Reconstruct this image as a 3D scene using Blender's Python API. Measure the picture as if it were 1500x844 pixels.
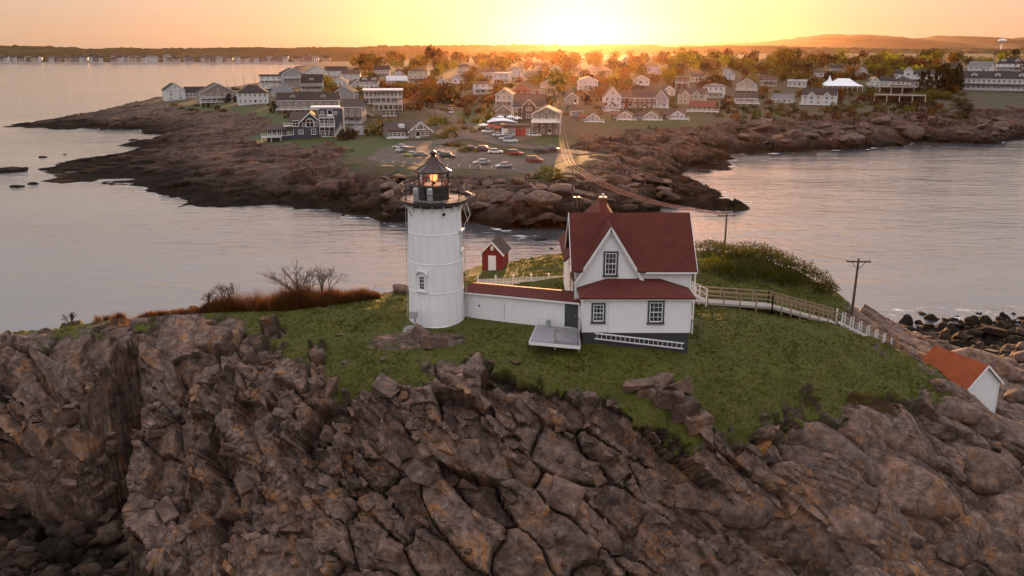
import bpy, bmesh, math, random
import numpy as np
from mathutils import Vector, Matrix, Euler
R = math.radians
random.seed(7); rng = np.random.default_rng(7)
S = bpy.context.scene; COL = S.collection
for o in list(bpy.data.objects): bpy.data.objects.remove(o)

# ------------------------------------------------------------ camera
TILT = R(15.5); FOC = 1260.0; CAMH = 36.0
cam = bpy.data.cameras.new('camera'); cam.lens = 36*FOC/1500; cam.sensor_width = 36
cam.clip_start = 0.5; cam.clip_end = 40000
camo = bpy.data.objects.new('camera', cam); COL.objects.link(camo)
camo.location = (0, 0, CAMH); camo.rotation_euler = (math.pi/2-TILT, 0, 0)
S.camera = camo
# ------------------------------------------------------------ sky, sun, exposure
SUN_EL, SUN_AZ = R(4.1), R(4.3)        # azimuth measured from +Y towards +X
W = bpy.data.worlds.new('World'); S.world = W; W.use_nodes = True
nt = W.node_tree; nt.nodes.clear()
sky = nt.nodes.new('ShaderNodeTexSky'); sky.sky_type = 'NISHITA'; sky.sun_disc = False
sky.sun_elevation = SUN_EL; sky.sun_rotation = SUN_AZ; sky.altitude = 0
sky.air_density = 1.0; sky.dust_density = 3.0; sky.ozone_density = 1.5
bg = nt.nodes.new('ShaderNodeBackground'); bg.inputs['Strength'].default_value = 0.15
wo = nt.nodes.new('ShaderNodeOutputWorld')
sky_fill = nt.nodes.new('ShaderNodeMix'); sky_fill.data_type = 'RGBA'; sky_fill.blend_type = 'ADD'; sky_fill.inputs[0].default_value = 1
# bright sky fill added over the whole dome: peach along the horizon all round, paling upwards
tc = nt.nodes.new('ShaderNodeTexCoord'); sx = nt.nodes.new('ShaderNodeSeparateXYZ'); nt.links.new(tc.outputs['Generated'], sx.inputs[0])
cr = nt.nodes.new('ShaderNodeValToRGB'); nt.links.new(sx.outputs[2], cr.inputs[0])
for i, (p, c) in enumerate(((0.0, (.455, .33, .225)), (.10, (.44, .385, .33)), (.35, (.60, .57, .59)), (.80, (.92, .90, .98)))):
    e = cr.color_ramp.elements[i] if i < 2 else cr.color_ramp.elements.new(p); e.position = p; e.color = c+(1,)
vm = nt.nodes.new('ShaderNodeVectorMath'); vm.operation = 'SCALE'; vm.inputs['Scale'].default_value = 3.6; nt.links.new(cr.outputs[0], vm.inputs[0]); nt.links.new(vm.outputs[0], sky_fill.inputs['B'])
tn = nt.nodes.new('ShaderNodeMix'); tn.data_type = 'RGBA'; tn.blend_type = 'MULTIPLY'; tn.inputs[0].default_value = 1; tn.inputs['B'].default_value = (.12, .092, .10, 1)
nt.links.new(sky.outputs[0], tn.inputs['A']); nt.links.new(tn.outputs['Result'], sky_fill.inputs['A']); nt.links.new(sky_fill.outputs['Result'], bg.inputs['Color'])
nt.links.new(bg.outputs[0], wo.inputs[0])
sl = bpy.data.lights.new('sun', 'SUN'); sl.energy = 4.6; sl.angle = R(0.5); sl.color = (1.0, 0.50, 0.20)
slo = bpy.data.objects.new('sun', sl); COL.objects.link(slo)
sd = Vector((math.sin(SUN_AZ)*math.cos(SUN_EL), math.cos(SUN_AZ)*math.cos(SUN_EL), math.sin(SUN_EL)))
slo.rotation_euler = sd.to_track_quat('Z', 'Y').to_euler(); slo.location = (60, 60, 120)
vs = S.view_settings; vs.view_transform = 'Standard'; vs.look = 'None'; vs.gamma = 1; vs.exposure = 1.25
vs.use_curve_mapping = False
S.render.engine = 'CYCLES'; cy = S.cycles
cy.use_denoising = True
try: cy.denoiser = 'OPENIMAGEDENOISE'; cy.denoising_input_passes = 'RGB_ALBEDO_NORMAL'
except Exception: pass
cy.max_bounces = 5; cy.diffuse_bounces = 1; cy.glossy_bounces = 3; cy.transmission_bounces = 4
cy.volume_bounces = 0; cy.transparent_max_bounces = 8; cy.caustics_reflective = False; cy.caustics_refractive = False
cy.sample_clamp_indirect = 6; cy.use_adaptive_sampling = True; cy.adaptive_threshold = 0.015

# ------------------------------------------------------------ pixel of the photo -> point in the place
cT, sT = math.cos(TILT), math.sin(TILT)
def ray(px, py):
    a = (px-750)/FOC; b = (422-py)/FOC
    return (a, cT+b*sT, -sT+b*cT)
def atZ(px, py, z):
    d = ray(px, py); t = (z-CAMH)/d[2]
    return (d[0]*t, d[1]*t, z)
def atY(px, py, Y):
    d = ray(px, py); t = Y/d[1]
    return (d[0]*t, Y, CAMH+d[2]*t)
def toPix(x, y, z):                       # numpy ok
    f = y*cT-(z-CAMH)*sT; u = y*sT+(z-CAMH)*cT
    return 750+FOC*x/f, 422-FOC*u/f

# ------------------------------------------------------------ object helpers
def tag(o, label=None, cat=None, group=None, kind=None):
    for k, v in (('label', label), ('category', cat), ('group', group), ('kind', kind)):
        if v: o[k] = v
    return o
def empty(name, loc=(0, 0, 0), rz=0, parent=None):
    o = bpy.data.objects.new(name, None); COL.objects.link(o)
    o.location = loc; o.rotation_euler = (0, 0, rz); o.empty_display_size = 0.2
    if parent: o.parent = parent
    return o
def link(name, me, parent=None, loc=None, rz=0, scale=None):
    o = bpy.data.objects.new(name, me); COL.objects.link(o)
    if loc is not None: o.location = loc
    if rz: o.rotation_euler = (0, 0, rz)
    if scale is not None: o.scale = scale if hasattr(scale, '__len__') else (scale,)*3
    if parent: o.parent = parent
    return o
class MB:
    """collects polygons; build() links them as ONE mesh object"""
    def __init__(s): s.v = []; s.f = []; s.m = []; s.M = None; s.sm = []
    def _add(s, vs, fs, mi=0, smooth=False):
        n = len(s.v)
        if s.M is not None: vs = [tuple(s.M @ Vector(p)) for p in vs]
        s.v += [tuple(p) for p in vs]
        s.f += [tuple(n+i for i in f) for f in fs]; s.m += [mi]*len(fs); s.sm += [smooth]*len(fs)
        return s
    def box(s, x0, x1, y0, y1, z0, z1, mi=0):
        return s._add([(x0,y0,z0),(x1,y0,z0),(x1,y1,z0),(x0,y1,z0),(x0,y0,z1),(x1,y0,z1),(x1,y1,z1),(x0,y1,z1)],
                      [(0,3,2,1),(4,5,6,7),(0,1,5,4),(1,2,6,5),(2,3,7,6),(3,0,4,7)], mi)
    def poly(s, pts, mi=0): return s._add(pts, [tuple(range(len(pts)))], mi)
    def prism(s, pts, d, mi=0):            # polygon pts extruded by vector d
        n = len(pts); q = [tuple(a+b for a, b in zip(p, d)) for p in pts]
        fs = [tuple(range(n))[::-1], tuple(range(n, 2*n))]+[(i, (i+1) % n, n+(i+1) % n, n+i) for i in range(n)]
        return s._add(list(pts)+q, fs, mi)
    def bar(s, a, b, w, h=None, mi=0):     # square bar between two points
        h = h or w; a = Vector(a); b = Vector(b); d = (b-a).normalized()
        up = Vector((0, 0, 1)) if abs(d.z) < 0.95 else Vector((0, 1, 0))
        x = d.cross(up).normalized()*w/2; y = x.cross(d).normalized()*h/2
        vs = [a-x-y, a+x-y, a+x+y, a-x+y, b-x-y, b+x-y, b+x+y, b-x+y]
        return s._add(vs, [(0,3,2,1),(4,5,6,7),(0,1,5,4),(1,2,6,5),(2,3,7,6),(3,0,4,7)], mi)
    def tube(s, pts, r, n=6, mi=0, cap=True):
        pts = [Vector(p) for p in pts]; k = len(pts); rr = r if hasattr(r, '__len__') else [r]*k
        vs = []; fs = []
        for i, p in enumerate(pts):
            d = (pts[min(i+1, k-1)]-pts[max(i-1, 0)]).normalized()
            up = Vector((0, 0, 1)) if abs(d.z) < 0.9 else Vector((0, 1, 0))
            x = d.cross(up).normalized(); y = x.cross(d)
            vs += [p+(x*math.cos(2*math.pi*j/n)+y*math.sin(2*math.pi*j/n))*rr[i] for j in range(n)]
        for i in range(k-1):
            for j in range(n): fs.append((i*n+j, i*n+(j+1) % n, (i+1)*n+(j+1) % n, (i+1)*n+j))
        if cap: fs += [tuple(range(n))[::-1], tuple(range((k-1)*n, k*n))]
        return s._add(vs, fs, mi, n > 5)
    def lathe(s, prof, n=24, c=(0, 0), mi=0, cap=True, a0=0.0, smooth=True):
        vs = []; fs = []; k = len(prof)
        for r, z in prof:
            vs += [(c[0]+r*math.cos(a0+2*math.pi*j/n), c[1]+r*math.sin(a0+2*math.pi*j/n), z) for j in range(n)]
        for i in range(k-1):
            for j in range(n): fs.append((i*n+j, i*n+(j+1) % n, (i+1)*n+(j+1) % n, (i+1)*n+j))
        if cap: fs += [tuple(range(n))[::-1], tuple(range((k-1)*n, k*n))]
        return s._add(vs, fs, mi, smooth)
    def mesh(s, name, mats):
        me = bpy.data.meshes.new(name); me.from_pydata(s.v, [], s.f)
        for m in (mats if isinstance(mats, (list, tuple)) else [mats]): me.materials.append(m)
        me.polygons.foreach_set('material_index', s.m); me.polygons.foreach_set('use_smooth', s.sm)
        me.update()
        if any(s.sm): me.set_sharp_from_angle(angle=R(40))
        return me
    def build(s, name, mats, parent=None, **k): return link(name, s.mesh(name, mats), parent, **k)
def mb(): return MB()

# ------------------------------------------------------------ materials
class NT:
    def __init__(s, name):
        s.m = bpy.data.materials.new(name); s.m.use_nodes = True; s.t = s.m.node_tree; s.t.nodes.clear()
        s.out = s.n('ShaderNodeOutputMaterial'); s.b = s.n('ShaderNodeBsdfPrincipled'); s.l(s.b.outputs[0], s.out.inputs[0])
    def n(s, k, **p):
        x = s.t.nodes.new(k)
        for a, b in p.items(): setattr(x, a, b)
        return x
    def l(s, a, b): s.t.links.new(a, b)
    def coord(s, scale=(1, 1, 1), rot=(0, 0, 0), kind='Object'):
        c = s.n('ShaderNodeNewGeometry') if kind == 'World' else s.n('ShaderNodeTexCoord'); m = s.n('ShaderNodeMapping')
        m.inputs['Scale'].default_value = scale; m.inputs['Rotation'].default_value = rot
        s.l(c.outputs['Position' if kind == 'World' else kind], m.inputs[0]); return m.outputs[0]
    def noise(s, vec, scale, detail=4, rough=0.55, dist=0):
        x = s.n('ShaderNodeTexNoise'); s.l(vec, x.inputs['Vector'])
        x.inputs['Scale'].default_value = scale; x.inputs['Detail'].default_value = detail
        x.inputs['Roughness'].default_value = rough; x.inputs['Distortion'].default_value = dist; return x.outputs[0]
    def ramp(s, fac, stops, interp='LINEAR'):
        x = s.n('ShaderNodeValToRGB'); s.l(fac, x.inputs[0]); x.color_ramp.interpolation = interp
        e = x.color_ramp.elements
        while len(e) < len(stops): e.new(0.5)
        for i, (p, c) in enumerate(stops): e[i].position = p; e[i].color = tuple(c)+(1,) if hasattr(c, '__len__') else (c, c, c, 1)
        return x.outputs[0]
    def mix(s, fac, a, b, mode='MIX'):
        x = s.n('ShaderNodeMix', data_type='RGBA', blend_type=mode)
        for sk, v in ((x.inputs[0], fac), (x.inputs['A'], a), (x.inputs['B'], b)):
            if hasattr(v, 'links') or isinstance(v, bpy.types.NodeSocket): s.l(v, sk)
            else: sk.default_value = v if not hasattr(v, '__len__') else tuple(v)+(1,)
        return x.outputs['Result']
    def math(s, op, a, b=0.5, clamp=False):
        x = s.n('ShaderNodeMath', operation=op, use_clamp=clamp)
        for sk, v in ((x.inputs[0], a), (x.inputs[1], b)):
            if isinstance(v, bpy.types.NodeSocket): s.l(v, sk)
            else: sk.default_value = v
        return x.outputs[0]
    def attr(s, name): x = s.n('ShaderNodeAttribute', attribute_name=name); return x.outputs['Fac']
    def bump(s, h, strength=0.3, dist=0.05):
        x = s.n('ShaderNodeBump'); x.inputs['Strength'].default_value = strength; x.inputs['Distance'].default_value = dist
        s.l(h, x.inputs['Height']); s.l(x.outputs[0], s.b.inputs['Normal']); return x
    def set(s, **k):
        for a, v in k.items():
            sk = s.b.inputs[a.replace('_', ' ')]
            if isinstance(v, bpy.types.NodeSocket): s.l(v, sk)
            elif hasattr(v, '__len__'): sk.default_value = tuple(v)+(1,)
            else: sk.default_value = v
        return s
def simple(name, col, rough=0.6, metal=0.0, var=0.12, scale=1.5, bump=0.0, bscale=20, spec=0.4):
    n = NT(name); v = n.coord(kind='Object'); f = n.noise(v, scale, 5, 0.65)
    lo = tuple(c*(1-var) for c in col); hi = tuple(min(1, c*(1+var)) for c in col)
    n.set(Base_Color=n.ramp(f, [(0.3, lo), (0.7, hi)]), Roughness=rough, Metallic=metal, Specular_IOR_Level=spec)
    if bump: n.bump(n.noise(v, bscale, 3), bump, 0.02)
    return n.m
# ============================================================ terrain tools
def rbf(pts):
    P = np.array([p[:2] for p in pts], float); z = np.array([p[2] for p in pts], float); n = len(P)
    D = np.sqrt(((P[:, None]-P[None])**2).sum(-1)); A = np.zeros((n+3, n+3)); A[:n, :n] = D+np.eye(n)*-0.15
    A[:n, n] = 1; A[:n, n+1:] = P; A[n, :n] = 1; A[n+1:, :n] = P.T
    w = np.linalg.solve(A, np.concatenate([z, np.zeros(3)]))
    def f(x, y):
        sh = x.shape; x = x.ravel(); y = y.ravel(); out = w[n]+w[n+1]*x+w[n+2]*y
        for i in range(n): out = out+w[i]*np.sqrt((x-P[i, 0])**2+(y-P[i, 1])**2+0.04)
        return out.reshape(sh)
    return f
def hash3(i, j, k, s):
    n = (i.astype(np.int64)*73856093) ^ (j.astype(np.int64)*19349663) ^ (k.astype(np.int64)*83492791) ^ (s*2654435761)
    n = (n ^ (n >> 13))*1274126177 & 0x7fffffff; n = (n ^ (n >> 16))*0x5bd1e995 & 0x7fffffff
    return ((n ^ (n >> 15)) & 0xffffff)/float(0x1000000)
def voro(q, seed=1, jit=0.85, blk=False):
    """jittered-cell Voronoi: F1, F2, id hash, offset to the cell's centre (q: n x 3)"""
    q = q.astype(np.float32); b = np.floor(q).astype(np.int64); n = len(q)
    f1 = np.full(n, 9., np.float32); f2 = f1.copy(); cid = np.zeros(n, np.float32); off = np.zeros((n, 3), np.float32)
    for di in (-1, 0, 1):
        for dj in (-1, 0, 1):
            for dk in (-1, 0, 1):
                i = b[:, 0]+di; j = b[:, 1]+dj; k = b[:, 2]+dk
                h = [hash3(i, j, k, seed+t).astype(np.float32) for t in range(3)]
                d = np.stack([i+0.5+(h[0]-.5)*jit, j+0.5+(h[1]-.5)*jit, k+0.5+(h[2]-.5)*jit], 1).astype(np.float32)-q
                r = (np.sqrt((d*d).sum(1)) if not blk else np.sqrt(np.sqrt(((d*d)**2).sum(1)))); c = r < f1
                f2 = np.where(c, f1, np.minimum(f2, r)); f1 = np.where(c, r, f1)
                cid = np.where(c, (h[0]*7.13+h[1]*3.7+h[2]*11.9) % 1, cid); off[c] = d[c]
    return f1, f2, cid, off
def vnoise(q, seed=1):
    b = np.floor(q).astype(np.int64); f = q-b; f = f*f*(3-2*f); out = 0
    for di in (0, 1):
        for dj in (0, 1):
            for dk in (0, 1):
                w = (f[:, 0] if di else 1-f[:, 0])*(f[:, 1] if dj else 1-f[:, 1])*(f[:, 2] if dk else 1-f[:, 2])
                out = out+w*hash3(b[:, 0]+di, b[:, 1]+dj, b[:, 2]+dk, seed)
    return out*2-1
def fbm(q, seed=1, octv=4, gain=0.5):
    a = 1.0; out = 0
    for o in range(octv): out = out+a*vnoise(q*(2.03**o)+o*17.3, seed+o); a *= gain
    return out
def sstep(a, b, x): t = np.clip((x-a)/(b-a), 0, 1); return t*t*(3-2*t)
def inpoly(px, py, poly):
    r = np.zeros(px.shape, bool); n = len(poly); j = n-1
    for i in range(n):
        xi, yi = poly[i]; xj, yj = poly[j]
        c = ((yi > py) != (yj > py)) & (px < (xj-xi)*(py-yi)/((yj-yi) or 1e-9)+xi); r ^= c; j = i
    return r
def polydist(x, y, poly, closed=True):
    d = np.full(x.shape, 1e9); n = len(poly)
    for i in range(n if closed else n-1):
        ax, ay = poly[i][:2]; bx, by = poly[(i+1) % n][:2]; dx, dy = bx-ax, by-ay; L = dx*dx+dy*dy or 1e-9
        t = np.clip(((x-ax)*dx+(y-ay)*dy)/L, 0, 1); d = np.minimum(d, (x-ax-t*dx)**2+(y-ay-t*dy)**2)
    return np.sqrt(d)
def grid_mesh(name, X, Y, Z, mat, attrs={}, smooth=True):
    r, c = X.shape; me = bpy.data.meshes.new(name); nv = r*c; nf = (r-1)*(c-1)
    me.vertices.add(nv); me.vertices.foreach_set('co', np.stack([X, Y, Z], -1).astype(np.float32).ravel())
    i = np.arange(nv).reshape(r, c); q = np.stack([i[:-1, :-1], i[:-1, 1:], i[1:, 1:], i[1:, :-1]], -1).reshape(-1)
    me.loops.add(nf*4); me.loops.foreach_set('vertex_index', q.astype(np.int32))
    me.polygons.add(nf); me.polygons.foreach_set('loop_start', np.arange(0, nf*4, 4, dtype=np.int32))
    me.update(calc_edges=True); me.polygons.foreach_set('use_smooth', np.full(nf, smooth))
    for k, v in attrs.items():
        a = me.attributes.new(k, 'FLOAT', 'POINT'); a.data.foreach_set('value', v.astype(np.float32).ravel())
    me.materials.append(mat); return me
def spaced(*segs):
    out = [segs[0][0]]
    for a, b, st in segs: out += list(np.linspace(a, b, max(2, int(round((b-a)/st))+1))[1:])
    return np.array(out)
class HF:
    """height lookup over a fan grid  x = u*(y+k)"""
    def __init__(s, us, ys, k, Z): s.us, s.ys, s.k, s.Z = us, ys, k, Z
    def __call__(s, x, y):
        u = x/(y+s.k); i = min(max(int(np.searchsorted(s.ys, y))-1, 0), len(s.ys)-2); j = min(max(int(np.searchsorted(s.us, u))-1, 0), len(s.us)-2)
        a = min(max((y-s.ys[i])/(s.ys[i+1]-s.ys[i]), 0), 1); b = min(max((u-s.us[j])/(s.us[j+1]-s.us[j]), 0), 1); Z = s.Z
        return float((Z[i, j]*(1-b)+Z[i, j+1]*b)*(1-a)+(Z[i+1, j]*(1-b)+Z[i+1, j+1]*b)*a)

# ------------------------------------------------------------ rock and ground materials
def rock_nodes(n, v, cell, fine=1.0, tide_shade=(1.5, 4.0)):
    g = n.noise(v, 0.35*fine, 6, 0.6); g2 = n.noise(v, 1.5*fine, 9, 0.70); g3 = n.noise(v, 14*fine, 6, 0.7)
    base = n.ramp(g2, [(0.26, (0.030, 0.019, 0.014)), (0.44, (0.098, 0.066, 0.051)), (0.56, (0.165, 0.117, 0.094)), (0.72, (0.27, 0.203, 0.170))])
    tint = n.ramp(cell, [(0.0, (0.40, 0.34, 0.31)), (0.3, (0.75, 0.66, 0.60)), (0.5, (1.0, 0.88, 0.80)), (0.66, (0.72, 0.70, 0.72)), (0.82, (1.2, 1.05, 0.96)), (1.0, (1.3, 1.2, 1.12))])
    c = n.mix(0.9, base, tint, 'MULTIPLY')
    c = n.mix(n.ramp(g3, [(0.3, 0.38), (0.5, 0.0)]), c, (0.035, 0.024, 0.02))            # dark mineral specks and crust lichen
    c = n.mix(n.ramp(n.noise(v, 0.9*fine, 7, 0.7, 0.6), [(0.57, 0.0), (0.70, 0.75)]), c, (0.05, 0.034, 0.028))   # black water stains
    lich = n.math('MULTIPLY', n.ramp(n.noise(v, 0.55*fine, 5, 0.7), [(0.52, 0), (0.66, 1)]), n.ramp(n.noise(v, 4.2*fine, 5, 0.7), [(0.45, 0), (0.58, 1)]))
    c = n.mix(n.math('MULTIPLY', lich, 0.8), c, (0.30, 0.125, 0.035))                     # orange lichen
    ob = n.math('MULTIPLY', n.ramp(cell, [(.94, 0), (.97, 1)]), n.ramp(n.noise(v, 2.3*fine, 5, .7), [(.42, 0), (.6, .75)]))
    c = n.mix(ob, c, n.ramp(g2, [(.3, (.17, .065, .02)), (.65, (.34, .15, .04))]))          # blocks grown over with orange lichen
    nd = n.n('ShaderNodeVectorMath', operation='ADD'); ns_ = n.n('ShaderNodeVectorMath', operation='SCALE'); nn = n.n('ShaderNodeTexNoise'); n.l(v, nn.inputs['Vector']); nn.inputs['Scale'].default_value = 1.1*fine; nn.inputs['Detail'].default_value = 5
    n.l(nn.outputs['Color'], ns_.inputs[0]); ns_.inputs['Scale'].default_value = .8/fine; n.l(v, nd.inputs[0]); n.l(ns_.outputs[0], nd.inputs[1])
    mp = n.n('ShaderNodeMapping'); mp.inputs['Rotation'].default_value = (R(20), R(32), R(-15)); mp.inputs['Scale'].default_value = (.55, 1.5, 1.1); n.l(nd.outputs[0], mp.inputs[0])
    vo = n.n('ShaderNodeTexVoronoi', feature='DISTANCE_TO_EDGE'); vo.inputs['Scale'].default_value = 1.15*fine; n.l(mp.outputs[0], vo.inputs['Vector'])
    ck = n.ramp(n.math('ADD', vo.outputs[0], n.math('MULTIPLY', n.ramp(n.noise(v, .5*fine, 3), [(.42, 0), (.6, 1)]), .06)), [(.0, 1), (.035, 0)])
    c = n.mix(n.math('MULTIPLY', ck, .75), c, (.016, .011, .008))                          # soil and black lichen in hairline joints
    c = n.mix(n.math('MULTIPLY', n.ramp(n.noise(v, 1.7*fine, 6, 0.75), [(0.6, 0), (0.68, 1)]), 0.45), c, (0.36, 0.33, 0.30))
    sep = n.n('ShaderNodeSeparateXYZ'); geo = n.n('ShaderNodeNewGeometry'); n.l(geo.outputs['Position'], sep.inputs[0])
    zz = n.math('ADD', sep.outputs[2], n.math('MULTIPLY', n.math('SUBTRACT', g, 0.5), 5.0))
    t = n.ramp(n.math('DIVIDE', n.math('SUBTRACT', zz, tide_shade[0]), tide_shade[1]-tide_shade[0], True), [(0, 1), (1, 0)])
    wet_shade = n.ramp(g2, [(0.3, (0.008, 0.006, 0.005)), (0.6, (0.024, 0.018, 0.012)), (0.75, (0.045, 0.036, 0.02))])
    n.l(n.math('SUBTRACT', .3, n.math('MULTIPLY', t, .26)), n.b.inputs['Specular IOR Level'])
    c = n.mix(t, c, wet_shade)                                                                   # black tidal zone with weed; also paints the cove's shade into the colour
    g2 = n.math('SUBTRACT', g2, n.math('MULTIPLY', ck, .5))
    return c, g2, g3, t
def make_rock(name, fine=1.0, tide_shade=(1.5, 4.0), veg=None, vegcol=None, dirt=True):
    n = NT(name); v = n.coord(kind='World'); cell = n.attr('cell'); c, g2, g3, t = rock_nodes(n, v, cell, fine, tide_shade)
    rough = 0.85
    if veg:
        gn = n.noise(v, 0.5*fine, 6, 0.65); gf = n.noise(v, 6*fine, 6, 0.7); gc = n.noise(v, 1.6*fine, 5, 0.6)
        gcol = n.mix(n.ramp(gc, [(0.42, 0), (0.58, 1)]), n.ramp(gn, [(0.3, vegcol[0]), (0.7, vegcol[1])]), n.ramp(gf, [(0.3, vegcol[2]), (0.7, vegcol[3])]))
        m = n.attr(veg); k = n.math('ADD', m, n.math('MULTIPLY', n.math('SUBTRACT', n.noise(v, 1.1*fine, 7, 0.72), 0.5), 1.25))
        if dirt: c = n.mix(n.ramp(k, [(0.30, 0), (0.42, 1)]), c, n.ramp(gf, [(0.3, (0.035, 0.024, 0.016)), (0.7, (0.075, 0.055, 0.036))]))
        c = n.mix(n.ramp(k, [(0.44, 0), (0.54, 1)]), c, gcol)
    n.set(Base_Color=c, Roughness=rough)
    h = n.math('ADD', n.math('MULTIPLY', g2, 0.7), n.math('MULTIPLY', g3, 0.35))
    n.bump(h, 0.55, 0.13/fine); return n.m
GRASSC = ((0.034, 0.043, 0.003), (0.080, 0.084, 0.007), (0.026, 0.031, 0.003), (0.115, 0.098, 0.018))
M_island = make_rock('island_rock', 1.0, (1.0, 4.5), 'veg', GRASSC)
M_stone = None

# ------------------------------------------------------------ the island
isl = [(560,432,16.5),(450,440,16.1),(300,452,15.6),(150,467,14.5),(0,490,13.6),(-80,505,13),(600,470,16.5),(690,466,16.5),
 (480,480,15.9),(550,520,15.6),(640,500,16.0),(480,545,14.8),(560,572,14.4),(650,552,15.0),(740,480,16.5),(790,503,16.25),(870,497,16.75),(920,503,16.4),(1003,515,15.9),
 (900,540,15.5),(800,572,14.9),(940,600,14.2),(1000,560,15.0),(1100,480,15.6),(1100,540,14.6),(1100,625,12.7),(1250,500,14),(1250,560,12.6),(1250,590,11.8),
 (1380,545,10.5),(1330,520,12.2),(1020,447,16.0),(1120,460,15.1),(1220,478,13.9),(1290,502,11.7),(1247,470,12.2),(700,387,16.6),(830,370,16.4),(725,398,16.6),
 (740,440,16.6),(1090,375,16.8),(1180,405,15.4),(1235,440,13),(1100,432,15.2),(1200,452,13),(1290,468,.4),(1300,470,.4),(1500,460,.2),(1400,463,.4),(1400,500,1.5),
 (1500,520,2.5),(1340,502,2.2),(1480,560,5),(1400,515,3.5),(1430,598,7.4),(1390,575,8.0),(1500,600,6.2),(1560,600,5.5),
 (1180,598,12.3),(1150,650,11),(1300,610,11),(1400,640,9),(1500,640,7.5),(1200,760,7.5),(1350,760,6.5),(1500,760,5),(1200,844,4.5),(1350,844,3.5),(1500,844,3),(1600,760,4),
 (650,600,13.6),(800,640,12),(700,700,10.2),(900,700,10),(1050,720,9),(1050,660,11),(600,760,8),(800,780,7.5),(1000,800,6.8),(500,844,5.5),(700,844,5.5),(900,844,5.2),(1050,844,5),
 (250,462,15.4),(220,480,15),(320,500,14.6),(230,600,10.5),(220,700,6.5),(250,790,4.5),(350,560,13.4),(400,520,14.8),(420,600,12.6),(350,650,10),(450,680,10.3),(330,740,7),(350,844,4.5),(215,844,3),
 (150,490,14.3),(50,510,13.6),(100,545,12.8),(0,545,12.6),(50,600,10.8),(100,620,10),(50,690,5.8),(0,690,5.8),(-80,600,10),(-80,690,5.8)]
ip = [atZ(*p) for p in isl]
ip += [(x, 36, -2) for x in range(-40, 50, 8)]+[(x, 41, 1.5) for x in range(-12, 34, 8)]
ip += [(-60, 72, 6), (-60, 82, -2), (-45, 74, 7), (-45, 84, -2), (-30, 75, 9), (-30, 85, -2), (-18, 76, 11), (-16, 90, -1.5), (-5, 92, 8), (-5, 104, -2), (8, 96, 10), (8, 108, -2),
       (22, 92, 14), (24, 104, 8), (24, 116, -2), (36, 90, 9), (38, 108, -1.5), (45, 84, 6), (48, 122, -2), (62, 125, -2), (80, 124, -2), (80, 100, 1), (70, 80, 4.5), (-60, 60, 9), (-50, 50, -1), (60, 50, 2), (30, 122, -2.5), (-30, 100, -3), (0, 122, -3)]
f_is = rbf(ip)
uI = np.linspace(-0.76, 0.84, 1190)
yI = spaced((34, 42, .25), (42, 47, .075), (47, 57.2, .05), (57.2, 58.7, .016), (58.7, 59, .05), (59, 70, .085), (70, 88, .2), (88, 126, .4))
KI = 6.0
uc = np.linspace(-0.76, 0.84, 285); yc = np.linspace(34, 126, 330)
Yc, Uc = np.meshgrid(yc, uc, indexing='ij'); Xc = Uc*(Yc+KI); Zc = f_is(Xc, Yc)
# the chasm that cuts in from the lower left
gA = atZ(214, 486, 14.5); gB = atZ(172, 640, 6); gC = atZ(150, 760, 0)
#gd = polydist(Xc, Yc, [gA[:2], gB[:2], gC[:2]], False)
#gt = np.clip((gA[1]-Yc)/(gA[1]-gC[1]), 0, 1)
#Zc = np.minimum(Zc, 11-11*gt**0.6+np.maximum(gd-(0.35+1.3*gt), 0)*6.0)
cove = [gA[:2], atZ(207, 600, 10.5)[:2], atZ(197, 700, 6.5)[:2], atZ(186, 790, 4.5)[:2], (-17, 45), (-17, 30), (-75, 30), (-75, 58.4), (-36, 58.2), (-32.4, 57.9), atZ(116, 600, 10.8)[:2], atZ(170, 520, 13.4)[:2], atZ(200, 496, 14.3)[:2]]
ci = inpoly(Xc, Yc, cove); cd_ = polydist(Xc, Yc, cove)
flo = 1.0+np.clip((Yc-62)/3.2, 0, 1)*8
Zc = np.where(ci, np.minimum(Zc, np.maximum(flo, Zc-cd_*9)), Zc)
def bil(us, ys, Zg, U, Y):
    fu = np.clip((U-us[0])/(us[1]-us[0]), 0, len(us)-1.001); fy = np.clip((Y-ys[0])/(ys[1]-ys[0]), 0, len(ys)-1.001)
    j = fu.astype(int); i = fy.astype(int); b = fu-j; a = fy-i
    a = a*a*(3-2*a)*0.5+a*0.5; b = b*b*(3-2*b)*0.5+b*0.5
    return (Zg[i, j]*(1-b)+Zg[i, j+1]*b)*(1-a)+(Zg[i+1, j]*(1-b)+Zg[i+1, j+1]*b)*a
YI, UI = np.meshgrid(yI, uI, indexing='ij'); XI = UI*(YI+KI); ZI = bil(uc, yc, Zc, UI, YI)
PX, PY = toPix(XI, YI, ZI)
grass_poly = [(-120,520),(-60,505),(0,500),(60,490),(130,478),(200,468),(330,462),(420,485),(445,520),(470,560),(520,572),(580,566),(640,542),(720,540),(800,560),(880,590),(930,625),(1000,640),(1090,640),(1150,605),
 (1230,590),(1300,606),(1400,575),(1385,540),(1330,505),(1290,490),(1240,455),(1260,430),(1200,380),(1080,340),(820,340),(600,380),(540,400),(300,420),(150,440),(0,465),(-120,480)]
ins = inpoly(PX, PY, grass_poly); pd = polydist(PX, PY, grass_poly)
sdv = np.where(ins, pd, -pd); P3 = np.stack([XI.ravel(), YI.ravel(), ZI.ravel()], 1)
veg = 0.5+np.clip((sdv.ravel()+fbm(P3*0.45, 31, 5, .6)*30)/58, -0.5, 0.5)
veg = veg.reshape(XI.shape)
veg = np.where((YI > 70) & (ZI < 12.5), 0.1, veg)
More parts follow.
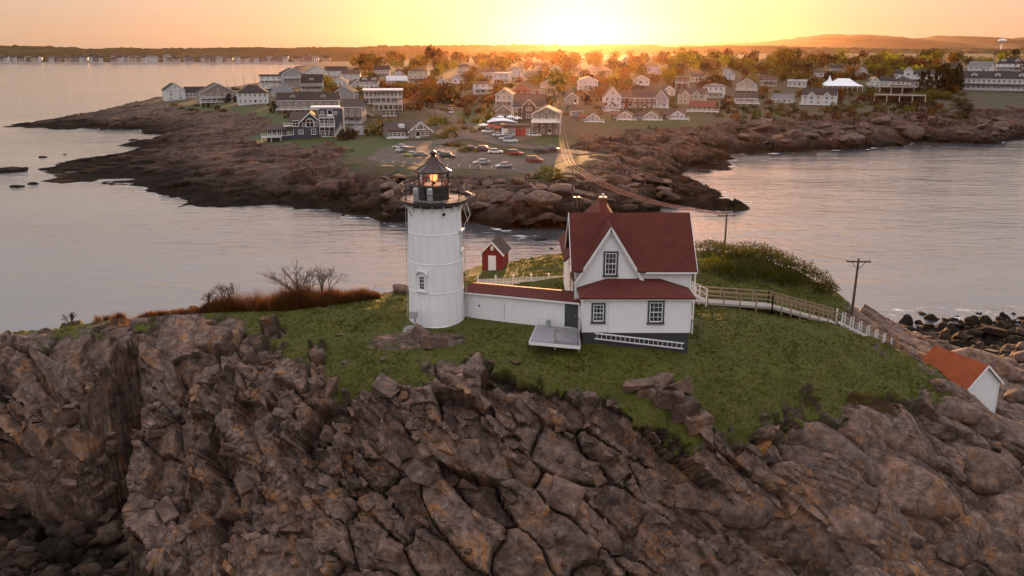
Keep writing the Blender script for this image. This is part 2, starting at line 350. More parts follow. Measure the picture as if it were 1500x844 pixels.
for (px, py, z, rx, ry) in [(612,502,15.9,3.4,1.3),(700,560,14.9,2.5,1.0),(762,575,14.8,1.6,.9),(1290,590,12,1.6,.8),(1330,512,12.3,2,.8)]:
    c = atZ(px, py, z); q = ((XI-c[0])/rx)**2+((YI-c[1])/ry)**2; veg = np.minimum(veg, np.clip(q-0.55, .37, 1))
rockm = 1-sstep(0.36, 0.58, veg)
# normals of the smooth form
gy, gx = np.gradient(ZI); dYr = np.gradient(YI, axis=0); dXu = np.gradient(XI, axis=1)
zx = gx/dXu; zy = gy/dYr; nl = np.sqrt(zx**2+zy**2+1); NX, NY, NZ = -zx/nl, -zy/nl, 1/nl
NX, NY, NZ = NX*.8, NY*.8-.12, NZ*.8+.15
# jointed blocks: three scales of tilted, offset Voronoi cells along the bedding
e1 = Vector((.80, -.28, -.53)).normalized(); e2 = (Vector((.42, -.25, .87))-e1*e1.dot(Vector((.42, -.25, .87)))).normalized(); e3 = e1.cross(e2)
RB = np.array([e1, e2, e3]).T                                             # long axis of the blocks dips to the lower right
q = P3 @ RB
bigm = sstep(1120, 1230, PX).ravel()*sstep(560, 620, PY).ravel()          # smooth whalebacks at the right
warp = np.stack([fbm(P3*.35, 41, 3), fbm(P3*.35, 51, 3), fbm(P3*.35, 61, 3)], 1)*0.28
strat = fbm(P3*np.array((.12, .12, .12)), 67, 3)
crk = np.clip(.35+fbm(P3*.33, 69, 3)*1.6, 0, 1)          # only some joints gape
def cells(sc, seed, w=1.0):
    f1, f2, cid, off = voro(q/np.array(sc)+warp*w/np.array(sc), seed, .8, True)
    return f1, f2-f1, cid, off
disp = np.zeros(len(P3), np.float32)
f1, e, c1, off = cells((6.0, 1.9, 3.0), 3)
r2 = ((c1*57.3) % 1-.5); r3 = ((c1*91.7) % 1-.5); r4 = ((c1*33.1) % 1-.5)
disp += ((c1-.5)*2.3+(off[:, 0]*r2*2.0+off[:, 1]*r3*2.4+off[:, 2]*r4*2.4)) - crk*(0.9*np.exp(-(e/.03)**2)+0.2*np.exp(-(e/.10)**2))
lay = q[:, 1]/1.25+strat*1.2+c1*3.1; fr = lay-np.floor(lay)                # ledges along the bedding
disp += (1-bigm)*(np.minimum(fr/.82, (1-fr)/.18)-.5)*.62*np.clip(.7+strat, .2, 1.2)
f1, e2, c2, off = cells((2.1, .8, 1.05), 11)
r2 = ((c2*57.3) % 1-.5); r3 = ((c2*91.7) % 1-.5)
m2 = (1-.75*bigm)*np.clip(.5+fbm(P3*.28, 65, 3)*1.1, .12, 1.2)
disp += m2*(((c2-.5)*.80+off[:, 0]*r2*.95+off[:, 1]*r3*1.0)-crk*.26*np.exp(-(e2/.04)**2))
lay = q[:, 1]/.34+strat*3+c2*2.3; fr = lay-np.floor(lay); disp += m2*(1-bigm)*(np.minimum(fr/.8, (1-fr)/.2)-.5)*.13
f1, e3, c3, off = cells((.55, .34, .36), 23)
r2 = ((c3*57.3) % 1-.5); r3 = ((c3*91.7) % 1-.5)
m3 = (1-.85*bigm)*np.clip(.18+fbm(P3*.45, 71, 3)*1.3, .08, 1.3)
disp += m3*((c3-.5)*.19+off[:, 0]*r2*.26+off[:, 1]*r3*.22-.05*np.exp(-(e3/.06)**2))
# whalebacks
fb, eb, cb, off = voro((P3 @ np.array(Euler((R(8), R(20), R(-24))).to_matrix()))/np.array((7.5, 2.9, 3.2))+warp*.12, 77)
disp = disp*(1-.6*bigm)+bigm*((1-np.clip(fb/.75, 0, 1)**2)*1.5-.5-1.0*np.exp(-(eb/.05)**2)+(cb-.5)*.8)
disp += fbm(P3*1.3, 81, 5, .5)*.07
disp = disp.reshape(XI.shape)
band = (sstep(4, 12, ZI)*.35+.65)
lumps = (fbm(P3*np.array((.55, .55, .2)), 91, 4)*.22+fbm(P3*2.2, 95, 3)*.07).reshape(XI.shape)
flat = np.ones_like(XI)                                                     # keep the ground level under buildings
for (x0, x1, y0, y1) in [(-8.5, -3.2, 59, 67), (-4, 5.5, 60, 65), (3, 13.6, 53.8, 68.5), (1, 5.5, 54.6, 60), (-4, 0, 73, 79), (13, 24, 65.5, 69.5), (-9.4, -4.4, 56.3, 59.6)]:
    dx = np.maximum(np.maximum(x0-XI, XI-x1), 0); dy = np.maximum(np.maximum(y0-YI, YI-y1), 0); flat = np.minimum(flat, sstep(0, 2.5, np.hypot(dx, dy)))
shore = sstep(86, 92, YI)*sstep(6, 2.5, ZI)
lumps = lumps*flat
D = rockm*disp*band*(0.05+.95*flat)*(1-.55*sstep(59, 63, YI))/(1+(nl/5.0)**3)+(1-rockm)*lumps*NZ
XI2 = XI+NX*D*rockm; YI2 = YI+NY*D*rockm; ZI2 = ZI+np.where(rockm > 0, NZ*D, lumps)
# rocky beach at the far right foot
fb, eb, cb, off = voro(np.stack([P3[:, 0]/1.9, P3[:, 1]/2.6, P3[:, 2]*0], 1), 101)
ZI2 += shore*((1-np.clip(fb/.6, 0, 1)**2)*(.4+1.5*cb**2)-.6).reshape(XI.shape)
cellv = (c1*.45+c2*.4+c3*.15).reshape(XI.shape); cellv = (cellv-.5)*1.6+.5
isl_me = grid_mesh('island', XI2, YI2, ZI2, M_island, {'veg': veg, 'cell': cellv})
island = link('island', isl_me); tag(island, kind='structure')
try: isl_me.set_sharp_from_angle(angle=R(38))
except Exception: pass
islZ = HF(uI, yI, KI, ZI2); islV = HF(uI, yI, KI, veg)
# ============================================================ the mainland
coast_px = [(8,186),(60,177),(120,170),(200,153),(240,150)]
coast = [atZ(a, b, 0)[:2] for a, b in coast_px]
coast += [(-250, 700), (-235, 800), (-250, 1000), (-330, 1300), (-420, 1700), (-420, 1900), (1500, 1900), (1500, 420)]
coast += [atZ(a, b, 0)[:2] for a, b in [(1620,197),(1500,202),(1440,212),(1360,209),(1290,216),(1200,219),(1120,223),(1045,226),(1062,238),(1058,248),(1020,249),(1000,244),(1004,262),(1040,280),(1075,292),(1078,300),(1030,306),(950,316),(860,338),
 (820,350),(780,348),(720,336),(680,327),(640,325),(590,322),(505,319),(482,306),(400,300),(345,304),(285,300),(268,290),(200,270),(150,264),(85,266),(52,250),(60,244),(110,236),(165,226),(205,217),(195,211),(230,203),(242,197),(200,190),(120,188),(60,188)]]
lnd = [(640,225,6.5),(560,215,6.6),(780,240,6.5),(700,235,6.5),(660,190,8),(720,190,8),(600,200,7.5),(450,202,6.3),(330,152,7.5),(260,150,6),(380,150,9),(600,150,11),(700,130,14),(800,170,9.5),(900,178,8),(1000,178,8.5),(1200,157,10),
 (1330,147,11),(1460,135,14),(900,110,20),(1100,110,19),(1250,110,20),(500,110,14),(440,112,11.5),(1450,100,23),(100,180,2.5),(200,165,4),(300,200,4.2),(200,258,1.2),(110,250,.9),(350,240,4.2),(450,250,5.5),(600,270,6),(730,270,6.3),(900,250,6.5),(1050,200,6.5),(1200,190,7),(1400,180,7.5),(1030,290,3),(560,300,4.5),(850,300,6)]
lp = [atZ(*p) for p in lnd]+[(-250, 1000, 8), (0, 1000, 24), (300, 1000, 26), (700, 1000, 26), (-300, 1500, 8), (0, 1500, 24), (1000, 1500, 28), (0, 1900, 22), (1400, 1900, 24), (900, 700, 20), (700, 500, 12), (-100, 900, 18)]
f_ld = rbf(lp)
uM = np.linspace(-0.70, 0.74, 900); KM = 10.0
yM = spaced((175, 300, .62), (300, 440, 1.0), (440, 700, 2.6), (700, 1900, 12))
YM, UM = np.meshgrid(yM, uM, indexing='ij'); XM = UM*(YM+KM)
P2 = np.stack([XM.ravel(), YM.ravel(), 0*XM.ravel()], 1)
jx = (fbm(P2*.08, 5, 4)*5).reshape(XM.shape); jy = (fbm(P2*.08, 9, 4)*7).reshape(XM.shape)
dc = polydist(XM+jx, YM+jy, coast); dc = np.where(inpoly(XM+jx, YM+jy, coast), dc, -dc)
LZ = f_ld(XM, YM)
ZM = np.where(dc > 0, np.minimum(LZ, LZ*(1-np.exp(-np.maximum(dc, 0)/16.0))), dc*.12)
# what covers the ground, drawn on the photo and laid on the land
PXM, PYM = toPix(XM, YM, ZM)
def area(polys, soft=6.0, noise=3.0, seed=3):
    m = np.full(XM.shape, -1e9)
    for p in polys:
        d = polydist(PXM, PYM, p); m = np.maximum(m, np.where(inpoly(PXM, PYM, p), d, -d))
    return np.clip(.5+(m+(fbm(P2*.15, seed, 3)*noise).reshape(XM.shape))/soft, 0, 1)
rock_line = [(-200,260),(-60,200),(200,152),(235,156),(300,163),(345,168),(395,172),(400,185),(372,198),(362,208),(400,216),(480,214),(520,222),(560,236),(620,244),(690,252),(760,262),(800,262),(850,240),(835,215),(860,205),(930,195),(985,188),(1030,186),(1060,180),(1120,178),(1180,176),(1260,172),(1330,165),(1420,160),(1520,160),(1800,170),(1800,420),(-200,420)]
rockM = area([rock_line], 7, 5, 3)
rockM = np.maximum(rockM, sstep(26, 14, dc))
lawn = area([[(362,203),(395,186),(400,168),(460,170),(500,200),(640,200),(600,232),(500,232),(430,214),(380,214)], [(240,152),(300,150),(400,160),(420,178),(350,165),(280,160)], [(640,165),(690,160),(730,180),(700,190),(665,180)],
             [(760,208),(760,198),(830,195),(840,215),(810,222)], [(830,160),(880,190),(1050,185),(1010,172),(870,168)], [(640,205),(720,215),(760,222),(750,230),(640,218)]], 8, 4, 5)
veg2 = np.where(rockM > .5, .5-(rockM-.5), .5+(.5-rockM))
flatm = np.ones_like(XM)
park_px = [(536,233),(560,217),(600,207),(636,207),(650,214),(700,219),(740,226),(770,232),(800,226),(840,222),(842,230),(800,244),(788,256),(755,252),(720,250),(680,247),(640,250),(600,240),(560,240)]
park = [atZ(a, b, 6.5)[:2] for a, b in park_px]
pdm = polydist(XM, YM, park); pin = inpoly(XM, YM, park); pm = np.where(pin, 1, sstep(14, 3, pdm))
ZM = ZM*(1-pm)+6.45*pm; rockM = np.where(pin, 0, rockM)
rz = sstep(.35, .6, rockM)*(1-pm)
P3m = np.stack([XM.ravel(), YM.ravel(), ZM.ravel()], 1); RM = np.array(Euler((R(6), R(10), R(-10))).to_matrix()); qm = P3m @ RM
wm = np.stack([fbm(P3m*.06, 141, 3), fbm(P3m*.06, 151, 3), fbm(P3m*.06, 161, 3)], 1)*2.2
f1, e, cA, off = voro((qm+wm)/np.array((15., 6.5, 5.)), 203, .85, True)
dm = (cA-.5)*2.8+off[:, 0]*((cA*57.3) % 1-.5)*2.6+off[:, 1]*((cA*91.7) % 1-.5)*2.2-1.1*np.exp(-(e/.07)**2)
f1, e, cB, off = voro((qm+wm*.5)/np.array((5.6, 2.8, 2.4)), 211, .85, True)
dm += (cB-.5)*1.5+off[:, 0]*((cB*57.3) % 1-.5)*1.1+off[:, 1]*((cB*91.7) % 1-.5)*1.2+(1-np.clip(f1/.6, 0, 1)**2)*.5-.7*np.exp(-(e/.08)**2)
f1, e, cC, off = voro(qm/np.array((1.8, 1.5, 1.1)), 223)
dm += (cC-.5)*.42+fbm(P3m*.5, 231, 3)*.2
dm = dm.reshape(XM.shape)
edge = sstep(-3, 5, dc)
ZM2 = ZM+rz*dm*edge*np.clip(ZM/3+.25, .2, 1)*np.where(XM < -60, .55, 1.0)
ZM2 += (1-rz)*(1-pm)*(fbm(P3m*.2, 241, 3)*.15).reshape(XM.shape)*(dc > 0)
ZM2 = np.where(dc < -4, np.minimum(ZM2, -.6), ZM2)
cellm = ((cA*.4+cB*.4+cC*.2-.5)*1.5+.5).reshape(XM.shape)
MAINC = ((0.050, 0.040, 0.015), (0.075, 0.055, 0.022), (0.035, 0.036, 0.011), (0.07, 0.06, 0.022))
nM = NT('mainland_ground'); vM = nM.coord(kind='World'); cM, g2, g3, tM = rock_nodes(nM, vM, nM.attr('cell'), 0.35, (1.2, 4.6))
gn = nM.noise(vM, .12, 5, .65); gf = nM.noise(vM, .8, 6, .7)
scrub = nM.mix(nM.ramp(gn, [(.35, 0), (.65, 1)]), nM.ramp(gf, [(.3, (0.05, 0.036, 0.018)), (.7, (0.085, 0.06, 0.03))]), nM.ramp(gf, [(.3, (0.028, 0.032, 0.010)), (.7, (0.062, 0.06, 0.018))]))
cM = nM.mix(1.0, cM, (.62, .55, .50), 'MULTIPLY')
cM = nM.mix(nM.ramp(nM.attr('soil'), [(.42, 0), (.56, 1)]), cM, scrub)
cM = nM.mix(nM.ramp(nM.attr('lawn'), [(.42, 0), (.58, 1)]), cM, nM.ramp(gf, [(.3, (0.034, 0.046, 0.009)), (.7, (0.06, 0.072, 0.014))]))
nM.set(Base_Color=cM, Roughness=.88); nM.bump(nM.math('ADD', g2, g3), .4, .3)
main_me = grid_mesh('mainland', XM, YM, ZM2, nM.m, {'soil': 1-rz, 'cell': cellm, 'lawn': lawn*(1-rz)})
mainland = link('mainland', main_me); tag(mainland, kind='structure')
try: main_me.set_sharp_from_angle(angle=R(40))
except Exception: pass
ldZ = HF(uM, yM, KM, ZM2)

# ------------------------------------------------------------ sea
n = NT('sea_water'); v = n.coord(kind='World')
w1 = n.noise(n.coord((.16, .42, 1), (0, 0, R(8)), 'World'), 1.0, 4, .55, .3)
w2 = n.noise(n.coord((.75, 1.5, 1), (0, 0, R(-6)), 'World'), 1.0, 4, .6, .4)
w3 = n.noise(n.coord((.03, .07, 1), (0, 0, R(12)), 'World'), 1.0, 3, .5)
calm = n.ramp(n.noise(n.coord((.004, .016, 1), (0, 0, R(4)), 'World'), 1.0, 4, .55), [(.35, .35), (.6, 1.0)])
hgt = n.math('ADD', n.math('ADD', n.math('MULTIPLY', w1, 1.0), n.math('MULTIPLY', w2, .2)), n.math('MULTIPLY', w3, 2.0))
fo = n.attr('foam'); fz = n.noise(n.coord((.22, .4, 1), kind='World'), 1.0, 7, .72, .5)
fk = n.ramp(n.math('ADD', fo, n.math('MULTIPLY', n.math('SUBTRACT', fz, .5), 1.6)), [(.52, 0), (.66, 1)])
n.set(Base_Color=n.mix(fk, (.055, .060, .064), (.62, .60, .60)), Roughness=n.math('ADD', n.math('MULTIPLY', fk, .6), .11), IOR=2.5, Specular_IOR_Level=.5)
bp = n.bump(hgt, .5, .28); n.l(calm, bp.inputs['Strength'])
uS = np.linspace(-.85, .85, 330); yS = spaced((66, 130, 1.0), (130, 340, 1.1), (340, 720, 6)); YS, US = np.meshgrid(yS, uS, indexing='ij'); XS = US*(YS+10)
qs = np.stack([XS.ravel()*.08, YS.ravel()*.08, 0*XS.ravel()], 1); jxs = (fbm(qs, 5, 4)*5).reshape(XS.shape); jys = (fbm(qs, 9, 4)*7).reshape(XS.shape)
ds = polydist(XS+jxs, YS+jys, coast); foam = sstep(8, 0, ds)*.5*np.clip(.75+(fbm(qs*.35, 15, 3)).reshape(XS.shape), .25, 1)
zi = f_is(XS, YS); foam = np.maximum(foam, sstep(-2.4, -.6, np.where(YS < 128, zi, -9))*.42)
sea = link('sea', grid_mesh('sea', XS, YS, 0*XS, n.m, {'foam': foam})); tag(sea, kind='structure')
mb().poly([(-9000, -300, -.05), (9000, -300, -.05), (9000, 9400, -.05), (-9000, 9400, -.05)]).build('open_water', n.m, sea)
# ============================================================ materials for built things
def clap(name, col, pitch=.13, var=.06):
    n = NT(name); v = n.coord(kind='Object'); sep = n.n('ShaderNodeSeparateXYZ'); n.l(v, sep.inputs[0])
    f = n.noise(v, 1.2, 6, .7); f2 = n.noise(n.coord((3, 3, .4)), 1.0, 5, .7)
    c = n.ramp(f, [(.3, tuple(x*(1-var) for x in col)), (.7, col)])
    c = n.mix(n.ramp(f2, [(.58, 0), (.75, .35)]), c, tuple(x*.72 for x in col))
    n.set(Base_Color=c, Roughness=.62)
    saw = n.math('FRACT', n.math('DIVIDE', sep.outputs[2], pitch)); n.bump(saw, .35, .012); return n.m
def shingle(name, col, var=.25, px=.3, pz=.16):
    n = NT(name); v = n.coord(kind='Object')
    f = n.noise(v, 1.1, 6, .7); f2 = n.noise(v, 9, 4, .7)
    c = n.ramp(f, [(.3, tuple(x*(1-var) for x in col)), (.7, tuple(x*(1+var*.6) for x in col))])
    c = n.mix(n.ramp(f2, [(.35, .5), (.6, 0)]), c, tuple(x*.6 for x in col))
    br = n.n('ShaderNodeTexBrick'); n.l(n.coord((1, 1, 1), (R(60), 0, 0)), br.inputs['Vector']); br.inputs['Scale'].default_value = 1
    br.inputs['Brick Width'].default_value = px; br.inputs['Row Height'].default_value = pz; br.inputs['Mortar Size'].default_value = .012
    n.set(Base_Color=c, Roughness=.8, Specular_IOR_Level=.25); n.bump(n.math('ADD', br.outputs['Fac'], n.math('MULTIPLY', f2, -.6)), .3, -.02); return n.m
M_white = clap('white_clapboard', (.84, .84, .84)); M_trim = simple('white_trim', (.8, .8, .79), .5, var=.04)
n = NT('tower_iron'); v = n.coord(); st = n.noise(n.coord((2.5, 2.5, .25)), 1.0, 6, .75); ru = n.noise(v, 3.0, 8, .75)
c = n.ramp(n.noise(v, .8, 5, .6), [(.3, (.78, .78, .78)), (.7, (.85, .85, .85))]); c = n.mix(n.ramp(st, [(.56, 0), (.78, .5)]), c, (.55, .53, .50))
c = n.mix(n.ramp(ru, [(.66, 0), (.74, .55)]), c, (.33, .22, .15)); n.set(Base_Color=c, Roughness=.45); n.bump(ru, .12, .02); M_iron = n.m
M_black = simple('black_iron', (.018, .015, .014), .42, .0, spec=.5); M_bronze = simple('lantern_roof_paint', (.055, .032, .024), .3, .55, spec=.6)
M_redroof = shingle('red_shingle', (.105, .021, .013), .25); M_found = simple('dark_foundation', (.045, .045, .055), .8)
M_grey = simple('grey_trim', (.06, .068, .074), .6); M_door = simple('green_grey_door', (.055, .068, .058), .55); M_stonegrey = simple('grey_stone', (.24, .225, .215), .85, var=.25, scale=3, bump=.3, bscale=8)
M_pane = simple('window_glass', (.012, .014, .018), .08, spec=.9, var=.02); M_wood = simple('weathered_wood', (.20, .155, .12), .75, var=.2, scale=6); M_deck = simple('grey_painted_deck', (.25, .245, .25), .6, var=.1)
M_pole = simple('pole_wood', (.085, .06, .045), .8, var=.25, scale=4); M_brick = simple('red_brick', (.20, .055, .035), .85, var=.3, scale=8); M_redwall = simple('red_brick_wall', (.20, .022, .017), .75, var=.25, scale=5, bump=.3, bscale=10)
M_cone = simple('cream_cap', (.55, .47, .38), .7); M_brownroof = shingle('brown_shingle', (.075, .052, .042)); M_metal = simple('galvanised', (.42, .43, .44), .45, .3); M_rope = simple('pale_rope', (.5, .45, .36), .8)
M_roseroof = shingle('orange_red_shingle', (.31, .068, .02), .25)
g = NT('clear_glass'); g.t.nodes.remove(g.b); tr = g.n('ShaderNodeBsdfTransparent'); gl = g.n('ShaderNodeBsdfGlossy'); gl.inputs['Roughness'].default_value = .03
fr = g.n('ShaderNodeFresnel'); fr.inputs['IOR'].default_value = 1.5; mx = g.n('ShaderNodeMixShader'); tr.inputs[0].default_value = (.93, .95, .94, 1)
g.l(fr.outputs[0], mx.inputs[0]); g.l(tr.outputs[0], mx.inputs[1]); g.l(gl.outputs[0], mx.inputs[2]); g.l(mx.outputs[0], g.out.inputs[0]); M_glass = g.m
e = NT('red_beacon'); e.set(Base_Color=(.6, .05, .02), Roughness=.2, Emission_Color=(1.0, .16, .05), Emission_Strength=2.2); M_beacon = e.m

def window(parent, c, w, h, face=0.0, casing=M_grey, sash=M_trim, cols=3, rows=4, cw=.12, pane=M_pane, hood=False):
    """double-hung window: casing > sash, pane, muntin.  face: rotation about z of the outward -Y normal"""
    f = mb(); W2, H2 = w/2, h/2
    f.box(-W2, -W2+cw, -.05, .02, -H2, H2); f.box(W2-cw, W2, -.05, .02, -H2, H2); f.box(-W2+cw, W2-cw, -.05, .02, H2-cw, H2); f.box(-W2-.04, W2+.04, -.09, .02, -H2-.05, -H2+cw*.7)
    if hood: f.box(-W2-.06, W2+.06, -.1, .02, H2+.002, H2+.07)
    o = f.build('window', casing, parent, loc=c, rz=face)
    a, b = W2-cw, H2-cw; s = mb(); t = .055
    s.box(-a, -a+t, -.035, .015, -b, b); s.box(a-t, a, -.035, .015, -b, b); s.box(-a+t, a-t, -.035, .015, b-t, b); s.box(-a+t, a-t, -.035, .015, -b-.02, -b+t); s.box(-a+t, a-t, -.03, .015, -t/2, t/2)
    s.build('sash', sash, o)
    m = mb(); q = .022
    for i in range(1, cols): x = -a+2*a*i/cols; m.box(x-q/2, x+q/2, -.024, .012, -b+t, b-t)
    for j in range(1, rows):
        if j*2 != rows: z = -b+2*b*j/rows; m.box(-a+t, a-t, -.022, .011, z-q/2, z+q/2)
    m.build('muntin', sash, o)
    mb().box(-a+t*.5, a-t*.5, -.008, .01, -b+t*.5, b-t*.5).build('pane', pane, o)
    return o

# ============================================================ lighthouse
TX, TY, TZ = -5.66, 62.0, 16.35
lh = empty('lighthouse', (TX, TY, TZ)); tag(lh, 'white cast iron lighthouse tower with black lantern room and gallery', 'lighthouse')
zt = 9.05; prof = [(2.14, -.4), (2.14, .02), (2.10, .06)]
bands = [.4, 2.55, 4.7, 6.85]
def tr_(z): return 2.10-.19*z/zt
for zb in bands[1:]: prof += [(tr_(zb)-0.0, zb-.05), (tr_(zb)+.02, zb-.03), (tr_(zb)+.02, zb+.03), (tr_(zb), zb+.05)]
prof += [(tr_(zt), zt)]
mb().lathe(prof, 64).build('tower_shell', M_iron, lh)
fl = mb()
for k, (z0, z1) in enumerate([(6.9, zt), (4.75, 6.8), (2.6, 4.65), (.1, 2.5)]):          # vertical plate flanges
    for j in range(9):
        a = -math.pi/2+(j+.5*(k % 2)-4)*2*math.pi/18; r0, r1 = tr_(z0)+.008, tr_(z1)+.008
        fl.bar((r0*math.cos(a), r0*math.sin(a), z0), (r1*math.cos(a), r1*math.sin(a), z1), .018)
fl.build('plate_seam', M_iron, lh)
def on_tower(a, z): r = tr_(z); return (r*math.cos(a), r*math.sin(a), z)
a = math.asin(-.86/2.03) ; p = on_tower(-math.pi/2+a, 3.35)
w = window(lh, (p[0], p[1]-.02, p[2]), .62, 1.15, a, M_trim, M_trim, 2, 4, .07); 
h = mb(); pts = [(-.48, 0, .55), (-.48, 0, .68)]+[(.5*math.cos(t), 0, .68+.26*math.sin(t)) for t in np.linspace(math.pi, 0, 9)]+[(.48, 0, .55), (.38, 0, .55)]+[(.38*math.cos(t), 0, .66+.18*math.sin(t)) for t in np.linspace(0, math.pi, 9)]+[(-.38, 0, .55)]
h.prism(pts, (0, -.16, 0)); h.build('hood', M_trim, w); mb().box(-.44, .44, -.14, 0, -.68, -.59).build('sill', M_trim, w)
a2 = 1.42; p = on_tower(-math.pi/2+a2, 6.2); w = window(lh, p, .66, 1.35, a2, M_trim, M_trim, 2, 4, .08); mb().box(-.5, .5, -.2, 0, .7, .82).build('hood', M_trim, w); mb().box(-.46, .46, -.16, 0, -.8, -.7).build('sill', M_trim, w)
for px in (608, 656):
    a = math.asin(max(-.99, min(.99, (px-640)/20.0/1.93))); p = on_tower(-math.pi/2+a, 8.35)
    t = mb(); t.M = Matrix.Translation(p) @ Matrix.Rotation(a, 4, 'Z') @ Matrix.Rotation(math.pi/2, 4, 'X')
    t.lathe([(.13, -.02), (.21, -.02), (.21, .09), (.15, .09), (.13, .02)], 16, cap=False); o = t.build('porthole', M_trim, lh)
    t = mb(); t.M = Matrix.Translation(p) @ Matrix.Rotation(a, 4, 'Z') @ Matrix.Rotation(math.pi/2, 4, 'X'); t.lathe([(.15, -.01), (.15, .03)], 16).build('pane', M_pane, o)
gal = mb().lathe([(tr_(zt)+.05, zt-.28), (tr_(zt)+.1, zt-.1), (2.32, zt), (2.42, zt-.06), (2.42, zt+.17), (1.0, zt+.14)], 40, smooth=False).build('gallery', M_black, lh)
mb().lathe([(2.36, zt+.145), (2.36, zt+.16), (1.2, zt+.16)], 40, cap=False, smooth=False).build('gallery_floor', simple('gallery_floor_paint', (.36, .30, .26), .35), gal)
for j in range(16):
    t = 2*math.pi*j/16; c_, s_ = math.cos(t), math.sin(t); mb().prism([(1.94*c_, 1.94*s_, zt-.62), (2.3*c_, 2.3*s_, zt-.03), (1.94*c_, 1.94*s_, zt-.03)], (-.05*s_, .05*c_, 0)).build('bracket', M_trim, gal)
zg = zt+.16
for j in range(10):
    t = 2*math.pi*(j+.5)/10-math.pi/2; p = (2.33*math.cos(t), 2.33*math.sin(t))
    mb().tube([(p[0], p[1], zg-.1), (p[0], p[1], zg+1.16)], .042, 6).lathe([(.0, zg+1.28), (.06, zg+1.22), (.0, zg+1.15)], 6, p, cap=False).build('railing_post', M_black, gal)
for zz, rr in ((1.14, .036), (.6, .026), (.12, .018)):
    mb().tube([(2.33*math.cos(t), 2.33*math.sin(t), zg+zz) for t in np.linspace(0, 2*math.pi, 41)], rr, 5, cap=False).build('rail', M_black, gal)
bl = mb()
for j in range(110):
    t = 2*math.pi*j/110; bl.tube([(2.33*math.cos(t), 2.33*math.sin(t), zg+.1), (2.33*math.cos(t), 2.33*math.sin(t), zg+.55)], .007, 3, cap=False)
bl.build('baluster', M_black, gal)
# lantern room, ten sides, a corner towards the viewer
a0 = -math.pi/2
lr = mb().lathe([(1.16, zg-.02), (1.16, zg+.92), (1.24, zg+.95), (1.24, zg+1.05), (1.1, zg+1.05)], 10, a0=a0, smooth=False).build('lantern_room', M_black, lh)
z0, z1 = zg+1.05, zg+1.98
for j in range(10):
    t = a0+2*math.pi*j/10; t2 = a0+2*math.pi*(j+1)/10; r = 1.12
    mb().bar((r*math.cos(t), r*math.sin(t), z0), (r*math.cos(t), r*math.sin(t), z1), .06).build('mullion', M_black, lr)
    A = (1.09*math.cos(t), 1.09*math.sin(t)); B = (1.09*math.cos(t2), 1.09*math.sin(t2))
    mb().poly([(A[0], A[1], z0), (B[0], B[1], z0), (B[0], B[1], z1), (A[0], A[1], z1)]).build('pane', M_glass, lr)
mb().lathe([(1.06, z0-.03), (1.06, z0+.02)], 10, a0=a0).build('lantern_floor', simple('lantern_floor_paint', (.45, .40, .36), .5), lr)
ln = mb().lathe([(.12, z0), (.12, z0+.18), (.24, z0+.2), (.24, z0+.24)], 16).build('lens_stand', M_black, lr)
pr = []
for k in range(11): z = z0+.24+k*.055; rr = .27*math.sin(math.pi*(k+1.5)/13)**.5; pr += [(rr, z), (rr*.9, z+.03)]
mb().lathe(pr, 20).build('beacon_lens', M_beacon, lr)
rf = mb().lathe([(1.30, z1-.06), (1.36, z1-.02), (1.36, z1+.05), (.95, z1+.28), (.6, z1+.52), (.36, z1+.78), (.22, z1+1.0), (.18, z1+1.1)], 10, a0=a0, smooth=False).build('lantern_roof', M_bronze, lh)
rb_ = mb()
for j in range(10):
    t = a0+2*math.pi*j/10; rb_.tube([(r*math.cos(t), r*math.sin(t), z) for r, z in [(1.37, z1+.05), (.95, z1+.29), (.6, z1+.53), (.36, z1+.79), (.22, z1+1.0)]], .03, 5)
rb_.build('roof_rib', M_bronze, rf)
mb().lathe([(.15, z1+1.05), (.2, z1+1.1), (.15, z1+1.15), (.26, z1+1.26), (.27, z1+1.33), (.2, z1+1.43), (.06, z1+1.5), (.012, z1+1.55), (.012, z1+2.3), (0, z1+2.32)], 16).build('vent_ball', M_bronze, rf)
for px in (617, 637.5):                                                      # two fog-signal drums on the gallery
    X = (px-640)/20.2; Yd = -math.sqrt(1.95**2-X*X)
    d = mb().lathe([(.18, zg), (.21, zg+.02), (.21, zg+.08), (.18, zg+.1)]+sum([[(.2, zg+.14+k*.2), (.2, zg+.26+k*.2), (.17, zg+.27+k*.2), (.17, zg+.33+k*.2)] for k in range(4)], [])+[(.2, zg+.95), (.12, zg+1.02), (0, zg+1.04)], 14, (X, Yd)).build('signal_drum', M_metal, lh)
cam2 = mb().tube([(2.3, -.5, zg+.6), (2.75, -.55, zg+.42)], .05, 6).box(2.7, 2.98, -.66, -.46, zg+.28, zg+.42).build('camera_bracket', M_metal, lh)
# cables down the tower
cb = mb().tube([(2.32, -.5, zt), (2.2, -.42, zt-.6), (2.42, -.5, zt-1.3), (2.2, -.4, zt-1.7), (2.12, -.35, zt-3), (2.2, -.4, zt-5), (2.3, -.4, 1.6), (2.35, -.4, .2)], .025, 5).build('conduit', M_rope, lh)
mb().tube([(2.35, -.5, zt), (2.62, -.6, zt-.9), (2.4, -.5, zt-1.45)], .02, 5).build('cable_loop', M_trim, lh)
mb().tube([(-2.05, -.3, zt-.1), (-2.12, -.3, 5), (-2.2, -.3, .3)], .018, 5).build('lightning_cable', M_metal, lh)
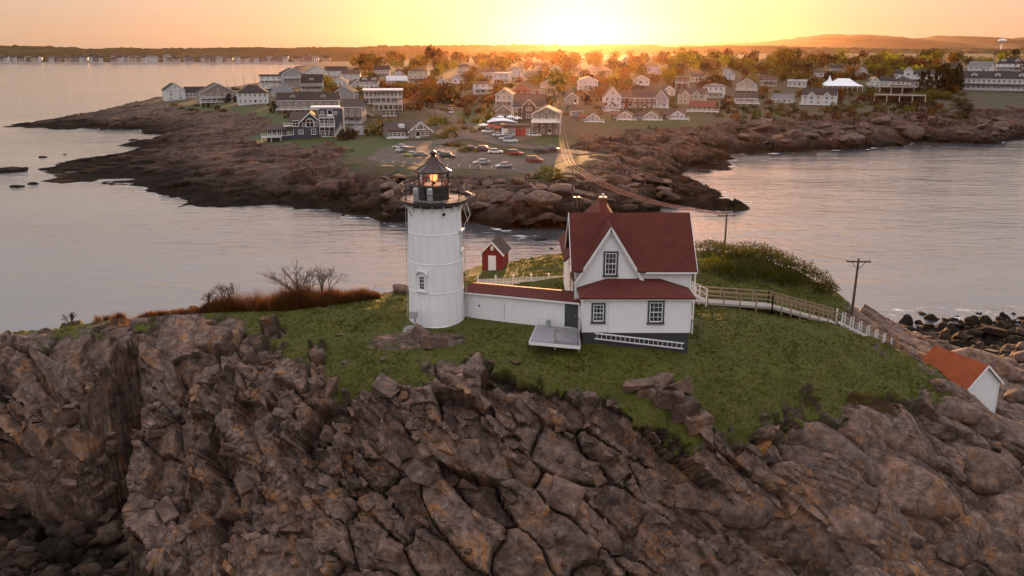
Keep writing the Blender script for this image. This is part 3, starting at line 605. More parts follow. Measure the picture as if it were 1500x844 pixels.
# electric cabinet on a post, on a stone footing, beside the tower
gz = islZ(-7.0, 59.6)
cbx = empty('electric_cabinet', (-7.05, 59.55, gz)); tag(cbx, 'grey metal equipment box on a post at the foot of the white tower', 'utility box')
mb().box(-.6, .5, -.4, .45, -.3, .22).box(-.85, .75, -.6, .65, -.4, .06).build('stone_footing', M_stonegrey, cbx); mb().tube([(0, 0, .28), (0, 0, .95)], .055, 8).build('post', M_metal, cbx)
mb().tube([(.02, -.05, .9), (.3, -.3, .28)], .03, 5).build('brace', M_metal, cbx); b = mb().box(-.38, .22, -.2, .14, .95, 1.45).build('box', M_metal, cbx); mb().box(-.34, .18, -.215, -.2, .99, 1.41).build('lid', M_metal, b)

# ============================================================ covered passage between tower and house
pA, pB = Vector((-3.62, 62.2, 0)), Vector((4.9, 57.75, 0)); dv = (pB-pA); L = dv.length; ang = math.atan2(dv.y, dv.x)
pz = 16.2
ps = empty('covered_passage', (pA.x, pA.y, pz), ang); tag(ps, 'low white walled passage with red roof joining tower and house', 'passage')
hL, hR = 2.28, 2.72; wd = 2.3
mb().prism([(0, 0, -.3), (L, 0, -.3), (L, 0, hR), (0, 0, hL)], (0, .12, 0)).prism([(0, wd, -.3), (L, wd, -.3), (L, wd, hR), (0, wd, hL)], (0, .12, 0)).build('wall', simple('limewashed_wall', (.82, .82, .82), .7, var=.06, scale=2.5, bump=.15, bscale=6), ps)
r_ = mb(); r_.prism([(-.05, -.2, hL-.02), (-.05, wd/2+.06, hL+.3), (-.05, wd+.3, hL-.02), (-.05, wd+.3, hL+.06), (-.05, wd/2+.06, hL+.39), (-.05, -.2, hL+.06)], (L-.05, 0, hR-hL)).build('roof', M_redroof, ps)
mb().bar((-.05, -.215, hL-.05), (L-.1, -.215, hR-.05), .03, .12).build('fascia', M_trim, ps)
dr = mb().box(L-1.22, L-.36, -.03, .0, .82, 2.56).build('door', M_door, ps)
mb().box(L-1.29, L-1.22, -.045, .0, .8, 2.63).box(L-.36, L-.29, -.045, .0, .8, 2.63).box(L-1.22, L-.36, -.045, .0, 2.56, 2.63).build('frame', M_door, dr); mb().tube([(L-.46, -.05, 1.7), (L-.46, -.09, 1.7)], .035, 8).build('handle', M_metal, dr)
mb().tube([(3.4, -.04, .1), (3.4, -.04, 1.7)], .06, 6).box(3.31, 3.49, -.1, -.0, 1.65, 1.95).build('conduit', M_trim, ps)
mb().box(2.3, 3.3, -.55, -.02, -.1, .16).build('step', M_stonegrey, ps); mb().box(-.1, .35, -.35, -.02, .0, .3).build('vent_box', M_metal, ps)
mb().box(1.28, 1.4, -.05, -.002, 1.3, 1.42).build('wall_lamp', M_black, ps)

# ============================================================ keeper's house
kh = empty('keepers_house', (8.5, 58.2, 16.0)); tag(kh, "white keeper's house with steep red roof and scalloped front gable", 'house')
KX, KY, KZ = 8.5, 58.2, 16.0
def lx(x): return x-KX
def lz(z): return z-KZ
x0, x1 = lx(4.45), lx(12.5); yr = 3.2; yb = 6.4; ze, zr = lz(21.45), lz(24.55)
# main block walls with gable ends
w = mb(); w.prism([(x0, 0, .7), (x0, yb, .7), (x0, yb, ze), (x0, yr, zr-.12), (x0, 0, ze)], (x1-x0, 0, 0)); 
gx, gz0, gz1, gh = lx(6.82), lz(20.35), lz(24.25), 2.38
w.prism([(gx-gh+.12, -.012, gz0-.4), (gx+gh-.12, -.012, gz0-.4), (gx+gh-.12, -.012, gz0), (gx, -.012, gz1-.05), (gx-gh+.12, -.012, gz0)], (0, 2.8, 0))
w.build('wall', M_white, kh)
mb().box(x0-.02, x1+.02, -.02, yb+.02, -.9, .72).build('foundation', M_found, kh)
def slab(m, a, b, c, d, t=.1): # roof slab: a,b eave  c,d ridge
    A, B, C, D_ = map(Vector, (a, b, c, d)); nrm = (B-A).cross(D_-A).normalized()*t
    m._add([A, B, C, D_, A+nrm, B+nrm, C+nrm, D_+nrm], [(0,3,2,1),(4,5,6,7),(0,1,5,4),(1,2,6,5),(2,3,7,6),(3,0,4,7)]); return m
ov = .38; sl_ = (zr-ze)/yr
rf = mb(); ax, bx = x0-.34, x1+.36; gs = (gz1-gz0)/gh
vx = (gz1-ze+ov*sl_)/gs; vy = (gz1-ze)/sl_          # valleys where the front gable meets the main slope
zb_ = ze-ov*sl_
rf.prism([(ax, yr, zr), (ax, -ov, zb_), (gx-vx, -ov, zb_), (gx, vy, gz1), (gx+vx, -ov, zb_), (bx, -ov, zb_), (bx, yr, zr)], (0, -.065, .08))
slab(rf, (bx, yb+ov, zb_), (ax, yb+ov, zb_), (ax, yr, zr), (bx, yr, zr))
roof = rf.build('roof', M_redroof, kh)
d = mb(); e_ = .32
slab(d, (gx-gh-e_*.3, 3.1, gz0-e_*.3*gs), (gx-gh-e_*.3, -.26, gz0-e_*.3*gs), (gx, -.26, gz1), (gx, 3.1, gz1), .09); slab(d, (gx+gh+e_*.3, -.26, gz0-e_*.3*gs), (gx+gh+e_*.3, 3.1, gz0-e_*.3*gs), (gx, 3.1, gz1), (gx, -.26, gz1), .09)
d.build('gable_roof', M_redroof, kh)
for s in (-1, 1):                                                            # scalloped bargeboards
    A = Vector((gx, -.285, gz1+.02)); B = Vector((gx+s*(gh+.1), -.285, gz0-.1)); bb = mb().bar(A+Vector((0, 0, -.05)), B, .04, .11)
    n_ = 21; dn = Vector((-s*.86, 0, -.5))
    for k in range(1, n_):
        c_ = A.lerp(B, k/n_)+dn*.12; r0 = .085; bb.prism([(c_.x+r0*math.cos(t), c_.y, c_.z+r0*math.sin(t)) for t in np.linspace(0, 2*math.pi, 9)[:-1]], (0, .03, 0))
    bb.build('bargeboard', M_trim, kh)
mb().box(gx+gh+.1, bx-.02, -.43, -.36, ze-ov*sl_-.1, ze-ov*sl_+.02).box(gx+gh, bx-.1, -.36, 0, ze-ov*sl_-.13, ze-ov*sl_-.06).box(bx-.03, bx+.0, -.42, -.36, ze-ov*sl_-.1, ze-ov*sl_+.0).build('fascia', M_trim, kh)
for xx in (ax-.03, bx+.0):
    mb().bar((xx+.015, -ov, ze-ov*sl_+.0), (xx+.015, yr, zr+.0), .035, .2).build('rake_board', M_trim, kh); mb().bar((xx+.015, yb+ov, ze-ov*sl_), (xx+.015, yr, zr), .035, .2).build('rake_board', M_trim, kh)
for xx in (x0, x1): mb().box(xx-.06, xx+.06, -.03, .1, .72, ze-.1).build('corner_board', M_trim, kh)
# front lean-to with hipped roof
l0, l1, ly = lx(4.82), lx(12.1), -2.4; le = lz(19.95); lt = lz(20.55)
mb().box(l0, l1, ly, -.02, 1.38, le).box(l0+1.75, l1-.003, ly-.05, ly+.1, 1.36, le-.003).build('lean_to_wall', M_white, kh)
mb().box(l0+.03, l1-.03, ly+.03, -.03, -1.2, 1.39).build('lean_to_foundation', M_found, kh)
lr_ = mb(); o_ = .28; E = [(l0-o_, ly-o_, le-.05), (l1+o_, ly-o_, le-.05), (l1+o_, -.0, le-.05), (l0-o_, -.0, le-.05)]; T = [(l0+1.75, -.03, lt), (l1-1.75, -.03, lt)]
lr_._add(E+T+[(p[0], p[1], p[2]-.1) for p in E], [(0,1,5,4),(1,2,5),(3,0,4),(6,7,1,0),(7,8,2,1),(9,6,0,3),(9,8,7,6)]); lr_.build('lean_to_roof', M_redroof, kh)
mb().box(l0-o_+.02, l1+o_-.02, ly-o_+.03, ly-.05, le-.22, le-.155).build('lean_to_fascia', M_trim, kh)
for xx in (l0, l1): mb().box(xx-.055, xx+.055, ly-.07, ly+.1, 1.38, le-.05).build('corner_board', M_trim, kh)
def fx(px, z, Y): return (px-750)/FOC*(Y*cT+(CAMH-z)*sT)-KX
window(kh, (fx(894.5, 21.6, 58.2), -.03, lz(21.62)), 1.02, 1.78, 0)
window(kh, (fx(876.5, 18.7, 55.8), ly-.02, lz(18.78)), .95, 1.42, 0)
window(kh, (fx(960.5, 18.7, 55.8), ly-.07, lz(18.85)), 1.12, 1.62, 0, hood=True)
for yy, zz in ((1.3, 18.9), (4.4, 18.9), (2.0, 21.3), (4.2, 21.3)): window(kh, (x0-.02, yy, lz(zz)), .95, 1.65, -math.pi/2)
for yy, zz in ((1.8, 18.9), (4.4, 18.9), (3.0, 21.5)): window(kh, (x1+.02, yy, lz(zz)), .95, 1.65, math.pi/2)
# rear wing
rx0, rx1, rxc = lx(4.3), lx(8.55), lx(7.3); ry0, ry1 = yb, 11.2; rze, rzr = lz(21.3), lz(24.45)
mb().prism([(rx0, ry0, .5), (rx1, ry0, .5), (rx1, ry0, rze), (rxc, ry0, rzr-.1), (rx0, ry0, rze)], (0, ry1-ry0, 0)).build('rear_wing', M_white, kh)
rr = mb(); k_ = (rzr-rze)/(rxc-rx0)
slab(rr, (rx0-.4, ry1+.3, rze-.4*k_), (rx0-.4, yr+.2, rze-.4*k_), (rxc, yr+.2, rzr), (rxc, ry1+.3, rzr)); slab(rr, (rx1+.1, yr+.2, rze-.2), (rx1+.1, ry1+.3, rze-.2), (rxc, ry1+.3, rzr), (rxc, yr+.2, rzr))
rr.build('rear_roof', M_redroof, kh)
cx, cyy = fx(883, 24.7, 62.0), 3.9
ch = mb().box(cx-.27, cx+.27, cyy-.3, cyy+.3, zr-.9, zr+.95).box(cx-.32, cx+.32, cyy-.35, cyy+.35, zr+.95, zr+1.07).build('chimney', M_brick, roof)
mb().box(cx-.25, cx+.25, cyy-.28, cyy+.28, zr+1.07, zr+1.13).tube([(cx, cyy, zr+1.1), (cx, cyy, zr+1.35)], .09, 8).build('cap', M_cone, ch)
for px in (842.5, 848.5): X = fx(px, 24.6, 66); mb().tube([(X, 8.2, lz(22.0)), (X, 8.2, lz(24.95))], .085, 8).build('vent_pipe', M_black, kh)
# side porch at the right
mb().box(x1, x1+.55, .6, 3.6, 1.2, 1.35).build('side_landing', M_deck, kh)
for yy in (.7, 3.5): mb().box(x1+.42, x1+.52, yy-.05, yy+.05, -.4, 4.9).build('porch_post', M_trim, kh)
mb().box(x1, x1+.6, .5, 3.7, 4.9, 5.02).build('porch_roof', M_redroof, kh)

# timber platform by the passage door
dk = empty('timber_platform', (0, 0, 16.98)); tag(dk, 'pale grey timber platform outside the green door of the passage', 'platform')
c4 = [(1.78, 58.75), (1.2, 55.25), (4.5, 54.3), (4.72, 57.7)]
for i in range(14):
    f0, f1 = i/14+.002, (i+1)/14-.002
    L_ = [tuple(np.array(c4[1])*(1-f)+np.array(c4[0])*f) for f in (f0, f1)]; R_ = [tuple(np.array(c4[2])*(1-f)+np.array(c4[3])*f) for f in (f0, f1)]
    mb().prism([(L_[0][0], L_[0][1], -.05), (R_[0][0], R_[0][1], -.05), (R_[1][0], R_[1][1], -.05), (L_[1][0], L_[1][1], -.05)], (0, 0, .05)).build('plank', M_deck, dk)
mb().bar((1.16, 55.2, -.16), (4.54, 54.24, -.16), .05, .22).bar((1.16, 55.2, -.16), (1.76, 58.8, -.16), .05, .22).bar((4.54, 54.24, -.16), (4.74, 57.6, -.16), .05, .22).build('skirt', M_trim, dk)
for p in ((2.9, 54.8), (4.46, 54.36), (4.66, 57.4), (4.56, 55.9)): mb().box(p[0]-.045, p[0]+.045, p[1]-.045, p[1]+.045, -.5, .98).build('railing_post', M_deck, dk)
for a, b in (((2.9, 54.8), (4.46, 54.36)), ((4.46, 54.36), (4.66, 57.4))):
    for z in (.95, .12): mb().bar((a[0], a[1], z), (b[0], b[1], z), .06, .07).build('rail', M_deck, dk)
    if a[0] < 4: mb().bar((a[0], a[1], .15), (b[0], b[1], .92), .04).bar((a[0], a[1]+.03, .92), (b[0], b[1]+.03, .15), .04).build('cross_brace', M_deck, dk)
    else:
        bl = mb()
        for k in range(1, 22): f = k/22; x = a[0]*(1-f)+b[0]*f; y = a[1]*(1-f)+b[1]*f; bl.box(x-.02, x+.02, y-.02, y+.02, .12, .95)
        bl.build('baluster', M_deck, dk)
bn = empty('ash_bin', (2.6, 58.3, 16.98)); mb().lathe([(.14, 0), (.16, .45), (.17, .47)], 12).build('drum', M_metal, bn); mb().lathe([(.175, .47), (.17, .52), (.03, .55)], 12).build('lid', M_metal, bn); tag(bn, 'small grey bin by the passage wall on the timber platform', 'bin')
# ladder lying against the foundation
ld = empty('ladder', (0, 0, 0)); tag(ld, 'long white ladder lying on its side against the dark house foundation', 'ladder')
A = Vector(atY(871, 496, 55.62)); B = Vector(atY(1001, 511, 55.62)); up = Vector((0, -.1, .42))
mb().bar(A, B, .05, .08).build('side_rail', M_trim, ld); mb().bar(A+up, B+up, .05, .08).build('side_rail', M_trim, ld)
for k in range(19): p = A.lerp(B, (k+.5)/19); mb().tube([p, p+up], .024, 5).build('rung', M_trim, ld)
# ============================================================ things on the island
def ground(px, py, hf, y0, y1, st=.1):
    d = ray(px, py); y = y0
    while y < y1:
        t = y/d[1]
        if CAMH+d[2]*t <= hf(d[0]*t, y): break
        y += st
    t = y/d[1]; return (d[0]*t, y, hf(d[0]*t, y))
def isl_at(px, py, y0=42, y1=124): return ground(px, py, islZ, y0, y1, .08)
# oil house
oz = 16.5; oc = atZ(725, 398, oz)
oh = empty('oil_house', (oc[0]-.25, oc[1], oz), R(-14)); tag(oh, 'small red brick oil house with a white door behind the tower', 'shed')
mb().prism([(-.95, 0, -.4), (.95, 0, -.4), (.95, 0, 1.75), (0, 0, 2.75), (-.95, 0, 1.75)], (0, 2.3, 0)).build('wall', M_redwall, oh)
o_ = mb(); slab(o_, (-1.15, 2.5, 1.6), (-1.15, -.2, 1.6), (0, -.2, 2.8), (0, 2.5, 2.8), .09); slab(o_, (1.15, -.2, 1.6), (1.15, 2.5, 1.6), (0, 2.5, 2.8), (0, -.2, 2.8), .09); o_.build('roof', M_brownroof, oh)
for s in (-1, 1): mb().bar((s*1.17, -.23, 1.56), (0, -.23, 2.78), .04, .15).build('bargeboard', M_trim, oh)
mb().box(-.36, .36, -.04, 0, .0, 1.5).build('door', M_trim, oh); mb().box(-.13, .13, -.05, 0, 2.0, 2.4).build('vent', M_trim, oh); mb().box(-.6, .6, -.6, -.05, -.3, .08).build('step', M_stonegrey, oh)
for (x, y) in ((1.6, 1.5),): mb().box(x-.4, x+.4, y-.5, y+.5, -.3, .18).build('footing', M_stonegrey, oh)
# picket fence
fa = Vector(atZ(700, 425, 16.6)); fb_ = Vector(atZ(829, 421, 16.5)); pf = empty('picket_fence', (fa.x, fa.y, 16.5)); tag(pf, 'white picket fence running behind the passage to the house', 'fence')
dv = fb_-fa; pk = mb().box(-.035, .035, -.012, .012, .06, 1.0).prism([(-.035, -.012, 1.0), (.035, -.012, 1.0), (0, -.012, 1.08)], (0, .024, 0)).mesh('picket', M_trim); N = 62
po = mb().box(-.06, .06, -.06, .06, -.4, 1.2).box(-.08, .08, -.08, .08, 1.2, 1.26).prism([(-.05, -.05, 1.26), (.05, -.05, 1.26), (0, -.05, 1.35)], (0, .1, 0)).mesh('post', M_trim)
fang = math.atan2(dv.y, dv.x)
for k in range(N): link('picket', pk, pf, loc=(dv.x*k/N, dv.y*k/N, 0), rz=fang)
for k in range(6): link('post', po, pf, loc=(dv.x*k/5, dv.y*k/5+.03, 0), rz=fang)
for z in (.25, .7): mb().bar((0, .03, z), (dv.x, dv.y+.03, z), .03, .07).build('rail', M_trim, pf)
# boardwalk and stairs
wk = empty('boardwalk', (0, 0, 0)); tag(wk, 'timber boardwalk with wooden railings sloping down behind the house', 'boardwalk')
P0 = Vector((13.2, 67.6, 16.35)); P1 = Vector(atY(1128, 447, 68.2)); P2 = Vector(atY(1222, 472, 68.6))
P1.z -= .0
def runner(a, b, n):
    for k in range(n):
        p = a.lerp(b, (k+.5)/n); L_ = (b-a).length/n*.94; o = mb().box(-L_/2, L_/2, -.62, .62, -.03, .02).build('plank', M_planks, wk); o.location = p; o.rotation_euler = (0, -math.asin((b-a).normalized().z), math.atan2(b.y-a.y, b.x-a.x))
M_planks = simple('silvered_planks', (.36, .32, .28), .6, var=.15, scale=5); M_rail = simple('sunbleached_rail', (.30, .20, .13), .65, var=.15, scale=5)
runner(P0, P1, 34); runner(P1, P2, 26)
for a, b, n in ((P0, P1, 6), (P1, P2, 7)):
    for s in (-.6, .6):
        off = Vector((0, s, 0))
        for z in (1.02, .62): mb().bar(a+off+Vector((0, 0, z)), b+off+Vector((0, 0, z)), .05, .09).build('rail', M_rail, wk)
        mb().bar(a+off+Vector((0, 0, -.1)), b+off+Vector((0, 0, -.1)), .05, .12).build('stringer', M_planks, wk)
        for k in range(n+1):
            p = a.lerp(b, k/n)+off; gz_ = min(islZ(p.x, p.y), p.z-.1)-.3; mb().box(p.x-.05, p.x+.05, p.y-.05, p.y+.05, gz_, p.z+1.06).build('railing_post', M_rail, wk)
st_ = empty('stairs', (0, 0, 0)); tag(st_, 'wooden stairs with white railings going down to the rocks', 'stairs')
Q0 = P2+Vector((.35, -.1, 0)); Q1 = Vector(atY(1300, 508, 70.0))
for k in range(12): p = Q0.lerp(Q1, (k+.5)/12); mb().box(p.x-.2, p.x+.2, p.y-.6, p.y+.6, p.z-.04, p.z+.02).build('step', M_planks, st_)
for s in (-.62, .62):
    off = Vector((0, s, 0)); mb().bar(Q0+off+Vector((0, 0, -.12)), Q1+off+Vector((0, 0, -.12)), .05, .24).build('stringer', M_planks, st_)
    for z in (1.0, .68, .36): mb().bar(Q0+off+Vector((0, 0, z)), Q1+off+Vector((0, 0, z)), .04, .06).build('rail', M_planks if z < .9 else M_rail, st_)
    for k in range(7): p = Q0.lerp(Q1, k/6)+off; mb().box(p.x-.04, p.x+.04, p.y-.04, p.y+.04, p.z-.9, p.z+1.03).build('railing_post', M_trim, st_)
# side steps by the house
s2 = empty('side_stairs', (0, 0, 0)); tag(s2, 'white open stairs descending from the right side of the house', 'stairs')
A = Vector((12.85, 63.8, 18.2)); B = Vector((15.3, 66.9, 16.5))
for s in (-.5, .5):
    off = Vector((s*.75, -s*.6, 0)); mb().bar(A+off, B+off, .05, .2).build('stringer', M_trim, s2)
    for z in (.95, .5): mb().bar(A+off+Vector((0, 0, z)), B+off+Vector((0, 0, z)), .05, .07).build('rail', M_trim, s2)
    for k in range(4): p = A.lerp(B, k/3)+off; mb().box(p.x-.04, p.x+.04, p.y-.04, p.y+.04, p.z-.6, p.z+.98).build('railing_post', M_trim, s2)
for k in range(10): p = A.lerp(B, (k+.5)/10); o = mb().box(-.14, .14, -.5, .5, -.03, .02).build('step', M_trim, s2); o.location = p; o.rotation_euler[2] = math.atan2(B.y-A.y, B.x-A.x)
# boathouse
bz = 7.3; bc = Vector(atZ(1436, 596, bz))
bh = empty('boathouse', bc+Vector((0, 0, .5)), R(22)); tag(bh, 'white boathouse with an orange red roof low among the boulders', 'boathouse')
mb().prism([(-1.75, 0, -1.5), (1.75, 0, -1.5), (1.75, 0, 1.55), (0, 0, 3.1), (-1.75, 0, 1.55)], (0, 5.0, 0)).build('wall', M_white, bh)
o_ = mb(); slab(o_, (-2.05, 5.25, 1.34), (-2.05, -.2, 1.34), (0, -.2, 3.17), (0, 5.25, 3.17), .08); slab(o_, (2.05, -.2, 1.34), (2.05, 5.25, 1.34), (0, 5.25, 3.17), (0, -.2, 3.17), .08); o_.build('roof', M_roseroof, bh)
for s in (-1, 1): mb().bar((s*2.06, -.23, 1.32), (0, -.23, 3.16), .04, .16).build('bargeboard', M_trim, bh)
mb().box(-1.81, -1.69, -.05, .05, -1.5, 1.5).build('corner_board', M_trim, bh); mb().box(1.69, 1.81, -.05, .05, -1.5, 1.5).build('corner_board', M_trim, bh)
# utility poles
def upole(name, base, h, arm, label, lean=0, rz=0, cans=0, group='wooden utility poles'):
    o = empty(name, base, rz); o.rotation_euler = (0, lean, rz); tag(o, label, 'utility pole', group)
    mb().tube([(0, 0, -.8), (0, 0, h)], [.15, .095], 8).build('mast', M_pole, o)
    if arm:
        a = mb().box(-arm/2, arm/2, -.14, -.03, h-.32, h-.18).build('crossarm', M_pole, o)
        mb().bar((-arm*.3, -.08, h-.3), (0, -.1, h-.95), .04).bar((arm*.3, -.08, h-.3), (0, -.1, h-.95), .04).build('arm_brace', M_pole, a)
        for x in (-.46, -.25, .25, .46): mb().lathe([(.02, h-.18), (.05, h-.14), (.03, h-.08), (.05, h-.04), (.0, h)], 8, (x*arm, -.085)).build('insulator', M_metal, a)
    for k in range(cans): mb().lathe([(.0, h-1.5), (.18, h-1.48), (.18, h-.95), (.0, h-.9)], 10, (-.3+.6*k, 0)).build('transformer', M_metal, o)
    return o
b1 = Vector(atY(1246, 472, 75)); t1 = Vector(atY(1258, 379, 75)); upole('utility_pole', b1, (t1-b1).length, 2.2, 'leaning wooden utility pole beside the end of the boardwalk', math.asin((t1.x-b1.x)/(t1-b1).length))
t2 = Vector(atY(1066, 313, 103)); b2 = Vector((t2.x-.1, 103, 9.5)); upole('utility_pole', b2, t2.z-9.5, 2.2, 'wooden utility pole rising behind the shrub covered mound')
def wire(name, a, b, sag, r=.012, n=24, label=None, mat=None):
    a = Vector(a); b = Vector(b); pts = [a.lerp(b, i/n)-Vector((0, 0, sag*4*(i/n)*(1-i/n))) for i in range(n+1)]
    o = mb().tube(pts, r, 5).build(name, mat or M_wire); tag(o, label, 'cable', 'overhead cables'); return o
n_ = NT('glint_red_wire'); n_.set(Base_Color=(.42, .17, .12), Roughness=.75, Metallic=0); M_wire = n_.m  # reddish glint of the low sun put into the wire colour
for k, (x, nm) in enumerate(((-1.0, 'upper'), (1.0, 'lower'))):
    wire('overhead_cable', t2+Vector((x, 0, -.1)), t1+Vector((x, 0, -.1)), .9, .010, label=f'thin {"far" if k else "near"} cable strung between the two island poles')
fs = empty('marker_post', tuple(atY(1034, 366, 98))); tag(fs, 'slim metal post with a small lamp head behind the mound', 'lamp post'); mb().tube([(0, 0, -4), (.45, 0, 1.1)], .035, 5).build('post', M_metal, fs); mb().box(.2, .7, -.1, .1, 1.05, 1.25).box(.28, .62, -.08, .08, .7, .95).build('lamp_head', M_metal, fs)
# ============================================================ the town across the water
def land_at(px, py, y0=185, y1=1800): return ground(px, py, ldZ, y0, y1, .6)
WALLC = {'white': (.66, .65, .64), 'cream': (.55, .48, .37), 'grey': (.30, .30, .31), 'navy': (.055, .062, .085), 'taupe': (.25, .205, .175), 'brown': (.12, .075, .055), 'red': (.22, .06, .045), 'beige': (.48, .40, .32), 'lilac': (.36, .33, .38)}
ROOFC = {'dark': (.035, .030, .030), 'brown': (.085, .06, .05), 'grey': (.17, .165, .17), 'white': (.62, .61, .62), 'red': (.17, .055, .04), 'lilac': (.26, .24, .29)}
MW = {k: clap('town_wall_'+k, v, .22, .12) for k, v in WALLC.items()}; MR = {k: shingle('town_roof_'+k, v, .2, .5, .25) for k, v in ROOFC.items()}
w_ = mb().box(-.5, -.39, -.06, .02, -.5, .5).box(.39, .5, -.06, .02, -.5, .5).box(-.39, .39, -.06, .02, .42, .5).box(-.56, .56, -.1, .02, -.56, -.44).box(-.39, .39, -.05, .015, -.03, .03).box(-.03, .03, -.05, .015, -.44, -.03).box(-.03, .03, -.05, .015, .03, .42)
w_.box(-.4, .4, -.02, .01, -.45, .43, 1)
WIN = w_.mesh('window', [M_trim, M_pane]); WIND = w_.mesh('window', [M_grey, M_pane])
d_ = mb().box(-.5, -.4, -.06, .02, 0, 1).box(.4, .5, -.06, .02, 0, 1).box(-.4, .4, -.06, .02, .94, 1).box(-.4, .4, -.02, .01, 0, .94, 1).box(-.4, .4, -.04, .01, .0, .3, 0)
DOOR = d_.mesh('door', [M_trim, M_pane])
ADW = simple('deck_white', (.74, .73, .72), .55)
def porch(root, x0, x1, y0, y1, z, posts=True, roof=False, mr=None, rail=True, zt=None, n=None):
    p = mb().box(x0, x1, y0, y1, z-.18, z).build('porch_deck', ADW, root)
    if rail:
        r = mb().box(x0, x1, y0+.02, y0+.09, z+.82, z+.92).box(x0, x0+.07, y0+.09, y1, z+.82, z+.92).box(x1-.07, x1, y0+.09, y1, z+.82, z+.92)
        k = int((x1-x0)/.35)
        for i in range(k+1): xx = x0+.05+(x1-x0-.1)*i/k; r.box(xx-.035, xx+.035, y0+.03, y0+.08, z, z+.82)
        r.build('railing', ADW, p)
    if posts:
        m = n or max(2, int((x1-x0)/2.6)+1)
        for i in range(m): xx = x0+.12+(x1-x0-.24)*i/(m-1); mb().box(xx-.09, xx+.09, y0+.02, y0+.2, z if zt else z-2.6, (zt or z-.18)).build('post', ADW, p)
    if roof: mb().prism([(x0-.2, y0-.3, zt), (x0-.2, y1, zt+.55), (x0-.2, y1, zt+.67), (x0-.2, y0-.3, zt+.1)], (x1-x0+.4, 0, 0)).build('porch_roof', mr, p)
    return p
def house(label, px, py, w, eave, rh, wall='white', roof='dark', typ='gx', rot=0, depth=None, st=None, cols=None, deck=0, chim=0, dorm=0, dk=False, wing=None, gar=0, name='house', front=None, sz=None, doors=True):
    """px,py: middle of the foot of the front; w, eave, rh (roof rise) in photo pixels"""
    b = land_at(px, py); dep = b[1]*cT+(CAMH-b[2])*sT; s = dep/FOC; W_, H_, RH = w*s, eave*s, max(.3, rh*s); D_ = depth or max(6.5, min(W_*.85, 11))
    az = math.atan2(b[0], b[1])
    if typ != 'flat': RH = min(RH, (D_ if typ in('gx', 'hip') else W_)*.62)
    root = empty(name, (b[0], b[1], b[2]), -az+R(rot if rot else ((px*37+py*11) % 29)-14)); tag(root, label, name.replace('_', ' '), 'town houses')
    x0, x1, y0, y1 = -W_/2, W_/2, 0, D_; mw, mr = MW[wall], MR[roof]; win = WIND if dk else WIN
    m = mb(); t = mb(); o = .35
    if typ == 'gx':
        m.prism([(x0, y0, -2.5), (x0, y1, -2.5), (x0, y1, H_), (x0, D_/2, H_+RH-.05), (x0, y0, H_)], (W_, 0, 0)); k = RH/(D_/2)
        slab(t, (x0-o, y0-o, H_-o*k), (x1+o, y0-o, H_-o*k), (x1+o, D_/2, H_+RH), (x0-o, D_/2, H_+RH), .16); slab(t, (x1+o, y1+o, H_-o*k), (x0-o, y1+o, H_-o*k), (x0-o, D_/2, H_+RH), (x1+o, D_/2, H_+RH), .16)
    elif typ == 'gy':
        m.prism([(x0, y0, -2.5), (x1, y0, -2.5), (x1, y0, H_), (0, y0, H_+RH-.05), (x0, y0, H_)], (0, D_, 0)); k = RH/(W_/2)
        slab(t, (x0-o, y1+o, H_-o*k), (x0-o, y0-o, H_-o*k), (0, y0-o, H_+RH), (0, y1+o, H_+RH), .16); slab(t, (x1+o, y0-o, H_-o*k), (x1+o, y1+o, H_-o*k), (0, y1+o, H_+RH), (0, y0-o, H_+RH), .16)
    elif typ == 'hip':
        m.box(x0, x1, y0, y1, -2.5, H_); q = min(W_, D_)/2*.95; a = (x0+q, D_/2, H_+RH); c = (x1-q, D_/2, H_+RH)
        if x0+q > x1-q: a = c = (0, D_/2, H_+RH)
        e = [(x0-o, y0-o, H_-.1), (x1+o, y0-o, H_-.1), (x1+o, y1+o, H_-.1), (x0-o, y1+o, H_-.1)]
        t._add(e+[a, c]+[(p[0], p[1], p[2]-.2) for p in e], [(0,1,5,4), (1,2,5), (2,3,4,5), (3,0,4), (6,7,1,0), (7,8,2,1), (8,9,3,2), (9,6,0,3), (9,8,7,6)])
    else:
        m.box(x0, x1, y0, y1, -2.5, H_); t.box(x0-.4, x1+.4, y0-.5, y1+.3, H_, H_+RH)
    m.build('wall', mw, root); ro = t.build('roof', mr, root)
    tz = H_-.28
    if typ == 'gx': mb().box(x0-o, x1+o, y0-o-.07, y0-o-.005, H_-o*RH/(D_/2)-.2, H_-o*RH/(D_/2)+.06).build('fascia', M_trim, root)
    if typ == 'gy':
        for sg in (-1, 1): mb().bar((sg*(x1+o), y0-o-.05, H_-o*RH/(W_/2)-.08), (0, y0-o-.05, H_+RH-.06), .08, .28).build('bargeboard', M_trim, root)
    for sg in (-1, 1): mb().box(sg*W_/2-.1, sg*W_/2+.1, -.05, .12, -1, H_-.02).build('corner_board', M_trim, root)
    ns = st or max(1, int(round(H_/2.9))); sh = H_/ns; nc = cols or max(2, int(W_/2.3))
    for j in range(ns):
        zc = sh*j+sh*.56; hh = min(1.55, sh*.55)
        for i in range(nc):
            xc = x0+W_*(i+.5)/nc; ww = min(1.05, W_/nc*.55)
            if j == 0 and doors and i == nc//2: link('door', DOOR, root, loc=(xc, -.02, sh*.08), scale=(1.2, 1, min(2.2, sh*.8)))
            elif dk == 2 or not (wing == 'fr' and i < 1): link('window', win, root, loc=(xc, -.02, zc), scale=(ww, 1, hh))
        if W_ > 6:
            for sx, rz_ in ((x0-.02, -math.pi/2), (x1+.02, math.pi/2)):
                for i in range(2): link('window', win, root, loc=(sx, D_*(i+.5)/2, zc), rz=rz_, scale=(.95, 1, hh))
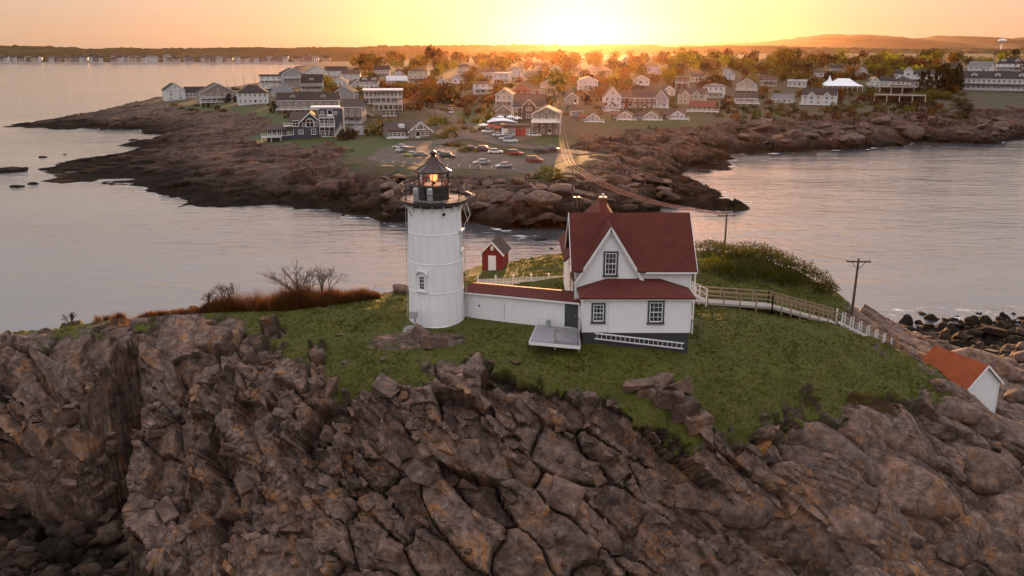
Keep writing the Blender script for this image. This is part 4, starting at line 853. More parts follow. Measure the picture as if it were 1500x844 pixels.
    if typ == 'gy' and RH > 1.8: link('window', win, root, loc=(0, -.02, H_+RH*.34), scale=(.9, 1, min(1.2, RH*.4)))
    if deck:                                             # deck levels: 1 ground porch, 2 upper balcony, 3 both
        if deck & 1: porch(root, x0-.6, x1+1.0, -2.6, -.03, .6)
        if deck & 2: porch(root, x0+.2, x1-.2, -2.0, -.03, sh*(ns-1)+.05, posts=True)
        if deck & 4: porch(root, x0, x1, -2.2, -.03, .35, roof=True, mr=mr, zt=sh*.92)
    if chim: cx = x0+W_*(.28 if chim == 1 else .72); mb().box(cx-.4, cx+.4, D_/2-.35, D_/2+.35, H_+RH*.4, H_+RH+1.1).box(cx-.46, cx+.46, D_/2-.41, D_/2+.41, H_+RH+1.1, H_+RH+1.25).build('chimney', M_brick, ro)
    for i in range(dorm):
        xc = x0+W_*(i+.5)/dorm; yy = D_*.14; zb = H_+RH*.2; dw, dh = min(1.5, W_/dorm*.3), min(1.5, RH*.5)
        dd = mb().prism([(xc-dw, yy, zb), (xc+dw, yy, zb), (xc+dw, yy, zb+dh), (xc, yy, zb+dh+dw*.55), (xc-dw, yy, zb+dh)], (0, D_*.34, 0)).build('dormer', mw, root)
        q = mb(); slab(q, (xc-dw-.2, yy+D_*.34, zb+dh-.1), (xc-dw-.2, yy-.2, zb+dh-.1), (xc, yy-.2, zb+dh+dw*.58), (xc, yy+D_*.34, zb+dh+dw*.58), .1); slab(q, (xc+dw+.2, yy-.2, zb+dh-.1), (xc+dw+.2, yy+D_*.34, zb+dh-.1), (xc, yy+D_*.34, zb+dh+dw*.58), (xc, yy-.2, zb+dh+dw*.58), .1); q.build('roof', mr, dd)
        link('window', win, dd, loc=(xc, yy-.02, zb+dh*.6), scale=(dw*1.2, 1, dh*.75))
    if front:                                            # projecting front gables: list of (centre, width, extra height) as share of W
        for (fc, fw, fe) in front:
            xc = x0+W_*fc; hw = W_*fw/2; hz_ = H_+fe*s; rh_ = hw*.95; k = rh_/hw
            g_ = mb().prism([(xc-hw, -.9, -2), (xc+hw, -.9, -2), (xc+hw, -.9, hz_), (xc, -.9, hz_+rh_-.05), (xc-hw, -.9, hz_)], (0, D_*.5, 0)).build('front_gable', mw, root)
            q = mb(); slab(q, (xc-hw-.3, D_*.5, hz_-.3*k), (xc-hw-.3, -1.25, hz_-.3*k), (xc, -1.25, hz_+rh_), (xc, D_*.5, hz_+rh_), .14); slab(q, (xc+hw+.3, -1.25, hz_-.3*k), (xc+hw+.3, D_*.5, hz_-.3*k), (xc, D_*.5, hz_+rh_), (xc, -1.25, hz_+rh_), .14); q.build('roof', mr, g_)
            for sg in (-1, 1): mb().bar((xc+sg*(hw+.3), -1.3, hz_-.3*k-.08), (xc, -1.3, hz_+rh_-.06), .08, .26).build('bargeboard', M_trim, g_)
            link('window', win, g_, loc=(xc, -.92, hz_*.80), scale=(min(2.2, hw*.9), 1, 1.4)); link('window', win, g_, loc=(xc, -.92, hz_*.35), scale=(min(2.2, hw*.9), 1, 1.4))
            link('window', win, g_, loc=(xc, -.92, hz_+rh_*.36), scale=(.8, 1, .9))
    HOUSES.append((b[0], b[1]+D_/2, max(W_, D_)*.62, px-w/2, px+w/2, py-eave-rh, py, label)); root['dims'] = (W_, D_, H_, RH)
    return root
HOUSES = []
HL = [
 # left point, running along the shore
 ('tall white house with dark gable roof on the tip of the headland', 258,147,27,15,9,'white','dark','gy',14,9,3,2),
 ('low cottage with a long dark roof beside the tall headland house', 286,144,27,8,8,'beige','dark','gx',0,8),
 ('broad taupe shingled house with big front gable and white balcony', 321,151,52,15,13,'taupe','brown','gy',10,12,2,5,3),
 ('white house with dark hipped roof and row of french doors on the lawn', 371,153,42,17,10,'white','dark','hip',0,11,2,6),
 ('white three storey house with decks standing against the bay', 398,131,32,19,2,'white','brown','flat',-8,9,3,4,3),
 ('tall grey shingled house with gable roof above the bay', 430,129,30,21,7,'grey','dark','gy',14,10,3,3,2),
 ('house with wide dark roof and white dormer above the yellow tree', 457,134,30,12,12,'beige','dark','gx',-8,9,None,None,4,0,1),
 ('low blue grey roofed house tucked behind the dark hipped house', 415,141,28,6,7,'grey','grey','gx',0,8),
 ('long taupe house with dark roof, dormer and white corner deck', 452,162,88,15,10,'taupe','dark','gx',-4,10,2,8,1,1,2),
 ('taupe two storey house right behind the navy house', 516,181,30,24,10,'taupe','brown','gx',-12,9,3,3,4),
 ('grey gabled house above the taupe house', 505,149,28,14,8,'grey','dark','gy',-16,9,2,2),
 ('white gabled house by the far bay shore', 466,114,28,9,8,'white','grey','gy',18,9,2,3),
 ('white house with long dark roof near the bay shore', 494,112,32,8,6,'white','dark','gx',0,9,2,4),
 ('white house with brown roof uphill of the bay houses', 514,118,26,9,6,'white','brown','gx',-8,9,2,3),
 ('small white gabled cottage below the brown roofed bay house', 498,127,20,7,6,'white','brown','gy',-10,8),
 ('white house with two small front dormers left of the bushes', 541,131,27,11,6,'white','dark','gx',-6,8,2,4,0,0,2),
 ('barn with pale metal roof above the round balcony building', 582,123,30,5,6,'beige','white','gx',4,9),
 ('cream three storey house with flat roof and porches on the hill', 613,123,29,19,4,'cream','brown','hip',-6,9,3,4,4),
 ('little white house with a chimney left of the cream house', 586,111,13,7,3,'white','brown','hip',0,6,2,2,0,1),
 ('small white shed on the lawn beside the navy house', 530,198,19,9,4,'white','grey','gy',20,5,1,2,0,0,0,False,None,0,'shed'),
 ('white cottage with dark upper porch behind the scrub', 649,128,17,8,5,'white','brown','gy',0,8,2,2,2),
 ('white gabled cottage uphill beside the orange trees', 671,123,15,7,5,'white','grey','gy',0,8,1,2,2),
 ('brown house with double white porches high among orange trees', 680,110,20,12,4,'beige','brown','hip',0,8,2,3,3),
 ('long white two storey house with low roof above the hedge', 708,138,27,15,3,'white','brown','hip',0,8,2,3,2),
 ('bright white modern house with big dark openings', 734,123,24,14,2,'white','white','flat',-12,8,2,3,2),
 ('cream gabled three storey house left of the brown restaurant', 738,168,24,29,8,'cream','brown','gy',-8,9,3,3,2),
 ('brick red house with hipped roof and white trim', 764,142,26,9,8,'red','red','hip',-4,9,2,3),
 ('pale hall with wide low roof behind the brick red house', 783,140,30,9,6,'beige','brown','gx',-12,10,1,5),
 ('large brown shingled restaurant with steep roofs and twin gables', 775,178,46,21,17,'brown','brown','gx',0,13,2,5,0,2,0,False,None,0,'restaurant',[(.5,.4,2)]),
 ('taupe gabled cottage with white framed windows left of the restaurant', 737,178,25,14,8,'taupe','brown','gy',0,8,1,4),
 ('brown gift shop with white trimmed gable and sunlit awning', 800,198,40,31,9,'taupe','brown','gy',-4,10,3,4,2,0,0,False,None,0,'shop'),
 ('low grey annex with a red garage door by the parked cars', 757,200,38,13,3,'grey','brown','flat',0,9,1,4),
 ('beige gabled three storey house among the trees', 803,140,22,17,6,'beige','brown','gy',-8,9,3,3,2),
 ('white gabled house glowing in haze near the hilltop', 815,110,18,8,6,'white','brown','gy',0,8,2,3),
 ('white house with two tiers of dark porches uphill of the cottages', 861,132,29,14,5,'white','brown','gy',0,9,2,4,3),
 ('cream gabled house just below the hilltop trees', 870,110,20,7,6,'cream','brown','gy',0,9,1,3),
 ('small beige house half hidden beside the cream gabled house', 888,114,12,9,3,'beige','brown','hip',0,7,2,2),
 ('grey gabled cottage in the bushes right of the gift shop', 838,153,18,10,7,'grey','brown','gy',10,8),
 ('small grey cottage behind the westmost white decked cottage', 845,171,18,9,6,'grey','brown','gx',0,7),
 ('big white gabled house with red brown wing above the cottages', 897,159,24,17,14,'white','brown','gy',6,10,2,3,1),
 ('red brown wing house right beside the big white gabled house', 918,158,20,15,9,'red','brown','gx',-6,9,2,2),
 ('dark shingled house with white window trim above the cottage row', 944,159,34,16,11,'brown','brown','gx',0,9,2,5),
 ('lilac grey gabled house end beside the dark shingled house', 968,159,18,15,13,'lilac','brown','gy',-6,9,2,2,1),
 ('white gabled house uphill behind the dark shingled house', 939,125,24,8,6,'white','brown','gy',0,9,1,3,2),
 ('house with long lilac roof below the round yellow tree', 959,109,27,4,6,'white','lilac','gx',0,8),
 ('red house with white upper porch among orange trees', 999,129,19,13,2,'red','brown','flat',0,8,2,3,2),
 ('cream house with three steep gables above the hedge', 1012,153,38,14,8,'cream','brown','gx',0,10,2,4,0,0,0,False,None,0,'house',[(.28,.3,0),(.7,.3,0)]),
 ('white house with rooftop lookout right of the three gables', 1044,144,30,17,4,'white','grey','hip',-6,9,2,4,2,1),
 ('house with dark gable roof and white dormer on the hillside', 1093,134,27,10,9,'beige','dark','gy',0,9,2,3,1,1),
 ('low taupe house with broad roof and white deck on the slope', 1093,153,32,9,7,'taupe','brown','gx',0,8,1,4,1),
 ('long low white cottage in the scrub right of the slope', 1145,151,29,6,6,'white','grey','gx',0,8,1,4),
 ('large white house with twin front gables above the rocks', 1198,155,47,15,9,'white','dark','gx',-6,10,2,5,1,0,0,False,None,0,'house',[(.3,.26,-1),(.75,.24,-1)]),
 ('white flat roofed house in the trees left of the marquee', 1167,128,26,8,2,'white','white','flat',0,8,1,4),
 ('small white gabled house right of the marquee', 1281,128,15,8,7,'white','dark','gy',0,8,2,2),
 ('white house with dark roof beside the hotel on the terrace', 1298,127,20,8,7,'white','dark','gx',0,8,2,3),
 ('long white hotel with dark roof and balconies above the terrace', 1342,128,62,18,7,'white','dark','gx',-4,12,3,9,2,1,0,False,None,0,'hotel',[(.3,.2,5)]),
 ('white hotel wing with hipped roof at the end of the terrace', 1318,133,26,14,6,'white','dark','hip',0,10,2,4,4),
 ('sprawling white inn with dark roof and long columned porch', 1458,133,92,17,10,'white','dark','gx',-4,13,2,14,4,1,3,False,None,0,'inn'),
 ('grey roofed house on the hill behind the dark evergreens', 1433,110,30,12,7,'white','grey','gx',0,10,2,4),
 ('white house with turret roof on the hill at the far right', 1478,104,36,11,8,'white','dark','hip',0,10,2,5,2,0,2),
 ('small pale house near the hilltop left of the white gable', 790,104,14,7,4,'beige','brown','gx',0,8),
 ('brown cottage high in the trees below the hilltop', 916,96,12,6,5,'beige','brown','gy',0,8),
 ('little white house in the trees under the tall hill', 1198,113,14,6,4,'white','brown','gx',0,8),
]
HL += [('grey house with white trim between the bay houses and the barn', 559,112,22,9,6,'grey','dark','gx',-10,8,2,3,2),('white cottage with brown roof on the bay side of the dormered house', 524,131,18,8,6,'white','brown','gy',14,7),('taupe cottage downhill of the two dormer house', 552,142,20,7,6,'taupe','dark','gx',-12,7),('pale house peeking out above the bright white modern house', 757,113,17,9,5,'white','brown','gy',10,8,2,2),('grey house with white balcony left of the bright white modern house', 716,114,15,8,5,'grey','brown','gx',8,8,2,3,2),
 ('cream cottage uphill of the red house with white porch', 1020,121,18,8,5,'cream','brown','gx',-10,8),('white house with grey roof under the hilltop trees right of centre', 1062,117,20,9,6,'white','grey','gy',-14,8,2,3),('brown house with white porch right of the dark gable roof', 1126,127,20,9,6,'brown','brown','gx',10,8,2,3,4),('grey house high in the trees above the marquee', 1226,108,18,7,5,'grey','dark','gx',0,8),('white gabled house in the trees left of the hotel', 1262,112,16,7,6,'white','brown','gy',-12,8,2,2),
 ('taupe house right of the hotel among evergreens', 1392,108,22,9,6,'taupe','dark','gx',-6,9,2,3),('white house half hidden above the grey cottage in the bushes', 846,112,15,7,5,'white','brown','gx',12,8,2,3),('beige house above the brick red house', 776,118,18,8,6,'beige','brown','gy',-12,8,2,3),('white cottage left of the small white cupola house', 980,140,16,8,6,'white','brown','gy',12,8,2,2)]
for t_ in HL: house(*t_)
ANNEX = [o for o in bpy.data.objects if o.get('label', '').startswith('low grey annex')][0]
mb().box(-.4, 3.0, -.08, 0, 0, 2.6).build('garage_door', simple('red_garage_paint', (.42, .045, .03), .5), ANNEX)
mb().box(-5.2, -3.2, -.08, 0, 0, 2.7).build('shop_door', M_trim, ANNEX)
GIFT = [o for o in bpy.data.objects if o.get('label', '').startswith('brown gift shop')][0]; gw = GIFT['dims'][0]
mb().prism([(-gw/2-.3, -3.0, 4.3), (-gw/2-.3, -.05, 5.2), (-gw/2-.3, -.05, 5.4), (-gw/2-.3, -3.0, 4.5)], (gw+.6, 0, 0)).build('awning', simple('pale_awning', (.72, .66, .55), .25), GIFT)

# ---------------- the big navy house by the shore, built from its own blocks
nb = land_at(463, 202); ns_ = (nb[1]*cT+(CAMH-nb[2])*sT)/FOC; nh = empty('navy_house', nb, -math.atan2(nb[0], nb[1])+R(-3)); tag(nh, 'big navy blue house with white balconies and arched gable window', 'house', 'town houses')
def N_(px): return (px-463)*ns_
def Z_(py): return (202-py)*ns_
mw, mr = MW['navy'], MR['brown']
m = mb().prism([(N_(430), 0, -2), (N_(470), 0, -2), (N_(470), 0, Z_(178)), (N_(456), 0, Z_(166)), (N_(441), 0, Z_(178)), (N_(430), 0, Z_(178))], (0, 9, 0)); m.build('wall', mw, nh)
q = mb(); slab(q, (N_(425), -.4, Z_(179)), (N_(452), -.4, Z_(179)), (N_(450), 4.5, Z_(166)), (N_(428), 4.5, Z_(166)), .15); q.build('side_roof', mr, nh)
q = mb(); slab(q, (N_(440), 9, Z_(180)), (N_(440), -.5, Z_(180)), (N_(456), -.5, Z_(165.5)), (N_(456), 9, Z_(165.5)), .16); slab(q, (N_(472), -.5, Z_(180)), (N_(472), 9, Z_(180)), (N_(456), 9, Z_(165.5)), (N_(456), -.5, Z_(165.5)), .16); q.build('gable_roof', mr, nh)
for a in (440, 472): mb().bar((N_(a), -.55, Z_(180.3)), (N_(456), -.55, Z_(166)), .08, .35).build('bargeboard', M_trim, nh)
ar = mb().lathe([(0, 0)], 3) if 0 else None
pts = [(1.45*math.cos(t), 0, 1.45*math.sin(t)) for t in np.linspace(0, math.pi, 13)]
aw = mb().prism(pts+[(-1.45, 0, -1.6), (1.45, 0, -1.6)], (0, -.08, 0)).build('arched_window', M_trim, nh, loc=(N_(455.5), -.02, Z_(180))); mb().prism([(x*.82, -.09, z*.82) for x, _, z in pts]+[(-1.2, -.09, -1.45), (1.2, -.09, -1.45)], (0, -.02, 0)).build('pane', M_pane, aw); mb().box(-.06, .06, -.14, -.11, -1.45, 1.2).box(-1.2, 1.2, -.14, -.11, -.05, .05).build('muntin', M_trim, aw)
for px, py, w_, h_ in ((435, 181, 4, 2), (447, 182, 2.2, 1.6), (464, 182, 2.2, 1.6), (428, 193, 3.4, 1.7), (442, 193, 3, 1.5), (460, 193, 3, 1.9)): link('window', WIN, nh, loc=(N_(px), -.03, Z_(py)), scale=(w_*.55, 1, h_))
blk = mb().box(N_(470), N_(503), -1, 9, -2, Z_(160)).build('tower_block', mw, nh); mb().box(N_(457), N_(499), 1, 9.5, Z_(160), Z_(158.2)).build('flat_roof', simple('white_membrane', (.75, .74, .74), .35), nh)
for py, n_ in ((177, 4), (192, 3)):
    for k in range(n_): link('window', WIN, nh, loc=(N_(473+5.2*k+(0 if n_ == 4 else 1)), -1.04, Z_(py+4)), scale=(1.3, 1, 2.0))
for px, py in ((474, 166), (493, 166)): link('window', WIN, nh, loc=(N_(px), -1.04, Z_(py)), scale=(1.1, 1, 1.1))
link('door', DOOR, nh, loc=(N_(485), -1.04, Z_(171)), scale=(1.9, 1, 2.2)); mb().box(N_(482), N_(487), -1.1, -1.0, 0, Z_(190)).build('dark_door', M_pane, nh)
porch(nh, N_(469), N_(491), -2.8, -1.02, Z_(172.5), zt=None, n=4); porch(nh, N_(469), N_(491), -2.8, -1.02, Z_(185.5), n=4)
sta = mb()
for k in range(12): sta.box(N_(489)+k*.32, N_(489)+k*.32+.34, -2.6, -1.05, .2+k*.36, .3+k*.36)
sta.bar((N_(489), -2.6, 1.2), (N_(501), -2.6, 5.3), .12, .12).bar((N_(489), -2.6, .2), (N_(501), -2.6, 4.3), .14, .3); sta.build('outside_stair', ADW, nh)
mb().box(N_(503), N_(504.5), -1.2, 8.5, 0, Z_(163)).build('end_wall', simple('cream_end_board', (.6, .5, .36), .5), nh)
pw = mb().prism([(N_(393), 1, -2), (N_(430), 1, -2), (N_(430), 1, Z_(190)), (N_(393), 1, Z_(190))], (0, 6, 0)).build('low_wing', mw, nh)
mb().prism([(N_(391), -.6, Z_(190.5)), (N_(391), 4, Z_(185)), (N_(391), 4, Z_(184)), (N_(391), -.6, Z_(189.5))], (N_(431)-N_(391), 0, 0)).build('wing_roof', mr, nh)
for k in range(5): link('window', WIN, nh, loc=(N_(397+7*k), .96, Z_(194.5)), scale=(1.6, 1, 1.9))
porch(nh, N_(386), N_(414), -1.6, .98, Z_(199.5)); porch(nh, N_(418), N_(431), -.8, 1.4, Z_(184), posts=False)
HOUSES.append((nb[0], nb[1]+4, 16, 385, 505, 158, 202, 'navy'))
# ---------------- round-balcony building
b = land_at(563, 172); s_ = (b[1]*cT+(CAMH-b[2])*sT)/FOC; rb2 = empty('apartment_house', b, -math.atan2(b[0], b[1])); tag(rb2, 'grey and white stepped apartment house with stacked glazed balconies', 'apartment house', 'town houses')
def A_(px): return (px-563)*s_
def B_(py): return (172-py)*s_
mb().box(A_(560), A_(582), 1.5, 9, -2, B_(160)).build('base_storey', MW['white'], rb2); mb().box(A_(556), A_(590), .8, 10, B_(160.2), B_(153.5)).build('second_storey', MW['grey'], rb2)
mb().box(A_(535), A_(590), .4, 10, B_(153.7), B_(143.5)).build('third_storey', MW['grey'], rb2); mb().box(A_(535), A_(590), .5, 10, B_(143.7), B_(134)).build('top_storey', MW['white'], rb2)
mb().prism([(A_(533), 11, B_(134)), (A_(533), -1.4, B_(134)), (A_(545), -2.2, B_(134)), (A_(580), -2.2, B_(134)), (A_(592), -1.4, B_(134)), (A_(592), 11, B_(134))], (0, 0, .5)).build('flat_roof', simple('white_roof_edge', (.76, .74, .72), .4), rb2)
for y_, n_, x_0, x_1, yy in ((139, 9, 539, 587, .47), (148.5, 9, 539, 587, .37), (157, 5, 559, 587, .77), (166, 4, 562, 580, 1.47)):
    for k in range(n_): link('window', WIN, rb2, loc=(A_(x_0+(x_1-x_0)*k/(n_-1)), yy, B_(y_)), scale=(1.5, 1, 2.1))
porch(rb2, A_(535), A_(590), -1.6, .38, B_(143.6), n=8); porch(rb2, A_(548), A_(590), -1.4, .35, B_(153.6), n=7)
HOUSES.append((b[0], b[1]+5, 15, 533, 592, 132, 172, 'apartment'))
# ---------------- visitor cottage with glazed front gable
b = land_at(598, 203); s_ = (b[1]*cT+(CAMH-b[2])*sT)/FOC; vc = empty('visitor_cottage', b, -math.atan2(b[0], b[1])+R(14)); tag(vc, 'grey cottage with white trussed front gable beside the parking lot', 'cottage', 'town houses')
def V_(px): return (px-600)*s_
hh = 15*s_; k = 12*s_
mb().prism([(V_(570), 0, -1), (V_(570), 9, -1), (V_(570), 9, hh*.8), (V_(570), 4.5, hh*.8+k*.8), (V_(570), 0, hh*.8)], (V_(606)-V_(570), 0, 0)).build('wall', MW['taupe'], vc)
q = mb(); slab(q, (V_(568), -.5, hh*.78), (V_(612), -.5, hh*.78), (V_(612), 4.5, hh*.8+k*.82), (V_(568), 4.5, hh*.8+k*.82), .15); slab(q, (V_(612), 9.5, hh*.78), (V_(568), 9.5, hh*.78), (V_(568), 4.5, hh*.8+k*.82), (V_(612), 4.5, hh*.8+k*.82), .15); rfo = q.build('roof', MR['brown'], vc)
fg = mb().prism([(V_(601), -1.5, -1), (V_(632), -1.5, -1), (V_(632), -1.5, hh*.78), (V_(616.5), -1.5, hh+k*.72), (V_(601), -1.5, hh*.78)], (0, 8, 0)).build('front_gable', MW['taupe'], vc)
q = mb(); slab(q, (V_(597), 7, hh*.6), (V_(597), -2.2, hh*.6), (V_(616.5), -2.2, hh+k*.78), (V_(616.5), 7, hh+k*.78), .16); slab(q, (V_(636), -2.2, hh*.6), (V_(636), 7, hh*.6), (V_(616.5), 7, hh+k*.78), (V_(616.5), -2.2, hh+k*.78), .16); q.build('gable_roof', MR['brown'], vc)
for a in (597, 636): mb().bar((V_(a), -2.25, hh*.6-.1), (V_(616.5), -2.25, hh+k*.74), .1, .35).build('bargeboard', M_trim, vc)
mb().bar((V_(604), -2.2, hh*.85), (V_(629), -2.2, hh*.85), .12, .22).bar((V_(610), -2.2, hh*.85), (V_(616.5), -2.2, hh+k*.7), .12, .16).bar((V_(623), -2.2, hh*.85), (V_(616.5), -2.2, hh+k*.7), .12, .16).build('truss', M_trim, vc)
link('window', WIN, vc, loc=(V_(616.5), -1.55, hh*1.08), scale=(2.6, 1, 1.3)); link('door', DOOR, vc, loc=(V_(613), -1.55, .1), scale=(1.6, 1, 2.2))
for px in (605, 621, 627): link('window', WIN, vc, loc=(V_(px), -1.55, hh*.45), scale=(1.2, 1, 1.4))
for kx in range(5): link('window', WIN, vc, loc=(V_(574+6*kx), -.03, hh*.42), scale=(1.25, 1, 1.4))
mb().box(V_(568), V_(602), -.12, -.02, -.2, .75).build('white_skirt', ADW, vc)
mb().box(V_(588), V_(596), .8, 3.5, hh*.95, hh*.8+k*.66).build('dormer', ADW, rfo); HOUSES.append((b[0], b[1]+4, 11, 567, 636, 175, 203, 'cottage'))
for o_x in (0,):
    pass
# ---------------- the row of decked cottages by the shore
CT = [('shore cottage with red brown walls and small deck, westmost of the row', 862, 182, 30, 'red', 1), ('shore cottage with white deck, second from the gift shop', 909, 179, 30, 'taupe', 1), ('shore cottage with grey gable and white deck in mid row', 947, 179, 30, 'grey', 1),
      ('shore cottage with white gable and wrap round deck, eastmost of the front row', 986, 178, 30, 'white', 1), ('cottage with long roof and white deck standing apart at the end of the row', 1028, 167, 36, 'red', 0), ('small cottage with white deck up behind the front row', 889, 166, 22, 'brown', 1)]
for (lb, px, py, w, wl, gy_) in CT:
    b = land_at(px, py-3); s_ = (b[1]*cT+(CAMH-b[2])*sT)/FOC; r = empty('cottage', b, -math.atan2(b[0], b[1])+R(-4 if gy_ else -8)); tag(r, lb, 'cottage', 'shore cottages')
    W_ = w*s_; he = 9*s_; x0, x1 = -W_/2, W_/2
    if gy_:
        xm = x0+W_*.42                                  # gable wing at the right, long side running back to the left
        mb().prism([(xm, 0, -1.5), (x1, 0, -1.5), (x1, 0, he*.75), ((xm+x1)/2, 0, he*1.3), (xm, 0, he*.75)], (0, 9, 0)).build('gable_wall', MW['white' if wl == 'white' else 'beige'], r)
        q = mb(); xc = (xm+x1)/2; slab(q, (xm-.5, 9.4, he*.63), (xm-.5, -.5, he*.63), (xc, -.5, he*1.36), (xc, 9.4, he*1.36), .14); slab(q, (x1+.5, -.5, he*.63), (x1+.5, 9.4, he*.63), (xc, 9.4, he*1.36), (xc, -.5, he*1.36), .14); q.build('gable_roof', MR['brown'], r)
        for a in (xm-.5, x1+.5): mb().bar((a, -.56, he*.6), (xc, -.56, he*1.33), .09, .3).build('bargeboard', M_trim, r)
        mb().box(x0, xm, 1.2, 8, -1.5, he*.72).build('side_wall', MW[wl if wl != 'white' else 'brown'], r); q = mb(); slab(q, (x0-.4, .7, he*.66), (xm+.3, .7, he*.66), (xm+.3, 4.6, he*1.25), (x0-.4, 4.6, he*1.25), .14); slab(q, (xm+.3, 8.5, he*.66), (x0-.4, 8.5, he*.66), (x0-.4, 4.6, he*1.25), (xm+.3, 4.6, he*1.25), .14); q.build('side_roof', MR['red' if wl == 'red' else 'brown'], r)
        for k in range(3): link('window', WIN, r, loc=(xm+(x1-xm)*(k+.5)/3, -.03, he*.42), scale=(1.25, 1, he*.45))
        link('window', WIN, r, loc=(xc, -.03, he*.92), scale=(1.0, 1, .8)); link('window', WIN, r, loc=((x0+xm)/2, 1.17, he*.4), scale=(1.1, 1, he*.35)); porch(r, xm-.8, x1+2.4, -3.0, -.04, .35)
    else:
        mb().prism([(x0, 0, -1.5), (x0, 8, -1.5), (x0, 8, he*.85), (x0, 4, he*1.6), (x0, 0, he*.85)], (W_, 0, 0)).build('wall', MW['brown'], r); q = mb()
        slab(q, (x0-.5, -.6, he*.74), (x1+.5, -.6, he*.74), (x1+.5, 4, he*1.66), (x0-.5, 4, he*1.66), .14); slab(q, (x1+.5, 8.6, he*.74), (x0-.5, 8.6, he*.74), (x0-.5, 4, he*1.66), (x1+.5, 4, he*1.66), .14); q.build('roof', MR['red'], r)
        for k in range(5): link('window', WIN, r, loc=(x0+W_*(k+.5)/5, -.03, he*.45), scale=(1.3, 1, he*.45))
        porch(r, x0-1, x1+2.0, -3, -.04, .4)
    HOUSES.append((b[0], b[1]+4, W_*.6, px-w/2, px+w/2+6, py-16, py, lb))
# ---------------- wedding marquee
b = land_at(1234, 133); s_ = (b[1]*cT+(CAMH-b[2])*sT)/FOC; mq = empty('marquee', b, -math.atan2(b[0], b[1])); tag(mq, 'large white marquee tent with two peaks on the hillside lawn', 'marquee')
W_ = 54*s_; n_ = 26; m = mb(); vs = []; H0, H1 = 2.6, 17*s_
for j in range(9):
    for i in range(n_+1):
        u = i/n_; v_ = j/8; x = (u-.5)*W_; y = v_*15; ed = min(u, 1-u)*2.9; ev = min(v_, 1-v_)*2
        vs.append((x, y, H0+(H1-H0)*min(1, ed)**1.35*min(1, ev)**1.3))
fs_ = [(j*(n_+1)+i, j*(n_+1)+i+1, (j+1)*(n_+1)+i+1, (j+1)*(n_+1)+i) for j in range(8) for i in range(n_)]
M_canvas = simple('white_canvas', (.80, .80, .82), .6, var=.03); m._add(vs, fs_, 0, True); m.build('canopy', M_canvas, mq)
for i in range(9): x = -W_/2+W_*i/8; mb().tube([(x, 0, -.5), (x, 0, H0)], .1, 6).build('tent_pole', ADW, mq)
sm = mb(); sm.M = Matrix.Translation((-W_*.36, 10, 0)); sm._add([(-4, -4, 3), (4, -4, 3), (4, 4, 3), (-4, 4, 3), (0, 0, 8.2), (-1.2, -1.2, 5), (1.2, -1.2, 5), (1.2, 1.2, 5), (-1.2, 1.2, 5)], [(0,1,6,5),(1,2,7,6),(2,3,8,7),(3,0,5,8),(5,6,4),(6,7,4),(7,8,4),(8,5,4)]); sm.build('side_canopy', M_canvas, mq)
HOUSES.append((b[0], b[1]+7, 15, 1203, 1268, 113, 133, 'marquee'))
# ---------------- timber terraces below the hotel
for (lb, xa, xb, py_, h) in (('upper timber terrace on tall posts below the hotel', 1290, 1352, 139, 11), ('lower timber terrace on posts beneath the upper terrace', 1282, 1352, 151, 11)):
    b = land_at((xa+xb)/2, py_); s_ = (b[1]*cT+(CAMH-b[2])*sT)/FOC; r = empty('terrace', b, -math.atan2(b[0], b[1])); tag(r, lb, 'terrace'); W_ = (xb-xa)*s_
    mb().box(-W_/2, W_/2, -2, 7, h*s_-.3, h*s_).build('platform', M_wood, r)
    for i in range(5): x = -W_/2+.3+(W_-.6)*i/4; mb().box(x-.22, x+.22, -1.8, -1.3, -1.5, h*s_-.3).build('post', M_cone, r)
    mb().box(-W_/2, W_/2, 5, 6.8, -2, h*s_-.35).build('back_wall', MW['brown'], r)
    for z in (.5, .95): mb().box(-W_/2, W_/2, -1.95, -1.88, h*s_+z, h*s_+z+.07).build('rail', M_cone, r)
# ---------------- road and parking lot
na = NT('asphalt'); va = na.coord(kind='World'); na.set(Base_Color=na.mix(na.ramp(na.noise(va, .25, 6, .7), [(.45, 0), (.62, .6)]), na.ramp(na.noise(va, 3, 5, .7), [(.3, (.085, .068, .054)), (.7, (.13, .106, .086))]), (.17, .14, .115)), Roughness=.95, Specular_IOR_Level=.08); na.bump(na.noise(va, 8, 4, .7), .3, .02); M_asph = na.m
pk_ = mb().prism([(x, y, 6.42) for x, y in park], (0, 0, .10)).build('parking_lot', M_asph); tag(pk_, kind='structure')
for k in range(13): x, y, _ = atZ(560+16*k, 236+.9*k, 6.5); mb().box(x-.05, x+.05, y-2.2, y+2.2, 6.524, 6.528).build('painted_line', simple('white_line_%d' % k, (.6, .58, .52), .6) if k == 0 else bpy.data.materials['white_line_0'], pk_)
def strip(name, pts, w):
    P_ = [Vector(land_at(*p)) for p in pts]; Q = []
    for i in range(len(P_)-1):
        for k in range(8): Q.append(P_[i].lerp(P_[i+1], k/8))
    Q.append(P_[-1]); m = mb(); vs = []
    for i, p in enumerate(Q):
        d = (Q[min(i+1, len(Q)-1)]-Q[max(i-1, 0)]); d.z = 0; d.normalize(); nx = Vector((-d.y, d.x, 0))
        for s in np.linspace(-1, 1, 5):
            t = p+nx*s*w/2; vs.append((t.x, t.y, ldZ(t.x, t.y)+.16))
    m._add(vs, [(i*5+j, i*5+j+1, i*5+j+6, i*5+j+5) for i in range(len(Q)-1) for j in range(4)], 0, True); o = m.build(name, M_asph); tag(o, kind='structure'); return o
strip('road', [(636, 212), (660, 203), (690, 201), (722, 207), (770, 217), (830, 222), (860, 226)], 7.5); strip('road', [(676, 205), (692, 196), (688, 188), (672, 177), (652, 167), (632, 162), (600, 160)], 7.0); strip('path', [(700, 200), (740, 200), (780, 203)], 16)
